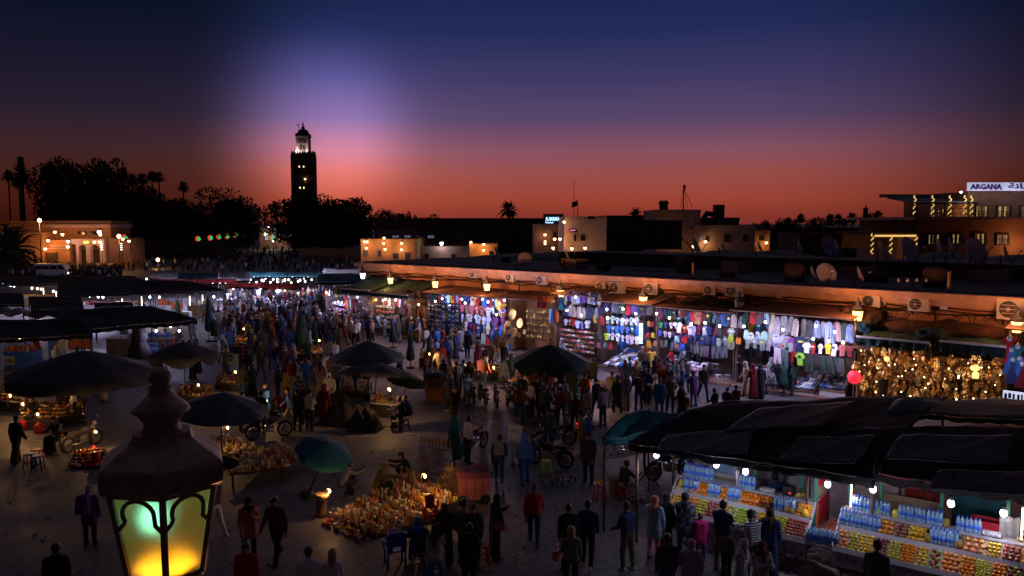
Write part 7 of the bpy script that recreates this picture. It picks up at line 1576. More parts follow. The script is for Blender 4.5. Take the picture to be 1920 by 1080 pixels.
for i,(a,b,k,c,d,lb)in enumerate(((0.02,0.105,'apple','yellow',0.085,'first heap'),(0.105,0.215,'orange',('orange','peach'),0.088,'second heap'),(0.215,0.285,'apple','yellow green',0.08,'third heap'),(0.285,0.375,'pomegranate','brown red',0.09,'fourth heap'),(0.375,0.45,'apple','yellow',0.082,'fifth heap'),(0.45,0.50,'mango','green',0.095,'sixth heap'),(0.50,0.60,'apple',('green','yellow green','green'),0.088,'seventh heap'),(0.60,0.655,'mango','dark green',0.1,'eighth heap'),(0.655,0.71,'orange','yellow',0.09,'ninth heap'),(0.71,0.765,'apple','dark red',0.088,'tenth heap'),(0.765,0.855,'apple','yellow green',0.078,'eleventh heap'),(0.855,0.985,'pomegranate','brown red',0.092,'last heap'))):
 heap_row(cart1,a*L1,b*L1,*lowz,k,c,d,f'{lb} of the lower tray, red cart')
for a,b,k,c,d,lb,ly in((0.13,0.27,'orange','orange',0.072,'behind the first bottles',2),(0.34,0.42,'orange','orange',0.075,'between the bottle groups',2),(0.49,0.72,'orange','orange',0.072,'in the middle',2),(0.885,0.99,'orange',('orange','yellow'),0.075,'beside the red panel',2)):
 heap_row(cart1,a*L1,b*L1,*upz,'small_orange',c,d,f'{lb} of the upper tray, red cart',ly)  # these heaps are the small oranges of the upper tray
def on_cart(cart,x,y,z):return cart.matrix_basis@Vector((x,y,z))
def single(cart,me,name,x,y,z,d,col,label,cat,rot=(0,0,0),group=None):
 t=ob(name,me,None,on_cart(cart,x,y,z),rot,FCOL.get(col)or COLORS.get(col),d);tag(t,label,cat,group)
for k,(x,y)in enumerate(((0.16,1.0),(0.19,1.0),(0.23,1.0),(0.515,1.0),(0.55,1.0),(0.585,1.0),(0.62,1.0))):single(cart1,FM['grapefruit'],'grapefruit',x*L1,0.56,1.46,0.12,'peach','large grapefruit resting on the small oranges, %s of the red sided juice cart'%('left half' if x<0.4 else 'middle'),'grapefruit',group='grapefruit on the juice carts')
single(cart1,FM['melon'],'melon',0.055*L1,0.62,1.52,0.17,'yellow green','pale melon at the near end of the upper tray','melon');single(cart1,FM['melon'],'melon',0.955*L1,0.53,1.44,0.17,'yellow','yellow melon beside the red panel','melon')
# pineapples, bananas, bowl of dates
pm_=MB();pm_.lathe([(0.05,0),(0.085,0.05),(0.09,0.12),(0.06,0.2)],9,M('pineapple',(0.30,0.20,0.06),0.8,0.5,40,bump=0.5));pmm=pm_.mesh('pineapple');pl=MB()
for k in range(12):a=k*2.4;r=0.03+0.006*k;pl.addv([(0.02*cos(a+1.5),0.02*sin(a+1.5),0.19),(-0.02*cos(a+1.5),-0.02*sin(a+1.5),0.19),(r*cos(a),r*sin(a),0.34-0.006*k)],[(0,1,2)],'palm_leaf')
plm=pl.mesh('leaf_crown');PINE=node('pineapple',pmm,kids=[node('leaf_crown',plm)])
for k,x in enumerate((0.835,0.862)):place(PINE,on_cart(cart1,x*L1,0.55,1.36),0,'pineapple standing %s in the red sided juice cart'%('beside the bottles' if k==0 else 'beside the oranges'),'pineapple','pineapples on the juice carts')
bn=MB();bn.tube([(-0.1,0,0.0),(-0.06,0,-0.03),(0.0,0,-0.04),(0.07,0,-0.02),(0.11,0,0.03)],[0.008,0.018,0.02,0.017,0.008],6,M('banana',(0.55,0.45,0.08),0.5,0.2,15));bnm=bn.mesh('banana')
def banana_bunch(p,label,n=7):
 o=ob('banana_bunch',None,None,p,(0,0,CANG));tag(o,label,'bananas')
 for k in range(n):ob('banana',bnm,o,(0.02*k-0.06,0.02*(k%3),0.05+0.025*(k%4)),(R(-40+14*k),R(10),R(70+8*k)))
banana_bunch(on_cart(cart1,0.88*L1,1.0,1.66),'bunch of bananas on the counter beside the scales',11)
m=MB();m.lathe([(0.1,0),(0.19,0.05),(0.2,0.055),(0.16,0.04)],14,'wood');ob_=ob('bowl',m.mesh('bowl'),None,on_cart(cart1,0.675*L1,0.56,1.42));tag(ob_,'shallow bowl of dark berries on the oranges','bowl')
for k in range(14):single(cart1,FM['pomegranate'],'plum',0.675*L1+0.13*cos(k*2.4)*sqrt(k/14),0.56+0.13*sin(k*2.4)*sqrt(k/14),1.49,0.055,'dark red','dark plum in the shallow bowl on the oranges','plum',group='plums in the bowl')
# bottles on the first cart
ax=cart1.matrix_basis.to_3x3()@Vector((1,0,0));ay=cart1.matrix_basis.to_3x3()@Vector((0,1,0))
for x,y,z,nu,nv,lb in((0.04,0.93,1.64,8,3,'crowded at the near end of the counter top'),(0.17,0.95,1.64,4,2,'just past the crowd of bottles'),(0.085,0.55,1.37,5,2,'in the upper tray beside the melon'),(0.275,0.55,1.37,4,2,'in the upper tray behind the customers'),(0.425,0.55,1.37,4,2,'in the upper tray beside the navy jacket'),(0.47,0.92,1.64,5,2,'on the counter top before the vendor'),(0.755,0.54,1.37,6,2,'in the upper tray near the pineapples')):
 bottles(on_cart(cart1,x*L1,y,z),ax*0.083,ay*0.09,nu,nv,f'water bottle {lb}, red sided juice cart',1.1)
water_pack(on_cart(cart1,L1+0.2,0.15,0.96),CANG,'wrapped water pack on the ledge at the end of the red sided cart');water_pack(on_cart(cart1,L1+0.55,0.2,0.96),CANG,'second wrapped water pack on the ledge at the end of the red sided cart')
GL=MB();GL.lathe([(0.025,0),(0.035,0.1),(0.036,0.1),(0.03,0.01)],9,M('glassware',(0.6,0.6,0.68),0.1,0.05,5,spec=0.6,alpha=0.6));GLm=GL.mesh('glass')
for k in range(16):t=ob('drinking_glass',GLm,None,on_cart(cart1,(0.62+0.011*(k%8))*L1+0.01,0.9+0.1*(k//8),1.642));tag(t,'clear drinking glass upside down on the cart counter','glass','drinking glasses')
m=MB();m.lathe([(0.04,0),(0.055,0.38),(0.05,0.4)],10,'pale_paint');tag(ob('cup_stack',m.mesh('cup_stack'),None,on_cart(cart1,0.435*L1,1.0,1.64)),'tall stack of white paper cups on the counter','cups')
m=MB();m.box((0,0,0.12),(0.26,0.24,0.24),'iron');m.box((0,-0.125,0.1),(0.2,0.01,0.1),'glass_dark');m.box((0.06,-0.135,0.1),(0.05,0.01,0.04),'orn_red');tag(ob('weighing_scale',m.mesh('weighing_scale'),None,on_cart(cart1,0.8*L1,1.05,1.64),(0,0,CANG)),'dark weighing scale with a red lit display','scale')
# superstructure: posts, boards, side panel, ledge, wheels
def cart_frame(cart,L,posts,boards):
 for x,y in posts:m=MB();m.box((0,0,0.95),(0.07,0.07,1.9),'cart_green');ob('post',m.mesh('post'),cart,(x,y,0.68))
 for x0,x1,y,z,h,mt in boards:m=MB();m.box(((x0+x1)/2,y,z),(x1-x0,0.05,h),MATS[mt]);ob('board',m.mesh('board'),cart)
cart_frame(cart1,L1,((0.05,1.28),(1.95,1.28),(3.15,1.3),(L1-0.03,0.92),(L1-0.03,2.05)),((0.6,1.9,1.9,1.25,0.7,'cart_cream'),(1.0,3.0,2.6,1.5,1.6,'cart_white')))
for k in range(4):m=MB();m.box((0,1.5,0),(0.045,1.05,0.155),'cart_red');ob('plank',m.mesh('plank'),cart1,(L1-0.02,0,1.06+0.165*k))
for k in range(3):m=MB();m.box((0,1.5,0),(0.045,1.05,0.145),'cart_red');ob('plank',m.mesh('plank'),cart1,(L1-0.04,0,2.05+0.16*k))
m=MB();m.box((L1-0.04,1.5,1.83),(0.03,1.05,0.24),'cart_cream');ob('side_board',m.mesh('side_board'),cart1)
m=MB();m.box((L1-0.0,0.93,1.3),(0.07,0.07,0.55),'cart_orange');ob('end_post',m.mesh('end_post'),cart1)
for k in range(5):m=MB();m.box((L1+0.12+0.17*k,1.35,0.9),(0.155,1.5,0.04),'cart_orange');ob('plank',m.mesh('plank'),cart1)
m=MB();m.box((L1+0.38,0.25,0.93),(0.75,0.5,0.04),'cart_white');ob('ledge',m.mesh('ledge'),cart1)
def cart_wheel(cart,x,y,r=0.48):
 m=MB();m.tube([(r*cos(2*pi*k/28),0,r*sin(2*pi*k/28))for k in range(29)],0.03,6,'spoke_red',True,False);w=ob('wheel',None,cart,(x,y,r));ob('rim',m.mesh('rim'),w)
 m=MB();m.tube([(0,0,0.04),(0,0,r)],[0.026,0.018],5,'spoke_red');sm=m.mesh('spoke')
 for k in range(10):ob('spoke',sm,w,(0,0,0),(0,k*0.6283,0))
 m=MB();m.tube([(0,-0.09,0),(0,0.09,0)],0.07,10,'spoke_red');ob('hub',m.mesh('hub'),w)
cart_wheel(cart1,2.9,0.12,0.5);cart_wheel(cart1,2.9,1.7,0.5);cart_wheel(cart1,0.7,0.2,0.4);cart_wheel(cart1,0.7,1.7,0.4)
# faded printed writing on the front boards: rows of small worn marks
def worn_print(cart,L,x0,x1,z0,n,seed,parent_name='faded_print',mat='ink_violet',s=1.0):
 q=random.Random(seed);m=MB();x=x0
 while x<x1:
  w=q.uniform(0.03,0.08)*s;m.box((x,0.036,z0+q.uniform(-.02,.02)),(w,0.006,q.uniform(0.03,0.08)*s),MATS[mat]);x+=w+q.uniform(0.02,0.06)*s
 k=ob(parent_name,m.mesh(parent_name),cart);k['kind']='stuff'
worn_print(cart1,L1,0.4,3.4,0.76,40,1);worn_print(cart1,L1,2.6,3.55,0.62,14,2,s=1.8);worn_print(cart1,L1,1.4,2.4,0.66,14,3)
# second cart
C2=G(1560,1027,0.95);C2.z=0;L2=4.6
cart2=juice_cart(C2,L2,'juice cart N°55 with rows of fruit and bottles cut by the photo edge','c2',None,None,None);bpy.context.view_layer.update()
LW2=((0.01,0.07,'grapefruit','peach',0.1,'first heap'),(0.07,0.115,'apple','yellow green',0.085,'second heap'),(0.115,0.185,'apple','yellow',0.085,'third heap'),(0.185,0.25,'apple','dark red',0.08,'fourth heap'),(0.25,0.31,'apple','yellow green',0.072,'fifth heap'),(0.31,0.375,'orange','orange',0.072,'sixth heap'),(0.375,0.43,'orange','yellow',0.085,'seventh heap'),(0.43,0.485,'apple',('green','dark red'),0.088,'eighth heap'),(0.485,0.56,'grapefruit',('peach','orange'),0.1,'ninth heap'),(0.56,0.625,'orange','orange',0.092,'tenth heap'),(0.625,0.69,'apple','yellow green',0.066,'eleventh heap'),(0.69,0.75,'orange','orange',0.088,'twelfth heap'),(0.75,0.81,'apple',('green','dark red'),0.088,'thirteenth heap'),(0.81,0.88,'mango',('dark green','green'),0.1,'fourteenth heap'),(0.88,0.98,'grapefruit','peach',0.1,'fifteenth heap'))
for a,b,k,c,d,lb in LW2:heap_row(cart2,a*L2,b*L2,*lowz,k,c,d,f'{lb} of the lower tray, juice cart N°55')
for a,b,k,c,d,lb,ly in((0.19,0.26,'orange','orange',0.1,'beside the bottles',1),(0.26,0.32,'pomegranate','brown red',0.095,'after the oranges',1),(0.32,0.41,'orange','yellow',0.092,'in front of the vendor',2),(0.56,0.66,'grapefruit','peach',0.115,'past the bottles',1),(0.66,0.72,'orange','yellow',0.08,'behind the dark mangoes',1),(0.72,0.8,'pomegranate','brown red',0.095,'under the basket',1),(0.8,0.98,'orange','orange',0.085,'towards the bananas',1)):heap_row(cart2,a*L2,b*L2,*upz,k,c,d,f'{lb} upper tray, juice cart N°55',ly)
for x,y,z,nu,nv,lb in((0.01,0.55,1.36,5,3,'crowded at the first corner'),(0.10,0.55,1.36,6,2,'in the upper tray before the oranges'),(0.05,0.95,1.64,7,2,'on the counter top at the first corner'),(0.18,0.98,1.64,3,1,'beside the melon on the counter top'),(0.27,0.98,1.64,7,1,'in front of the bent vendor'),(0.40,0.96,1.64,4,2,'on the counter top after the vendor'),(0.43,0.55,1.37,7,3,'grouped between two pineapples'),(0.53,0.96,1.64,6,1,'in line on the counter top by the red crate')):bottles(on_cart(cart2,x*L2,y,z),ax*0.083,ay*0.09,nu,nv,f'water bottle {lb}, juice cart N°55',1.1)
for k,(x,y,z)in enumerate(((0.415,0.56,1.37),(0.545,0.56,1.37),(0.475,1.0,1.64))):place(PINE,on_cart(cart2,x*L2,y,z),0,'pineapple %s on juice cart N°55'%('before the grouped bottles','after the grouped bottles','on the counter top behind the bottles')[k],'pineapple','pineapples on the juice carts')
single(cart2,FM['melon'],'melon',0.165*L2,1.0,1.72,0.18,'green','pale melon on the counter top of juice cart N°55','melon');single(cart2,FM['melon'],'melon',0.25*L2,1.0,1.72,0.18,'yellow green','second melon on the counter top of juice cart N°55','melon')
banana_bunch(on_cart(cart2,0.86*L2,0.55,1.5),'bunch of bananas in the upper tray of juice cart N°55',8);banana_bunch(on_cart(cart2,0.79*L2,1.0,1.66),'small bunch of bananas on the speckled counter of juice cart N°55',5)
for k in range(12):t=ob('drinking_glass',GLm,None,on_cart(cart2,(0.64+0.013*(k%6))*L2,0.92+0.1*(k//6),1.642));tag(t,'clear drinking glass on the counter of juice cart N°55','glass','drinking glasses')
m=MB();m.box((0,0,0.16),(0.62,0.38,0.03),'cart_red')
for s in(-1,1):m.box((s*0.31,0,0.16),(0.03,0.41,0.32),'cart_red');m.box((0,s*0.19,0.16),(0.59,0.03,0.32),'cart_red')
tag(ob('plastic_crate',m.mesh('plastic_crate'),None,on_cart(cart2,0.64*L2,1.55,1.5),(0,0,CANG)),'red plastic crate behind the bottles of juice cart N°55','crate')
m=MB();m.box((0,0,0.75),(0.8,0.5,1.5),'cart_cream');tag(ob('side_cabinet',m.mesh('side_cabinet'),None,on_cart(cart2,0.64*L2,1.55,0),(0,0,CANG)),'cream cabinet behind the counter of juice cart N°55','cabinet')
heap_c=grid_sheet(lambda u,v:((u-.5)*0.4,0.04*sin(u*9),-v*0.5+0.03*sin(u*7)),8,6,0.02,'pale_paint','cleaning_cloth');tag(ob('cleaning_cloth',heap_c,None,on_cart(cart2,0.74*L2,1.22,2.1),(0,0,CANG)),'pale cleaning cloth hung on the green post','cloth')
cart_frame(cart2,L2,((0.75,1.3),(2.05,1.3),(3.35,1.3),(0.05,1.3)),((0.75,2.05,1.28,2.42,0.22,'cart_red'),(0.6,2.0,2.0,1.4,0.9,'cart_cream'),(2.1,3.3,2.6,1.6,1.8,'tarp_teal'),(3.4,4.6,1.9,1.3,0.8,'cart_cream')))
cart_wheel(cart2,0.6,0.15,0.45);cart_wheel(cart2,3.6,0.15,0.45);cart_wheel(cart2,0.6,1.5,0.45)
ob('lettering',text_mesh('N°55',0.3,0.004,'ink_black',0.012,0.72),cart2,(2.15,0.036,0.66),(pi/2,0,0))
worn_print(cart2,L2,0.15,1.3,0.72,14,5,s=1.6);worn_print(cart2,L2,1.2,2.0,0.8,14,6);worn_print(cart2,L2,3.0,4.4,0.78,14,7);worn_print(cart2,L2,1.2,2.0,0.66,14,8)
# display fridges and walls behind the carts
for(cx,dx,dy,h,lb)in((cart1,0.9,1.75,2.15,'white display cooler with a lamp behind the first bottles'),(cart2,4.2,1.6,2.2,'white display cooler with a lit window at the photo edge')):
 p=on_cart(cx,dx,dy,0);o=ob('display_cooler',None,None,p,(0,0,CANG));tag(o,lb,'cooler','display coolers')
 m=MB();m.box((0,0.2,h-0.3),(0.75,0.45,0.6),'fridge_white');ob('case',m.mesh('case'),o);m=MB();m.box((0,-0.03,h-0.3),(0.6,0.02,0.42),M('cool_glass',(0.25,0.4,0.65),0.1,0.2,4));ob('pane',m.mesh('pane'),o);m=MB();m.box((0,0.2,(h-0.6)/2),(0.7,0.42,h-0.6),'cart_cream');ob('stand',m.mesh('stand'),o)
for dx,w,mt,lb in((4.15,1.2,'pale_paint','pale screen wall between the two juice carts'),(5.2,1.0,'tarp_red','dark red striped curtain behind juice cart N°55')):
 p=on_cart(cart1,dx,2.3,0);tag(ob('screen_wall',grid_sheet(lambda u,v:(u*w,0.04*sin(u*16),2.6-v*2.55),20,4,0.02,MATS[mt],'screen_wall'),None,p,(0,0,CANG)),lb,'screen','screens behind the carts')
 # lamps under the big canopy
for i,(x,y,z,wt,lb)in enumerate(((1231,853,2.35,40,'white lamp dangling at the free corner of the big canopy'),(1343,871,2.3,26,'white lamp in front of the display cooler'),(1398,884,2.3,40,'white lamp above the vendor in navy'),(1552,908,2.2,40,'white lamp on the green post of the red sided cart'),(1637,917,2.4,30,'white lamp at the first corner of juice cart N°55'),(1783,944,2.4,44,'white lamp at the middle of juice cart N°55'),(1882,962,2.2,34,'white lamp beside the lit cooler window'))):
 bulb_at(G(x,y,z),lb,'lamps under the big canopy',wt*0.42,False,1.5,(0.82,0.8,1.0),0.16,0.45)
EM('filament',(1.0,0.75,0.55),7.0)
for i,(x,y0,y1,lb)in enumerate(((1595,907,950,'spiral filament tube beside the first corner of juice cart N°55'),(1915,952,1012,'spiral filament tube at the photo edge'))):
 c=on_cart(cart2,0.12+i*3.55,1.0,0);z0,z1=P(x,y1,c.y).z,P(x,y0,c.y).z;c.x=P(x,y1,c.y).x
 o=ob('light_tube',None,None,(c.x,c.y,0));tag(o,lb,'light tube');m=MB();m.tube([(0,0,z0),(0,0,z1)],0.018,6,'filament');ob('tube',m.mesh('tube'),o)
 m=MB();m.tube([(0.03*cos(k*.9),0.03*sin(k*.9),z0+(z1-z0)*k/40)for k in range(41)],0.008,4,'brass');m.tube([(0,0.05,0.7),(0,0.05,z1)],0.02,5,'iron');ob('holder',m.mesh('holder'),o);lamp((c.x,c.y-0.15,(z0+z1)/2),9,(1.0,0.75,0.6),0.1)
 # the big canopies over the carts
canopy('largest dark patched canopy sheltering the red sided juice cart',((1385,752,3.0),(1780,742,3.0),(1640,898,2.66),(1178,830,2.74)),'tarp',0.5,0.14,41,44,22,0.25)
canopy('dark canopy continuing over juice cart N°55',((1640,800,3.1),(2060,800,3.1),(2060,952,2.66),(1500,862,2.7)),'tarp',0.4,0.16,42,44,18,0.2)
canopy('dark green canopy strip behind the big ones',((1700,748,3.0),(2040,752,3.0),(2040,790,3.05),(1660,775,3.05)),'tarp_green',0.2,0.1,43,24,8,0.1)
canopy('teal canopy corner peaking beyond the free lamp',((1195,768,3.1),(1300,778,2.9),(1265,806,2.75),(1128,824,2.6)),'canvas_teal',0.1,0.12,44,18,10,0.05)
# patches and overlapping sheets laid on the big canopies
def patch(label,cor,mat,seed,lift=0.05):
 c=[G(x,y,z+lift)for x,y,z in cor];q=random.Random(seed);ph=[q.uniform(0,6)for _ in range(4)];b=c[0].copy()
 tag(ob('tarpaulin_patch',grid_sheet(lambda u,v:c[0].lerp(c[1],u).lerp(c[3].lerp(c[2],u),v)-b+Vector((0.03*sin(v*4+ph[0]),0.03*sin(u*4+ph[1]),0.03*(1-abs(sin(u*4+v*3+ph[2])))**2+0.006*sin(u*27+v*12+ph[3]))),26,14,0.015,MATS[mat],'tarpaulin_patch'),None,b),label,'tarpaulin','sheets laid over the big canopies')
M('tarp_grey',(0.075,0.068,0.075),0.8,0.5,2,bump=0.3,stretch=(1,5,1));M('tarp_worn',(0.05,0.04,0.042),0.7,0.6,3,bump=0.4,stretch=(6,1,1))
for i,(cor,mt,lb)in enumerate((([(1420,765,3.22),(1600,752,3.24),(1540,800,3.12),(1360,808,3.08)],'tarp_worn','worn dark sheet near the back edge of the largest canopy'),([(1250,815,2.95),(1420,800,3.1),(1400,850,2.95),(1230,845,2.86)],'tarp_grey','grey wrinkled sheet over the free corner of the largest canopy'),([(1500,820,3.1),(1640,815,3.1),(1600,870,2.9),(1460,862,2.9)],'tarp_worn','worn sheet across the middle of the largest canopy'),([(1690,815,3.3),(1900,815,3.3),(1890,870,3.1),(1660,860,3.1)],'tarp_grey','grey sheet across the canopy of juice cart N°55'),([(1760,880,3.0),(1960,885,3.0),(1960,930,2.85),(1740,915,2.85)],'tarp_worn','worn dark sheet near the front edge over juice cart N°55'))):patch(lb,cor,mt,60+i)
# ------------------------------------------------------------------ the near lantern
def amber():
 m,t,b=_mat('amber_glass');n=t.nodes.new;L=t.links.new
 tcn=n('ShaderNodeTexCoord');nz=n('ShaderNodeTexNoise');nz.inputs['Scale'].default_value=9;L(tcn.outputs['Object'],nz.inputs['Vector'])
 mr=n('ShaderNodeMapRange');L(nz.outputs[0],mr.inputs[0]);mr.inputs[3].default_value=0.72;mr.inputs[4].default_value=0.85;L(mr.outputs[0],b.inputs['Roughness'])
 b.inputs['Base Color'].default_value=(0.74,0.62,0.22,1);b.inputs['Transmission Weight'].default_value=0.9;b.inputs['IOR'].default_value=1.15
 b.inputs['Specular IOR Level'].default_value=0.2
 return m
NEAR=lantern_proto(amber(),True)
top=P(299,688,3.5);base=top-Vector((0,0,1.045*0.88))
pp=MB();pp.tube([(0,0,-base.z),(0,0,-0.25)],[0.09,0.05],10,'lamp_metal')
LGI=MB();LGI.ball((0,-0.055,0.27),(0.05,0.05,0.075),EM('lamp_core',(0.14,0.6,1.0),62.0,True),12,8);LGI.tube([(0,0,0.02),(0,0,0.19)],0.02,6,'lamp_metal')
FLR=MB();FLR.lathe([(0.13,0.012),(0.13,0.02),(0.02,0.03)],6,EM('added_glow',(1.0,0.45,0.04),5.0,True))  # glowing disc added inside the lantern to brighten and warm its panes
NEAR=(NEAR[0],NEAR[1],NEAR[2],NEAR[3],NEAR[4],NEAR[5]+[node('post',pp.mesh('post')),node('bulb',LGI.mesh('bulb')),node('glow_disc',FLR.mesh('glow_disc'))],None)
place(NEAR,base,R(-98),'large amber glazed street lantern close to the viewer','lantern',scale=(1,1,0.88))
lamp(base+Vector((0.1,0.45,-0.35)),50,(1.0,0.5,0.2),0.15)
# ------------------------------------------------------------------ people: one continuous skin grown from jointed, tapering limbs
def surfnet(fn,lo,hi,h):
 lo=np.array(lo,float);n=np.ceil((np.array(hi)-lo)/h).astype(int)+1
 ax=[lo[i]+h*np.arange(n[i])for i in range(3)]
 g=np.stack(np.meshgrid(*ax,indexing='ij'),-1)
 s=fn(g.reshape(-1,3)).reshape(n)
 ins=s<0
 cells=np.zeros(n-1,int)
 for dx in(0,1):
  for dy in(0,1):
   for dz in(0,1):
    cells+=ins[dx:n[0]-1+dx,dy:n[1]-1+dy,dz:n[2]-1+dz]
 act=(cells>0)&(cells<8)
 idx=-np.ones(n-1,int);ai=np.argwhere(act);idx[act]=np.arange(len(ai))
 acc=np.zeros((len(ai),3));cnt=np.zeros(len(ai))
 cor=[(a,b,c)for a in(0,1)for b in(0,1)for c in(0,1)]
 for a in cor:
  for k in range(3):
   if a[k]:continue
   b=list(a);b[k]=1
   sa=s[ai[:,0]+a[0],ai[:,1]+a[1],ai[:,2]+a[2]];sb=s[ai[:,0]+b[0],ai[:,1]+b[1],ai[:,2]+b[2]]
   cr=(sa<0)!=(sb<0)
   t=np.where(cr,sa/np.where(cr,sa-sb,1),0)
   p=np.tile(np.array(a,float),(len(ai),1));p[:,k]+=t
   acc[cr]+=p[cr];cnt[cr]+=1
 v=lo+h*(ai+acc/cnt[:,None])
 quads=[]
 for k in range(3):
  i2,i3=(k+1)%3,(k+2)%3
  sl=[slice(1,n[d]-1)for d in range(3)];sl[k]=slice(0,n[k]-1)
  s2=list(sl);s2[k]=slice(1,n[k])
  A,B=ins[tuple(sl)],ins[tuple(s2)]
  e=np.argwhere(A!=B);flip=A[A!=B]
  off=np.array([1,1,1]);off[k]=0;e=e+off
  q=[]
  for d2,d3 in((0,0),(-1,0),(-1,-1),(0,-1)):
   c=e.copy();c[:,i2]+=d2;c[:,i3]+=d3
   q.append(idx[c[:,0],c[:,1],c[:,2]])
  q=np.stack(q,1)
  q[~flip]=q[~flip][:,::-1]
  quads.append(q)
 return v,np.concatenate(quads)
def caps_d(p,pr):
 a,b,ra,rb=np.array(pr[0]),np.array(pr[1]),pr[2],pr[3]
 ab=b-a;L2=max(1e-9,ab@ab)
 t=np.clip(((p-a)@ab)/L2,0,1)
 return np.linalg.norm(p-a-t[:,None]*ab,axis=1)-(ra+(rb-ra)*t)
def union(prs,k=0.02):
 def fn(p):
  d=caps_d(p,prs[0])
  for pr in prs[1:]:
   e=caps_d(p,pr);m=np.clip(0.5+0.5*(e-d)/k,0,1)
   d=e*(1-m)+d*m-k*m*(1-m)
  return d
 return fn
def fwd(a,side=0.0):
 a,s=R(a),R(side)
 return np.array([sin(s),sin(a)*cos(s),-cos(a)*cos(s)])
 # pose: lean, (hip, knee) left and right, (arm forward, arm out, elbow) left and right, head turn
POSES={'stand':(2,(1,2),(-1,2),(4,9,12),(2,9,16),0),'stand2':(3,(6,10),(-3,3),(12,10,50),(4,10,14),12),'folded':(2,(3,4),(-3,4),(28,4,95),(28,4,95),-6),'hips':(0,(4,4),(-4,4),(-18,34,55),(-18,34,55),0),'wide':(-2,(12,8),(-10,4),(14,14,60),(-6,14,30),14),'walk':(5,(24,6),(-18,22),(-20,8,14),(22,8,26),0),'walk2':(5,(-16,26),(22,8),(20,8,24),(-18,8,14),8),'stroll':(3,(12,4),(-12,16),(-8,9,16),(10,9,20),-10),'reach':(9,(6,6),(-6,6),(62,4,22),(20,8,40),-4),'phone':(4,(3,3),(-2,3),(34,2,95),(8,9,20),-4),'bend':(42,(14,16),(6,14),(44,6,26),(58,6,16),0),'point':(2,(4,4),(-4,6),(8,46,20),(34,10,60),20),'sit':(12,(84,86),(80,90),(34,8,50),(38,8,54),0),'sit2':(18,(76,70),(88,100),(44,4,56),(30,10,66),16),'crouch':(26,(112,132),(104,136),(52,8,40),(60,6,30),0),}
FPOLY={}
def person_parts(pose,style,seed=0):
 """returns (primitives with material index, head centre, hands); style: m f robe coat"""
 lean,hl,hr,al,ar,turn=POSES[pose]
 fem=style in('f','skirt')
 ld=R(lean)
 zh=0.0;legs=[]
 for sgn,(hip,knee)in((-1,hl),(1,hr)):
  hipj=np.array([sgn*0.092,0,0.0]);spread=3.5*sgn if pose!='wide' else 11*sgn
  k_=hipj+fwd(hip,spread)*0.43
  a_=k_+fwd(hip-knee,spread*0.4)*0.41
  legs.append((hipj,k_,a_,hip-knee))
 low=min(l[2][2]for l in legs)
 base=np.array([0,0,-low+0.075])
 prs=[]
 bulky=style=='coat'
 for hipj,k_,a_,an in legs:
  hipj,k_,a_=hipj+base,k_+base,a_+base
  lo=0.0 if fem or style=='skirt' else 0.008
  prs.append((hipj,k_,0.09+lo,0.064+lo,1 if style=='robe' else 2));prs.append((k_,a_,0.062+lo,0.048+lo,2))
  fa=an*0.55 if abs(an)>12 else 0
  heel=a_+np.array([0,-0.045,-0.035]);toe=a_+np.array([0,0.15,-0.045+(0.05 if fa>8 else 0)+(-0.02 if fa<-10 else 0)])
  if fa<-10:heel=heel+np.array([0,0,0.03])
  prs.append((heel,toe,0.043,0.036,3));prs.append((a_,heel,0.04,0.04,3))
 pel=base
 up=np.array([0,sin(ld),cos(ld)]);fw=np.array([0,cos(ld),-sin(ld)]);rt=np.array([1.0,0,0])
 def T(x,y,z):return pel+rt*x+fw*y+up*z
 w=0.155 if fem else 0.175
 b=0.022 if bulky else 0.0
 prs.append((T(-0.075,-0.01,0.02),T(0.075,-0.01,0.02),0.105,0.105,1 if style in('robe','coat')else 2))
 for x0,x1 in((-0.08,-0.1),(0.08,0.1),(0,0)):
  prs.append((T(x0,0,0.08),T(x1*(0.85 if fem else 1),0.005,0.40),(0.098 if fem else 0.104)+b,(0.098 if fem else 0.112)+b,1))
 hem=0.0 if style in('m','f')else-0.12
 prs.append((T(-0.085,0,0.03+hem),T(0.085,0,0.03+hem),0.113+b,0.113+b,1))
 prs.append((T(-w+0.035,-0.005,0.462),T(w-0.035,-0.005,0.462),0.066+b,0.066+b,1))
 prs.append((T(-0.05,0,0.5),T(0.05,0,0.5),0.07,0.07,1))
 if fem:prs.append((T(-0.055,0.075,0.34),T(0.055,0.075,0.34),0.062,0.062,1))
 if style in('robe','skirt'):
  m_=1 if style=='robe' else 2
  foot=np.array([0,0,0.13])
  kk=max(l[1][1]for l in legs)if pose in('sit','sit2','crouch')else 0
  if kk:
   prs.append((T(-0.08,0,0.02),np.array([-0.13,kk,base[2]+0.02]),0.115,0.10,m_));prs.append((T(0.08,0,0.02),np.array([0.13,kk,base[2]+0.02]),0.115,0.10,m_))
   prs.append((np.array([-0.13,kk,base[2]]),np.array([-0.14,kk+0.02,0.12]),0.10,0.11,m_));prs.append((np.array([0.13,kk,base[2]]),np.array([0.14,kk+0.02,0.12]),0.10,0.11,m_))
  else:
   f1,f2=legs[0][2][1],legs[1][2][1]
   for sx,fy in((-1,f1),(1,f2),(0,(f1+f2)/2)):
    prs.append((T(sx*0.07,0,0.06),np.array([sx*0.115,fy*0.8,0.14]),0.115,0.125,m_))
 if style=='coat':
  for sx,l in((-1,legs[0]),(1,legs[1])):
   q=(l[0]+l[1])/2+base+np.array([0,0,-0.02]);q[1]*=0.6
   prs.append((T(sx*0.08,0,0.05),q,0.125,0.122,1))
  prs.append((T(0,0,0.05),T(0,0,-0.2),0.12,0.13,1))
 hands=[]
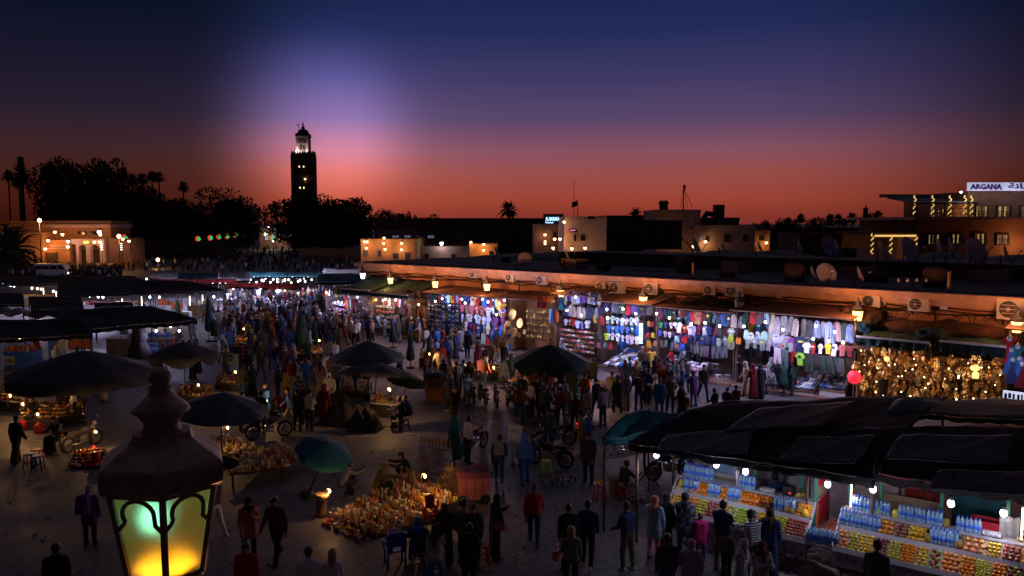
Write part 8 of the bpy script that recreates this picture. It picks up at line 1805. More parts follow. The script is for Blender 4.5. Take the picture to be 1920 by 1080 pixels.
 for sgn,(f_,o_,e_)in((-1,al),(1,ar)):
  sh=T(sgn*(w+0.018),-0.01,0.452)
  d1=fwd(f_+lean*0.6,o_*sgn);el=sh+d1*0.28
  inw=-o_*0.5*sgn if o_<30 else-o_*1.5*sgn
  if e_>85:inw=-38*sgn
  d2=fwd(f_+lean*0.6+e_,inw);wr=el+d2*0.25
  k=0.012 if style=='robe' else(0.01 if bulky else 0.0)
  prs.append((sh,el,0.062+k,0.05+k,1));prs.append((el,wr,0.048+k,0.038+k*1.6,1))
  pm=wr+d2*0.085
  prs.append((wr,pm,0.03,0.034,0))
  hands.append((wr,d2,sgn))
 nb=T(0,0.0,0.5);hd=T(0,0.03,0.62)+np.array([0,0.015,0.045])
 prs.append((nb,T(0,0.02,0.6),0.056,0.052,0))
 c,s=cos(R(turn)),sin(R(turn))
 def H(x,y,z):return hd+np.array([x*c-y*s,x*s+y*c,z])
 prs+=[(H(0,-0.012,0.035),H(0,0.006,-0.01),0.088,0.078,0),(H(0,0.03,-0.04),H(0,0.042,-0.066),0.054,0.04,0),(H(0,0.086,0.012),H(0,0.104,-0.018),0.011,0.016,0),(H(0.082,-0.01,0),H(0.084,-0.01,0.02),0.014,0.018,0),(H(-0.082,-0.01,0),H(-0.084,-0.01,0.02),0.014,0.018,0)]
 return prs,H,hands,T
def mesh_from(v,q,mi,name,smooth=True):
 me=bpy.data.meshes.new(name)
 me.from_pydata(v.tolist(),[],q.tolist())
 me.polygons.foreach_set('material_index',mi.astype(np.int32))
 me.polygons.foreach_set('use_smooth',np.ones(len(q),bool))
 me.update()
 return me
BODY={}
def body(pose,style,h):
 key=(pose,style,h)
 if key in BODY:return BODY[key]
 prs,H,hands,T=person_parts(pose,style)
 pts=np.array([p for pr in prs for p in pr[:2]])
 lo,hi=pts.min(0)-0.18,pts.max(0)+0.18
 v,q=surfnet(union(prs),lo,hi,h)
 cen=v[q].mean(1)
 ds=np.stack([caps_d(cen,pr)for pr in prs],1)
 mi=np.array([pr[4]for pr in prs])[ds.argmin(1)]
 if h<0.025:
  ev,ef,em=[],[],[]
  mb=MB()
  for wr,d,sgn in hands:
   side=np.cross(d,np.array([0,1.0,0.2]));side/=np.linalg.norm(side);nrmv=np.cross(side,d)
   for i,(ofs,ln)in enumerate(((-0.028,0.062),(-0.009,0.072),(0.010,0.068),(0.028,0.052))):
    r0=wr+d*0.095+side*ofs;r1=r0+d*ln*0.55+nrmv*0.008;r2=r1+d*ln*0.4+nrmv*0.022
    mb.tube([r0-d*0.02,r1,r2],[0.0095,0.009,0.007],5,'skin')
   t0=wr+d*0.035+side*-0.026*sgn
   mb.tube([t0,t0+d*0.035+side*-0.026*sgn,t0+d*0.065+side*-0.028*sgn+nrmv*0.012],[0.012,0.0105,0.008],5,'skin')
  for x in(-0.031,0.031):mb.ball(tuple(H(x,0.07,0.012)),(0.014,0.014,0.009),'eye',6,4)
  mb.tube([H(-0.024,0.075,-0.05),H(0,0.083,-0.052),H(0.024,0.075,-0.05)],0.008,5,'lip')
  o=len(v);v=np.concatenate([v,np.array([tuple(p)for p in mb.v])])
  extra=[[o+i for i in f]for f in mb.f]
  names=[mb.mats[k]for k in mb.m]
  emi=np.array([{'skin':0,'eye':4,'lip':5}[n]for n in names])
  me=bpy.data.meshes.new('body')
  me.from_pydata(v.tolist(),[],q.tolist()+extra)
  me.polygons.foreach_set('material_index',np.concatenate([mi,emi]).astype(np.int32))
  me.polygons.foreach_set('use_smooth',np.ones(len(me.polygons),bool));me.update()
 else:me=mesh_from(v,q,mi,'body')
 for i in range(6):me.materials.append(CLM('skin'))
 BODY[key]=(me,H,T,prs)
 return BODY[key]
def sub(prs,cut,lo,hi,h,name):
 a=union(prs,0.015)
 def fn(p):
  d=a(p)
  for c in cut:d=np.maximum(d,-caps_d(p,c))
  return d
 v,q=surfnet(fn,lo,hi,h)
 return mesh_from(v,q,np.zeros(len(q)),name)
HAIR={}
def hair_mesh(pose,style,kind,h):
 key=(pose,style,kind,h)
 if key in HAIR:return HAIR[key]
 _,H,T,_p=body(pose,style,h)
 cut=[(H(0,0.10,-0.03),H(0,0.17,-0.05),0.075,0.1)]
 if kind=='short':prs=[(H(0,-0.022,0.045),H(0,-0.03,0.0),0.096,0.084),(H(0,0.03,0.085),H(0,-0.02,0.08),0.05,0.06)]
 elif kind=='cropped':prs=[(H(0,-0.02,0.042),H(0,-0.03,-0.01),0.0925,0.08)]
 elif kind=='long':
  prs=[(H(0,-0.02,0.042),H(0,-0.03,0.0),0.098,0.09),(H(0,-0.06,0.0),H(0,-0.10,-0.26),0.075,0.05),(H(-0.05,-0.05,0),H(-0.06,-0.09,-0.22),0.05,0.035),(H(0.05,-0.05,0),H(0.06,-0.09,-0.22),0.05,0.035)]
 elif kind=='tied':
  prs=[(H(0,-0.02,0.042),H(0,-0.03,0.0),0.096,0.088),(H(0,-0.12,0.05),H(0,-0.135,0.03),0.045,0.04)]
 elif kind in('cap','beanie','hat'):
  prs=[(H(0,-0.015,0.06),H(0,-0.02,0.035),0.098,0.098)]
  if kind=='cap':prs+=[(H(-0.03,0.08,0.055),H(-0.03,0.15,0.04),0.016,0.012),(H(0.03,0.08,0.055),H(0.03,0.15,0.04),0.016,0.012),(H(0,0.08,0.06),H(0,0.16,0.042),0.016,0.012)]
  if kind=='hat':prs+=[(H(-0.06,0.06*k,0.045),H(0.06,0.06*k,0.045),0.075-0.015,0.06)for k in(-1,0,1)]+[(H(-.13,.02,.03),H(.13,.02,.03),.016,.016),(H(-.1,.1,.03),H(.1,.1,.03),.016,.016),(H(-.1,-.09,.03),H(.1,-.09,.03),.016,.016)]
 elif kind=='hood':prs=[(H(0,-0.03,0.05),H(0,-0.03,-0.02),0.115,0.11),(H(0,-0.03,0.12),H(0,-0.10,0.12),0.05,0.03),(H(0,-0.02,-0.05),T(0,-0.03,0.47),0.10,0.13)]
 else:
  prs=[(H(0,-0.018,0.045),H(0,-0.015,-0.02),0.104,0.10),(H(0,-0.005,-0.05),T(0,0.0,0.52),0.088,0.11),(T(-0.11,0,0.49),T(0.11,0,0.49),0.08,0.08),(T(0,-0.05,0.5),T(0,-0.07,0.33),0.09,0.07),(T(0,0.05,0.5),T(0,0.075,0.36),0.085,0.06)]
  cut=[(H(0,0.095,0.005),H(0,0.17,0.0),0.062,0.09),(H(0,0.09,-0.04),H(0,0.16,-0.05),0.045,0.06)]
 if kind in('cap','hat'):cut=[]
 pts=np.array([p for pr in prs for p in pr[:2]]);lo,hi=pts.min(0)-0.16,pts.max(0)+0.16
 me=sub(prs,cut,lo,hi,h*0.8,{'short':'hair','cropped':'hair','long':'hair','tied':'hair','scarf':'headscarf'}.get(kind,kind))
 me.materials.append(CLM('skin'))
 HAIR[key]=me
 return me
SKINS=[(0.36,0.20,0.13),(0.30,0.16,0.10),(0.42,0.25,0.18),(0.20,0.10,0.06)]
HAIRC={'black':(0.012,0.01,0.01),'brown':(0.05,0.028,0.015),'blond':(0.32,0.2,0.09),'grey':(0.2,0.19,0.19)}
def CLM(name):
 if name.startswith('skin'):
  k=int(name[4:]or 0);return M(name,SKINS[k],0.55,0.12,20)
 if name=='eye':return M('eye',(0.02,0.015,0.012),0.2,0.0)
 if name=='lip':return M('lip',(0.25,0.09,0.08),0.5,0.1)
 if name.startswith('hair_'):return M(name,HAIRC[name[5:]],0.5,0.4,60,spec=0.4)
 if name=='striped':return PAT('striped_cloth',(0.5,0.45,0.45),(0.09,0.05,0.07),'wave',7,axis='X',thr=0.72)
 if name=='striped_navy':return PAT('striped_navy_cloth',(0.03,0.04,0.1),(0.55,0.55,0.6),'wave',6,axis='Z',thr=0.7)
 if name=='plaid':return PAT('plaid_cloth',(0.02,0.025,0.045),(0.10,0.14,0.2),'check',9)
 if name=='plaid_red':return PAT('red_plaid_cloth',(0.3,0.05,0.05),(0.5,0.42,0.4),'check',12)
 if name=='patterned':return PAT('patterned_cloth',(0.02,0.02,0.025),(0.5,0.5,0.55),'voronoi',22,thr=0.42)
 if name=='camo':return PAT('camouflage_cloth',(0.05,0.055,0.03),(0.16,0.15,0.08),'voronoi',14,thr=0.4)
 return M('cloth_'+name.replace(' ','_'),COLORS[name],0.85,0.2,14,spec=0.15,bump=0.3)
NEAR_H,MID_H=0.02,0.034
def person(loc,rz,pose='stand',style='m',top='navy',bot='black',shoe='black',hair=('short','black'),label='',group=None,h=1.72,near=False,skin=None,cls=None,seat=0.0):
 vox=NEAR_H if near else MID_H
 me,H,T,prs=body(pose,style,vox)
 k=h/1.72
 o=ob('person',me,None,(loc[0],loc[1],loc[2]+seat if len(loc)>2 else seat),(0,0,R(rz)),None,k)
 tag(o,label,'person',group)
 sk='skin%d'%(skin if skin is not None else rnd.randrange(4))
 for i,n in enumerate((sk,top,bot,shoe,'eye','lip')):
  o.material_slots[i].link='OBJECT';o.material_slots[i].material=CLM(n)
 if hair and hair[0]!='bald':
  hm=hair_mesh(pose,style,hair[0],vox)
  nm='hair' if hair[0]in('short','cropped','long','tied')else('headscarf' if hair[0]=='scarf' else hair[0])
  c=ob(nm,hm,o)
  c.material_slots[0].link='OBJECT';c.material_slots[0].material=CLM(('hair_'+hair[1])if nm=='hair' else hair[1])
 return o
def turn_to(x,y,tx,ty):
 """heading (degrees) that makes a figure at ground pixel x,y look towards ground pixel tx,ty"""
 a,b=G(x,y),G(tx,ty);d=b-a
 return degrees(atan2(-d.x,d.y))
 # ------------------------------------------------------------------ people in the square
SC_=lambda c:('scarf',c)
def px(x,y,rz,label,**k):return person(G(x,y),rz,label=label,**k)
NP=dict(near=True)
# close to the viewer
px(1001,1022,-8,'man in a red hoodie and dark jeans walking away alone',pose='walk',top='red',bot='navy',shoe='black',hair=('short','brown'),skin=2,**NP)
px(1101,1064,-14,'young man in a navy quilted jacket and white trainers',pose='stroll',top='navy',bot='black',shoe='white',hair=('short','black'),style='m',skin=2,**NP)
px(1066,1072,10,'man in a black hooded jacket beside the navy quilted jacket',pose='stand',top='black',bot='black',hair=('cropped','brown'),skin=2,**NP)
px(1070,1118,-6,'woman with long fair hair in a grey sweater',pose='stand2',style='f',top='grey',bot='black',hair=('long','blond'),h=1.64,skin=2,**NP)
px(1176,1068,35,'man in a dark windbreaker and camouflage trousers turning aside',pose='stand2',top='navy',bot='camo',shoe='white',hair=('short','brown'),skin=2,**NP)
px(1225,1048,-30,'woman in a pink headscarf and light blue long shirt by the cart',pose='stand2',style='coat',top='light blue',bot='pink',shoe='dark brown',hair=SC_('salmon'),h=1.64,skin=0,**NP)
px(1246,1040,-40,'woman all in black with a black headscarf at the cart corner',pose='stand',style='robe',top='black',bot='black',hair=SC_('black'),h=1.62,**NP)
px(1283,1046,-10,'woman in a black headscarf and plaid coat reaching for fruit',pose='reach',style='coat',top='plaid',bot='denim',hair=SC_('black'),h=1.68,**NP)
px(1312,1050,-5,'child in a hot pink quilted jacket',pose='stand',style='coat',top='hot pink',bot='navy',hair=('tied','brown'),h=1.22,**NP)
px(1250,1142,5,'balding man in a dark grey shirt at the bottom of the view',pose='stand',top='charcoal',bot='denim',hair=('cropped','brown'),skin=1,**NP)
px(1294,1146,-12,'woman in a pale lilac headscarf and jacket seen from behind',pose='stand2',style='coat',top='lilac',bot='lilac',hair=SC_('lilac'),h=1.62,**NP)
px(1352,1072,-38,'man in a navy jacket and khaki trousers tasting fruit at the cart',pose='folded',top='navy',bot='khaki',shoe='black',hair=('short','brown'),h=1.8,skin=2,**NP)
px(1411,1090,20,'man in a dark cap and striped top at the fruit',pose='reach',top='striped_navy',bot='black',hair=('cap','charcoal'),skin=2,**NP)
px(1440,1082,-20,'tall woman in a dark brown headscarf and long navy robe',pose='stand',style='robe',top='navy',bot='navy',hair=SC_('dark brown'),h=1.7,**NP)
px(1388,1140,-130,'woman in a grey headscarf and black and white patterned robe',pose='stand2',style='robe',top='patterned',bot='black',hair=SC_('pale grey'),h=1.6,**NP)
px(1424,1150,-165,'woman in a crimson headscarf and striped robe facing the viewer',pose='folded',style='robe',top='striped',bot='black',hair=SC_('maroon'),h=1.64,**NP)
px(1361,1082,-30,'small child in a dark top squeezed behind the patterned robe',pose='stand',top='charcoal',bot='black',hair=('short','black'),h=1.15,**NP)
px(1640,1160,-30,'man in a dark knitted hat and grey jacket before juice cart N°55',pose='stand',top='charcoal',bot='black',hair=('beanie','dark brown'),skin=1,**NP)
c=on_cart(cart2,1.35,1.75,0);person(c,150,'bend','m','black','black','black',('beanie','charcoal'),'vendor in black bending over the counter of juice cart N°55',h=1.8,near=True,skin=1)
c=on_cart(cart1,2.25,1.9,0.1);person(c,-20,'stand','m','navy','black','black',('short','black'),'vendor in navy with his back turned behind the red sided cart',h=1.8,near=True)
px(1168,938,-55,'boy in a black tracksuit with white stripes sitting on a red stool',pose='sit',top='black',bot='striped_navy',hair=('short','black'),h=1.6,**NP)
px(928,1048,-60,'woman in a long black robe and headscarf with a bright pink bag',pose='phone',style='robe',top='black',bot='black',hair=SC_('black'),h=1.68,skin=0,**NP)
px(868,1060,-50,'man in a salmon T-shirt wearing a dark backpack',pose='stand2',top='salmon',bot='khaki',hair=('short','brown'),skin=2,**NP)
px(880,1110,-8,'woman in a black coat with dark hair seen from behind',pose='stand',style='coat',top='black',bot='black',hair=('short','black'),h=1.62,**NP)
px(890,1066,170,'woman in dark clothes standing behind the salmon T-shirt',pose='stand',style='f',top='charcoal',bot='salmon',hair=('tied','brown'),h=1.66,**NP)
px(785,1066,10,'woman in a blue headscarf sitting on a pale wooden stool',pose='sit',style='robe',top='navy',bot='brown',hair=SC_('blue'),h=1.6,**NP)
px(815,1085,0,'woman in a brown headscarf and beige jacket on a blue stool',pose='sit2',style='skirt',top='beige',bot='patterned',hair=SC_('dark brown'),h=1.6,**NP)
px(836,1058,150,'woman in a dark headscarf facing the seated pair',pose='folded',style='robe',top='black',bot='black',hair=SC_('maroon'),h=1.58,**NP)
px(580,1172,-4,'man in a white shirt seen from behind at the bottom of the view',pose='stand',top='white',bot='navy',hair=('cropped','brown'),skin=2,**NP)
px(625,1170,4,'woman with a fair ponytail in a white open backed top',pose='stand',style='f',top='white',bot='beige',hair=('long','blond'),h=1.64,skin=2,**NP)
px(466,1160,178,'man in an orange red jacket facing the viewer',pose='stand',top='red',bot='black',hair=('short','black'),skin=0,**NP)
px(468,1050,-150,'woman in a salmon pink coat with a black headscarf',pose='phone',style='coat',top='salmon',bot='black',hair=SC_('black'),h=1.64,skin=0,**NP)
px(520,1054,165,'man in a maroon jacket over a white shirt walking towards the viewer',pose='walk',top='maroon',bot='black',hair=('short','black'),h=1.78,skin=0,**NP)
px(110,1165,20,'dark haired man at the very bottom near the lamp',pose='stand',top='black',bot='black',hair=('short','black'),**NP)
px(170,1022,0,'person in purple with a patterned backpack beside the near lantern',pose='stand',style='coat',top='purple',bot='black',hair=SC_('patterned'),h=1.62,**NP)
px(404,1010,60,'person in pale trousers half hidden by the near lantern',pose='stroll',top='charcoal',bot='white',shoe='white',hair=('short','brown'),**NP)
px(640,925,-70,'seller in a pale grey jacket crouching over his oils',pose='crouch',top='pale grey',bot='charcoal',hair=('cropped','brown'),**NP)
px(708,930,-120,'seller in an olive hooded robe crouching with his back turned',pose='crouch',style='coat',top='olive',bot='black',hair=('hood','olive'),**NP)
px(770,905,100,'bearded seller in black kneeling beside the white stand',pose='crouch',top='black',bot='black',hair=('short','black'),skin=2,**NP)
px(877,868,-60,'man in a white sweater with a crossbody strap',pose='stand',top='white',bot='black',hair=('short','black'),skin=3,**NP)
px(936,908,-5,'youth in a navy jacket with a grey backpack and blue jeans',pose='walk',top='navy',bot='denim',shoe='white',hair=('short','black'),**NP)
px(984,910,8,'person in a blue hooded jacket and bright blue jeans walking away',pose='walk2',top='blue',bot='blue',hair=('hood','blue'),**NP)
px(968,872,160,'man in a white sweater with a broad blue chest band',pose='phone',top='white',bot='cream',hair=('short','brown'),**NP)
px(1103,905,150,'man in an open dark coat over a white shirt under the teal canopy',pose='stand',style='coat',top='black',bot='black',hair=('cap','black'),**NP)
# middle distance
MID=((558,808,10,'man in a black T-shirt standing beside the red carrier bags',dict(top='black',bot='black',hair=('short','black'))),(581,808,-10,'person in a pale vest and green cap beside the black T-shirt',dict(top='pale grey',bot='black',hair=('cap','dark green'))),(608,795,0,'tall figure in a long maroon robe beside the covered heaps',dict(style='robe',top='maroon',bot='black',hair=('hood','maroon'))),(548,738,170,'man in a maroon sweater and beige trousers',dict(top='maroon',bot='beige',h=1.8)),(521,748,-60,'man in a dark suit beside the maroon sweater',dict(pose='stand2',top='black',bot='black')),(585,752,-20,'person in a denim jacket and pale trousers',dict(top='denim',bot='beige',hair=('tied','black'))),(601,740,10,'woman in a red checked dress behind the denim jacket',dict(style='robe',top='plaid_red',bot='black',hair=SC_('navy'))),(467,712,10,'man in a black jacket, first of a walking pair',dict(pose='walk',top='black',bot='navy')),(489,715,5,'man in a dark jacket, second of the walking pair',dict(pose='walk2',top='charcoal',bot='denim')),(1157,692,-150,'man in a black top and jeans standing with legs apart before the T-shirt grid',dict(pose='wide',top='black',bot='denim',shoe='white')),(1168,684,170,'shopkeeper in blue beside the T-shirt grid',dict(top='blue',bot='navy')),(1083,752,-30,'man in a long blue robe and a pale cap',dict(style='robe',top='denim',bot='navy',hair=('beanie','beige'))),(1230,772,60,'man in a pale robe and white cap pointing',dict(pose='point',style='robe',top='cream',bot='cream',hair=('cap','white'))),(1256,775,170,'man in an olive jacket with hands on his hips',dict(pose='hips',top='olive',bot='black')),(1145,765,-20,'man in black standing behind the lit nut stall',dict(top='black',bot='navy')),(1157,775,10,'man in a dark hooded jacket beside the lit nut stall',dict(top='charcoal',bot='black',style='coat',hair=('hood','charcoal'))),(1172,770,-10,'man in a long grey robe with his back turned',dict(style='robe',top='grey',bot='black')),(1197,768,30,'woman in black with folded arms watching',dict(pose='folded',style='f',top='black',bot='black',hair=('tied','black'))),(1214,758,-30,'man in a navy jacket behind the pale robe',dict(top='navy',bot='black')),(1100,800,-150,'woman in a beige coat among the scooters',dict(style='coat',top='beige',bot='brown',hair=('long','brown'))),(1130,800,20,'woman in a lilac jacket seen from behind',dict(style='f',top='lilac',bot='navy',hair=('tied','brown'))),(1118,780,30,'man in a black jacket with a white stripe',dict(top='black',bot='black')),(1096,770,-20,'person in a rust jacket beside the black jacket',dict(top='rust',bot='brown',hair=('beanie','black'))),(1078,815,10,'man in brown waiting by the parked scooters',dict(top='brown',bot='black')),(1052,800,0,'person in teal trousers with white shopping bags',dict(pose='stroll',top='rust',bot='teal',hair=('short','black'))),(1018,800,-40,'man in a dark red scarf between the scooters',dict(top='charcoal',bot='black',hair=('short','black'))),(1073,735,60,'seated figure on a chair beside the long blue robe',dict(pose='sit',top='black',bot='black')),(880,742,10,'tall figure in a long brown hooded robe',dict(style='robe',top='brown',bot='brown',hair=('hood','brown'))),(901,728,-40,'person in a pink shirt beside the lit table',dict(top='pink',bot='black',hair=('tied','black'))),(868,738,-30,'man in a light blue shirt beside the brown hooded robe',dict(top='light blue',bot='denim')),(857,742,20,'man in a white T-shirt beside the orange container',dict(top='white',bot='black')),(846,735,50,'woman in a beige headscarf and robe by the orange container',dict(style='robe',top='beige',bot='beige',hair=SC_('beige'))),(828,700,20,'woman in a red headscarf near the small lit table',dict(style='coat',top='red',bot='black',hair=('long','black'))),(756,802,60,'man in black sitting at the white fronted table',dict(pose='sit',top='black',bot='black')),(770,800,85,'man in a navy jacket sitting at the white fronted table',dict(pose='sit2',top='navy',bot='black')),(1318,750,200,'tall man in black striding past the middle clothes stall',dict(pose='walk',top='black',bot='navy',h=1.82)),(1300,762,30,'woman in purple with brown hair',dict(style='coat',top='purple',bot='denim',hair=('long','brown'))),(1285,735,0,'man in a charcoal jacket before the hanging bags',dict(top='charcoal',bot='black')),(1236,735,20,'man in maroon in the group before the mannequin',dict(top='maroon',bot='black')),(1244,742,-20,'man in a red vest in the group before the mannequin',dict(top='red',bot='black')),(1255,738,10,'man in teal in the group before the mannequin',dict(top='teal',bot='black')),(1320,705,120,'shopper in grey bending over the folded clothes',dict(pose='bend',top='charcoal',bot='black')),(1292,700,170,'seller in white beside the hanging bags',dict(top='white',bot='charcoal')),(1386,722,150,'seller in black with folded arms beside the large table',dict(pose='folded',top='black',bot='black')),(1394,718,30,'shopper in navy beside the seller in black',dict(top='navy',bot='black')),(1398,742,110,'woman in a beige hooded robe walking',dict(pose='stroll',style='robe',top='beige',bot='beige',hair=('hood','beige'))),(1412,748,0,'woman in a long maroon robe',dict(style='robe',top='maroon',bot='maroon',hair=SC_('maroon'))),(1424,748,10,'woman in a long black robe next to the maroon robe',dict(style='robe',top='black',bot='black',hair=SC_('black'))),(1452,740,90,'seated man in grey by the green closed parasol',dict(pose='sit',top='grey',bot='black')),(1488,742,30,'man in dark green beside the jeans table',dict(top='dark green',bot='black')),(1504,738,-20,'woman in brown with a scarf by the jeans table',dict(style='coat',top='brown',bot='black',hair=SC_('rust'))),(1580,742,0,'man in a grey hooded robe at the corner of the lamp shop',dict(style='robe',top='grey',bot='grey',hair=('hood','grey'))),(1282,790,170,'man in a rust jacket sitting below the group',dict(pose='sit',top='rust',bot='black')),(1340,792,20,'boy in black, first of three heads above the big canopy',dict(top='black',bot='black',h=1.5)),(1362,790,-10,'boy in grey, second of three heads above the big canopy',dict(top='charcoal',bot='black',h=1.5)),(1380,785,10,'boy in brown, third of three heads above the big canopy',dict(top='brown',bot='black',h=1.5)),(1757,775,0,'man in a dark hooded jacket silhouetted against the lamps',dict(top='black',bot='black',h=1.75)),(1790,775,10,'broad man in black silhouetted against the lamps',dict(top='black',bot='black',h=1.8)),(1826,780,-20,'woman in brown silhouetted against the lamps',dict(style='coat',top='brown',bot='black',hair=('long','black'))),(1836,775,20,'person in rust looking into the lamp shop',dict(top='rust',bot='black')),(1690,770,0,'person in a pale knitted hat before the lamp shop',dict(top='black',bot='black',hair=('beanie','beige'))),(1655,770,20,'dark haired person before the stacked lamps',dict(top='black',bot='black')),(1718,772,-30,'woman in a pale headscarf before the lamp shop',dict(style='robe',top='charcoal',bot='black',hair=SC_('pale grey'))),(140,790,150,'seller wearing a white apron and a wide hat',dict(top='white',bot='black',hair=('hat','olive'))),(32,868,-20,'figure in a long dark robe walking at the photo edge',dict(pose='stroll',style='robe',top='black',bot='black',hair=('short','black'))),(66,800,170,'seller in black sitting among candle lit bottles',dict(pose='sit',top='black',bot='black')),(110,845,170,'woman in a dark headscarf sitting before the tall bottles',dict(pose='sit',style='robe',top='charcoal',bot='charcoal',hair=SC_('black'))),(112,775,150,'assistant in dark clothes behind the herb bunches',dict(top='dark brown',bot='black')),(374,712,90,'woman in a black headscarf sitting behind the knob of the near lantern',dict(pose='sit',style='robe',top='black',bot='black',hair=SC_('black'))),(455,812,10,'dark figure standing under the slate parasol',dict(top='black',bot='black')),(490,812,-10,'second dark figure at the edge of the slate parasol',dict(top='black',bot='black',hair=('cap','black'))),(418,680,10,'woman in a black and white patterned robe near the green stools',dict(style='robe',top='patterned',bot='black',hair=SC_('navy'))),(362,645,30,'woman in a light blue headscarf at the water counter',dict(style='coat',top='light blue',bot='denim',hair=SC_('light blue'))),(452,596,180,'cook in a white coat by the grey peaked tent',dict(top='white',bot='white',hair=('beanie','white'))),(504,594,170,'cook in a white coat beside the dining tables',dict(top='white',bot='white',hair=('beanie','white'))),(410,620,20,'man in white robe walking past the closed parasols',dict(style='robe',top='white',bot='white',hair=('short','black'))),(409,612,-20,'man in olive walking past the closed parasols',dict(pose='walk',top='olive',bot='brown')),(398,605,0,'man in a black jacket and jeans by the closed parasols',dict(top='black',bot='denim')),(665,648,0,'man in a white shirt raising his arm at the trinket stall',dict(pose='point',top='white',bot='black')),(848,665,-20,'man in a tan jacket walking past the jerseys',dict(pose='walk',top='tan',bot='navy')),(865,660,20,'woman in grey walking beside the tan jacket',dict(pose='walk2',style='coat',top='grey',bot='grey',hair=('long','black'))),(487,622,60,'person in cream bending over a basket',dict(pose='bend',top='cream',bot='brown')),(484,620,-30,'woman in a red coat beside the candle stall',dict(style='coat',top='red',bot='black',hair=SC_('maroon'))))
rp=random.Random(4)
for x,y,rz,lb,k in MID:
 k.setdefault('pose',rp.choice(['stand','stand2','stand2','phone','stroll','folded']));px(x,y,rz+rp.uniform(-25,25),lb,**k)
 # bags and other carried things
def carried(me,loc,rz,col,label,cat='bag',sc=1.0,name='bag'):tag(ob(name,me,None,loc,(0,0,R(rz)),COLORS[col],sc),label,cat)
carried(BAG,G(1058,1113)+Vector((-0.16,0.02,0.92)),60,'orange','orange leather shoulder bag of the fair haired woman','bag',0.9,'shoulder_bag')
carried(BAG,G(928,1048)+Vector((0.14,-0.2,0.95)),-20,'hot pink','bright pink bag held by the woman in black','bag',0.9,'handbag')
carried(PAK,G(868,1060)+Vector((-0.14,-0.16,1.2)),-50,'charcoal','dark backpack on the salmon T-shirt','backpack',1.0,'backpack');carried(PAK,G(936,908)+Vector((0.0,-0.24,1.28)),-5,'grey','grey backpack on the youth in navy','backpack',1.0,'backpack');carried(PAK,G(170,1022)+Vector((0,-0.28,1.2)),0,'purple','purple patterned backpack beside the near lantern','backpack',1.1,'backpack')
carried(BAG,G(1052,800)+Vector((0.26,-0.05,0.5)),20,'white','white shopping bag carried among the scooters','bag',1.1,'shopping_bag')
# the walking crowd between stalls and shops
TOPC=['black','navy','charcoal','dark brown','grey','maroon','olive','denim','brown','black','navy','charcoal','red','white','blue','beige','rust','dark green','black','light blue','mustard','purple','pale grey','navy']
HRS=[('short','black'),('short','brown'),('cap','black'),('tied','brown'),('long','black'),('beanie','grey'),('cropped','black')]
HN={'short':'short haired','cap':'capped','tied':'tied haired','long':'long haired','beanie':'hatted','cropped':'cropped','scarf':'veiled','hood':'hooded'}
ZN=(((430,640),(600,590,668),42,'in the crowd before the dining tables',12),((600,790),(606,648),34,'walking past the far stalls',10),((560,720),(575,604),22,'deep in the crowd by the trinket stall',10),((395,560),(575,600),14,'beside the dining tables',9),((800,960),(655,705),26,'in front of the jersey stall',10),((890,1000),(690,705),4,'behind the biscuit stall',10),((1000,1120),(672,690),3,'near the slipper racks',10),((1185,1300),(690,730),12,'before the middle clothes stall',10),((300,470),(640,700),9,'between parasols and water counter',9),((520,640),(670,740),10,'beside the wide closed parasol',14),((60,330),(535,548),8,'under the farthest canopies',12),((160,390),(585,604),8,'behind the snack counter',10),((820,1080),(705,800),22,'among the parked motorcycles',13),((420,630),(690,800),16,'between the slate parasol and the covered heaps',14),((1080,1300),(700,800),14,'near the group around the pale robe',13),((640,850),(695,760),10,'near the white fronted table',14),((1000,1120),(840,900),3,'near the trestle table',14),((60,330),(690,760),7,'under the huge low parasol',14),((1410,1500),(715,740),4,'beside the large folded clothes table',9))
used_lb,spots=set(),[]
rc=random.Random(21)
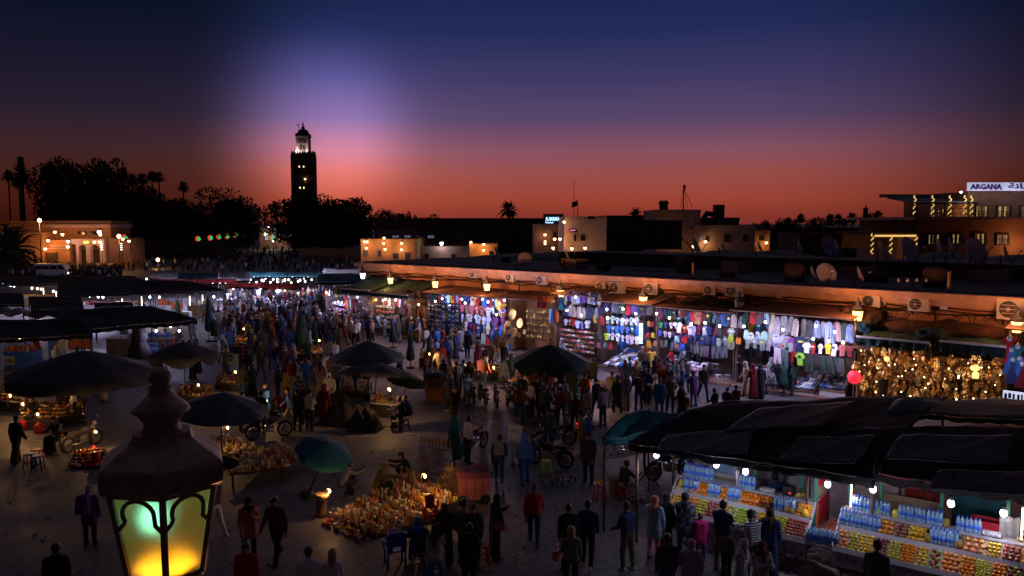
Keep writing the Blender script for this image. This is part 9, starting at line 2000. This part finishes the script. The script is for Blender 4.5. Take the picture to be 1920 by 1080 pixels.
for xs,ys,n,where,dmin in ZN:
 ok=0;tries=0
 while ok<n and tries<n*40:
  tries+=1;x,y=rc.uniform(*xs),rc.uniform(ys[0],ys[-1])
  if any(abs(x-a)<dmin*0.6 and abs(y-b)<4 for a,b in spots):continue
  spots.append((x,y));ok+=1
  robe=rc.random()<0.3;fem=rc.random()<0.45;tp=rc.choice(TOPC);bt=tp if robe else rc.choice(['black','navy','denim','charcoal','khaki','brown'])
  hr=SC_(rc.choice(['black','navy','beige','maroon','pale grey']))if fem and rc.random()<0.6 else(('hood',tp)if robe and rc.random()<0.5 else rc.choice(HRS))
  st='robe' if robe else rc.choice(['f','coat']if fem else['m','m','coat']);ps=rc.choice(['walk','walk2','stroll','stand','stand2','phone','walk']if not robe else['stand','stroll','stand2'])
  base=f'{HN[hr[0]]} person in {tp} {"robe" if robe else "coat" if st == "coat" else "top"}'+('' if robe else f' and {bt} trousers')
  lb=f'{base} {where}';alt=0
  while lb in used_lb and alt<6:lb=f'{base}, {("walking" if ps in ("walk", "walk2", "stroll") else "standing")}, {where}' if alt==0 else f'{base} {where}, {("nearer", "farther", "towards the shops", "towards the trees", "by itself")[alt - 1]}';alt+=1
  used_lb.add(lb)
  person(G(x,y),rc.uniform(-180,180),ps,st,tp,bt,rc.choice(['black','white','brown']),hr,' '.join(lb.split()[:16]),'people walking in the square',rc.uniform(1.58,1.82))
  # far crowd that reads as one mass
vs,fs,mi=[],[],[];mats=[CLM(c)for c in('black','navy','charcoal','maroon','brown','grey','beige','white','denim')]+[CLM('skin0')]
cm=MB()
for k in range(1360):
 x=rc.uniform(-20,700);y=452+60*rc.random()**1.3 if x>230 else rc.uniform(507,522)
 if k>1000:
  x,y=rc.uniform(420,770),rc.uniform(562,640)
  if any(abs(x-a)<5 and abs(y-b)<3 for a,b in spots):continue
 elif 560<x and y<492:continue
 p=G(x,y);h=rc.uniform(1.5,1.8);c=mats[rc.randrange(9)];b=mats[rc.randrange(3)];a=rc.uniform(0,6.3);dx,dy=cos(a)*0.11,sin(a)*0.11
 for s in(-1,1):cm.tube([(p.x+s*dx,p.y+s*dy,0),(p.x+s*dx*0.8,p.y+s*dy*0.8,h*0.5)],[0.07,0.1],4,b)
 cm.tube([(p.x,p.y,h*0.42),(p.x,p.y,h*0.62),(p.x,p.y,h*0.8),(p.x,p.y,h*0.86)],[0.18,0.19,0.23,0.07],6,c)
 cm.ball((p.x,p.y,h*0.93),h*0.07,mats[9]if k%3 else mats[0],6,4)
tag(struct('crowd',cm.mesh('crowd'),kind='stuff'),'far crowd filling the end of the square and the gaps between walkers','crowd')
# scraps of paper and peel trodden into the paving
r_=random.Random(9);m=MB();lm=[M('paper_scrap',(0.4,0.38,0.36),0.9),M('peel_scrap',(0.2,0.12,0.06),0.9),'wall_dark']
for k in range(420):
 p=G(r_.uniform(-40,1960),r_.uniform(700,1085));m.box((p.x,p.y,0.012),(r_.uniform(0.03,0.12),r_.uniform(0.03,0.1),0.012),lm[k%3],r_.uniform(0,3))
tag(struct('litter',m.mesh('litter'),kind='stuff'),'scraps of paper and peel scattered over the paving','litter')
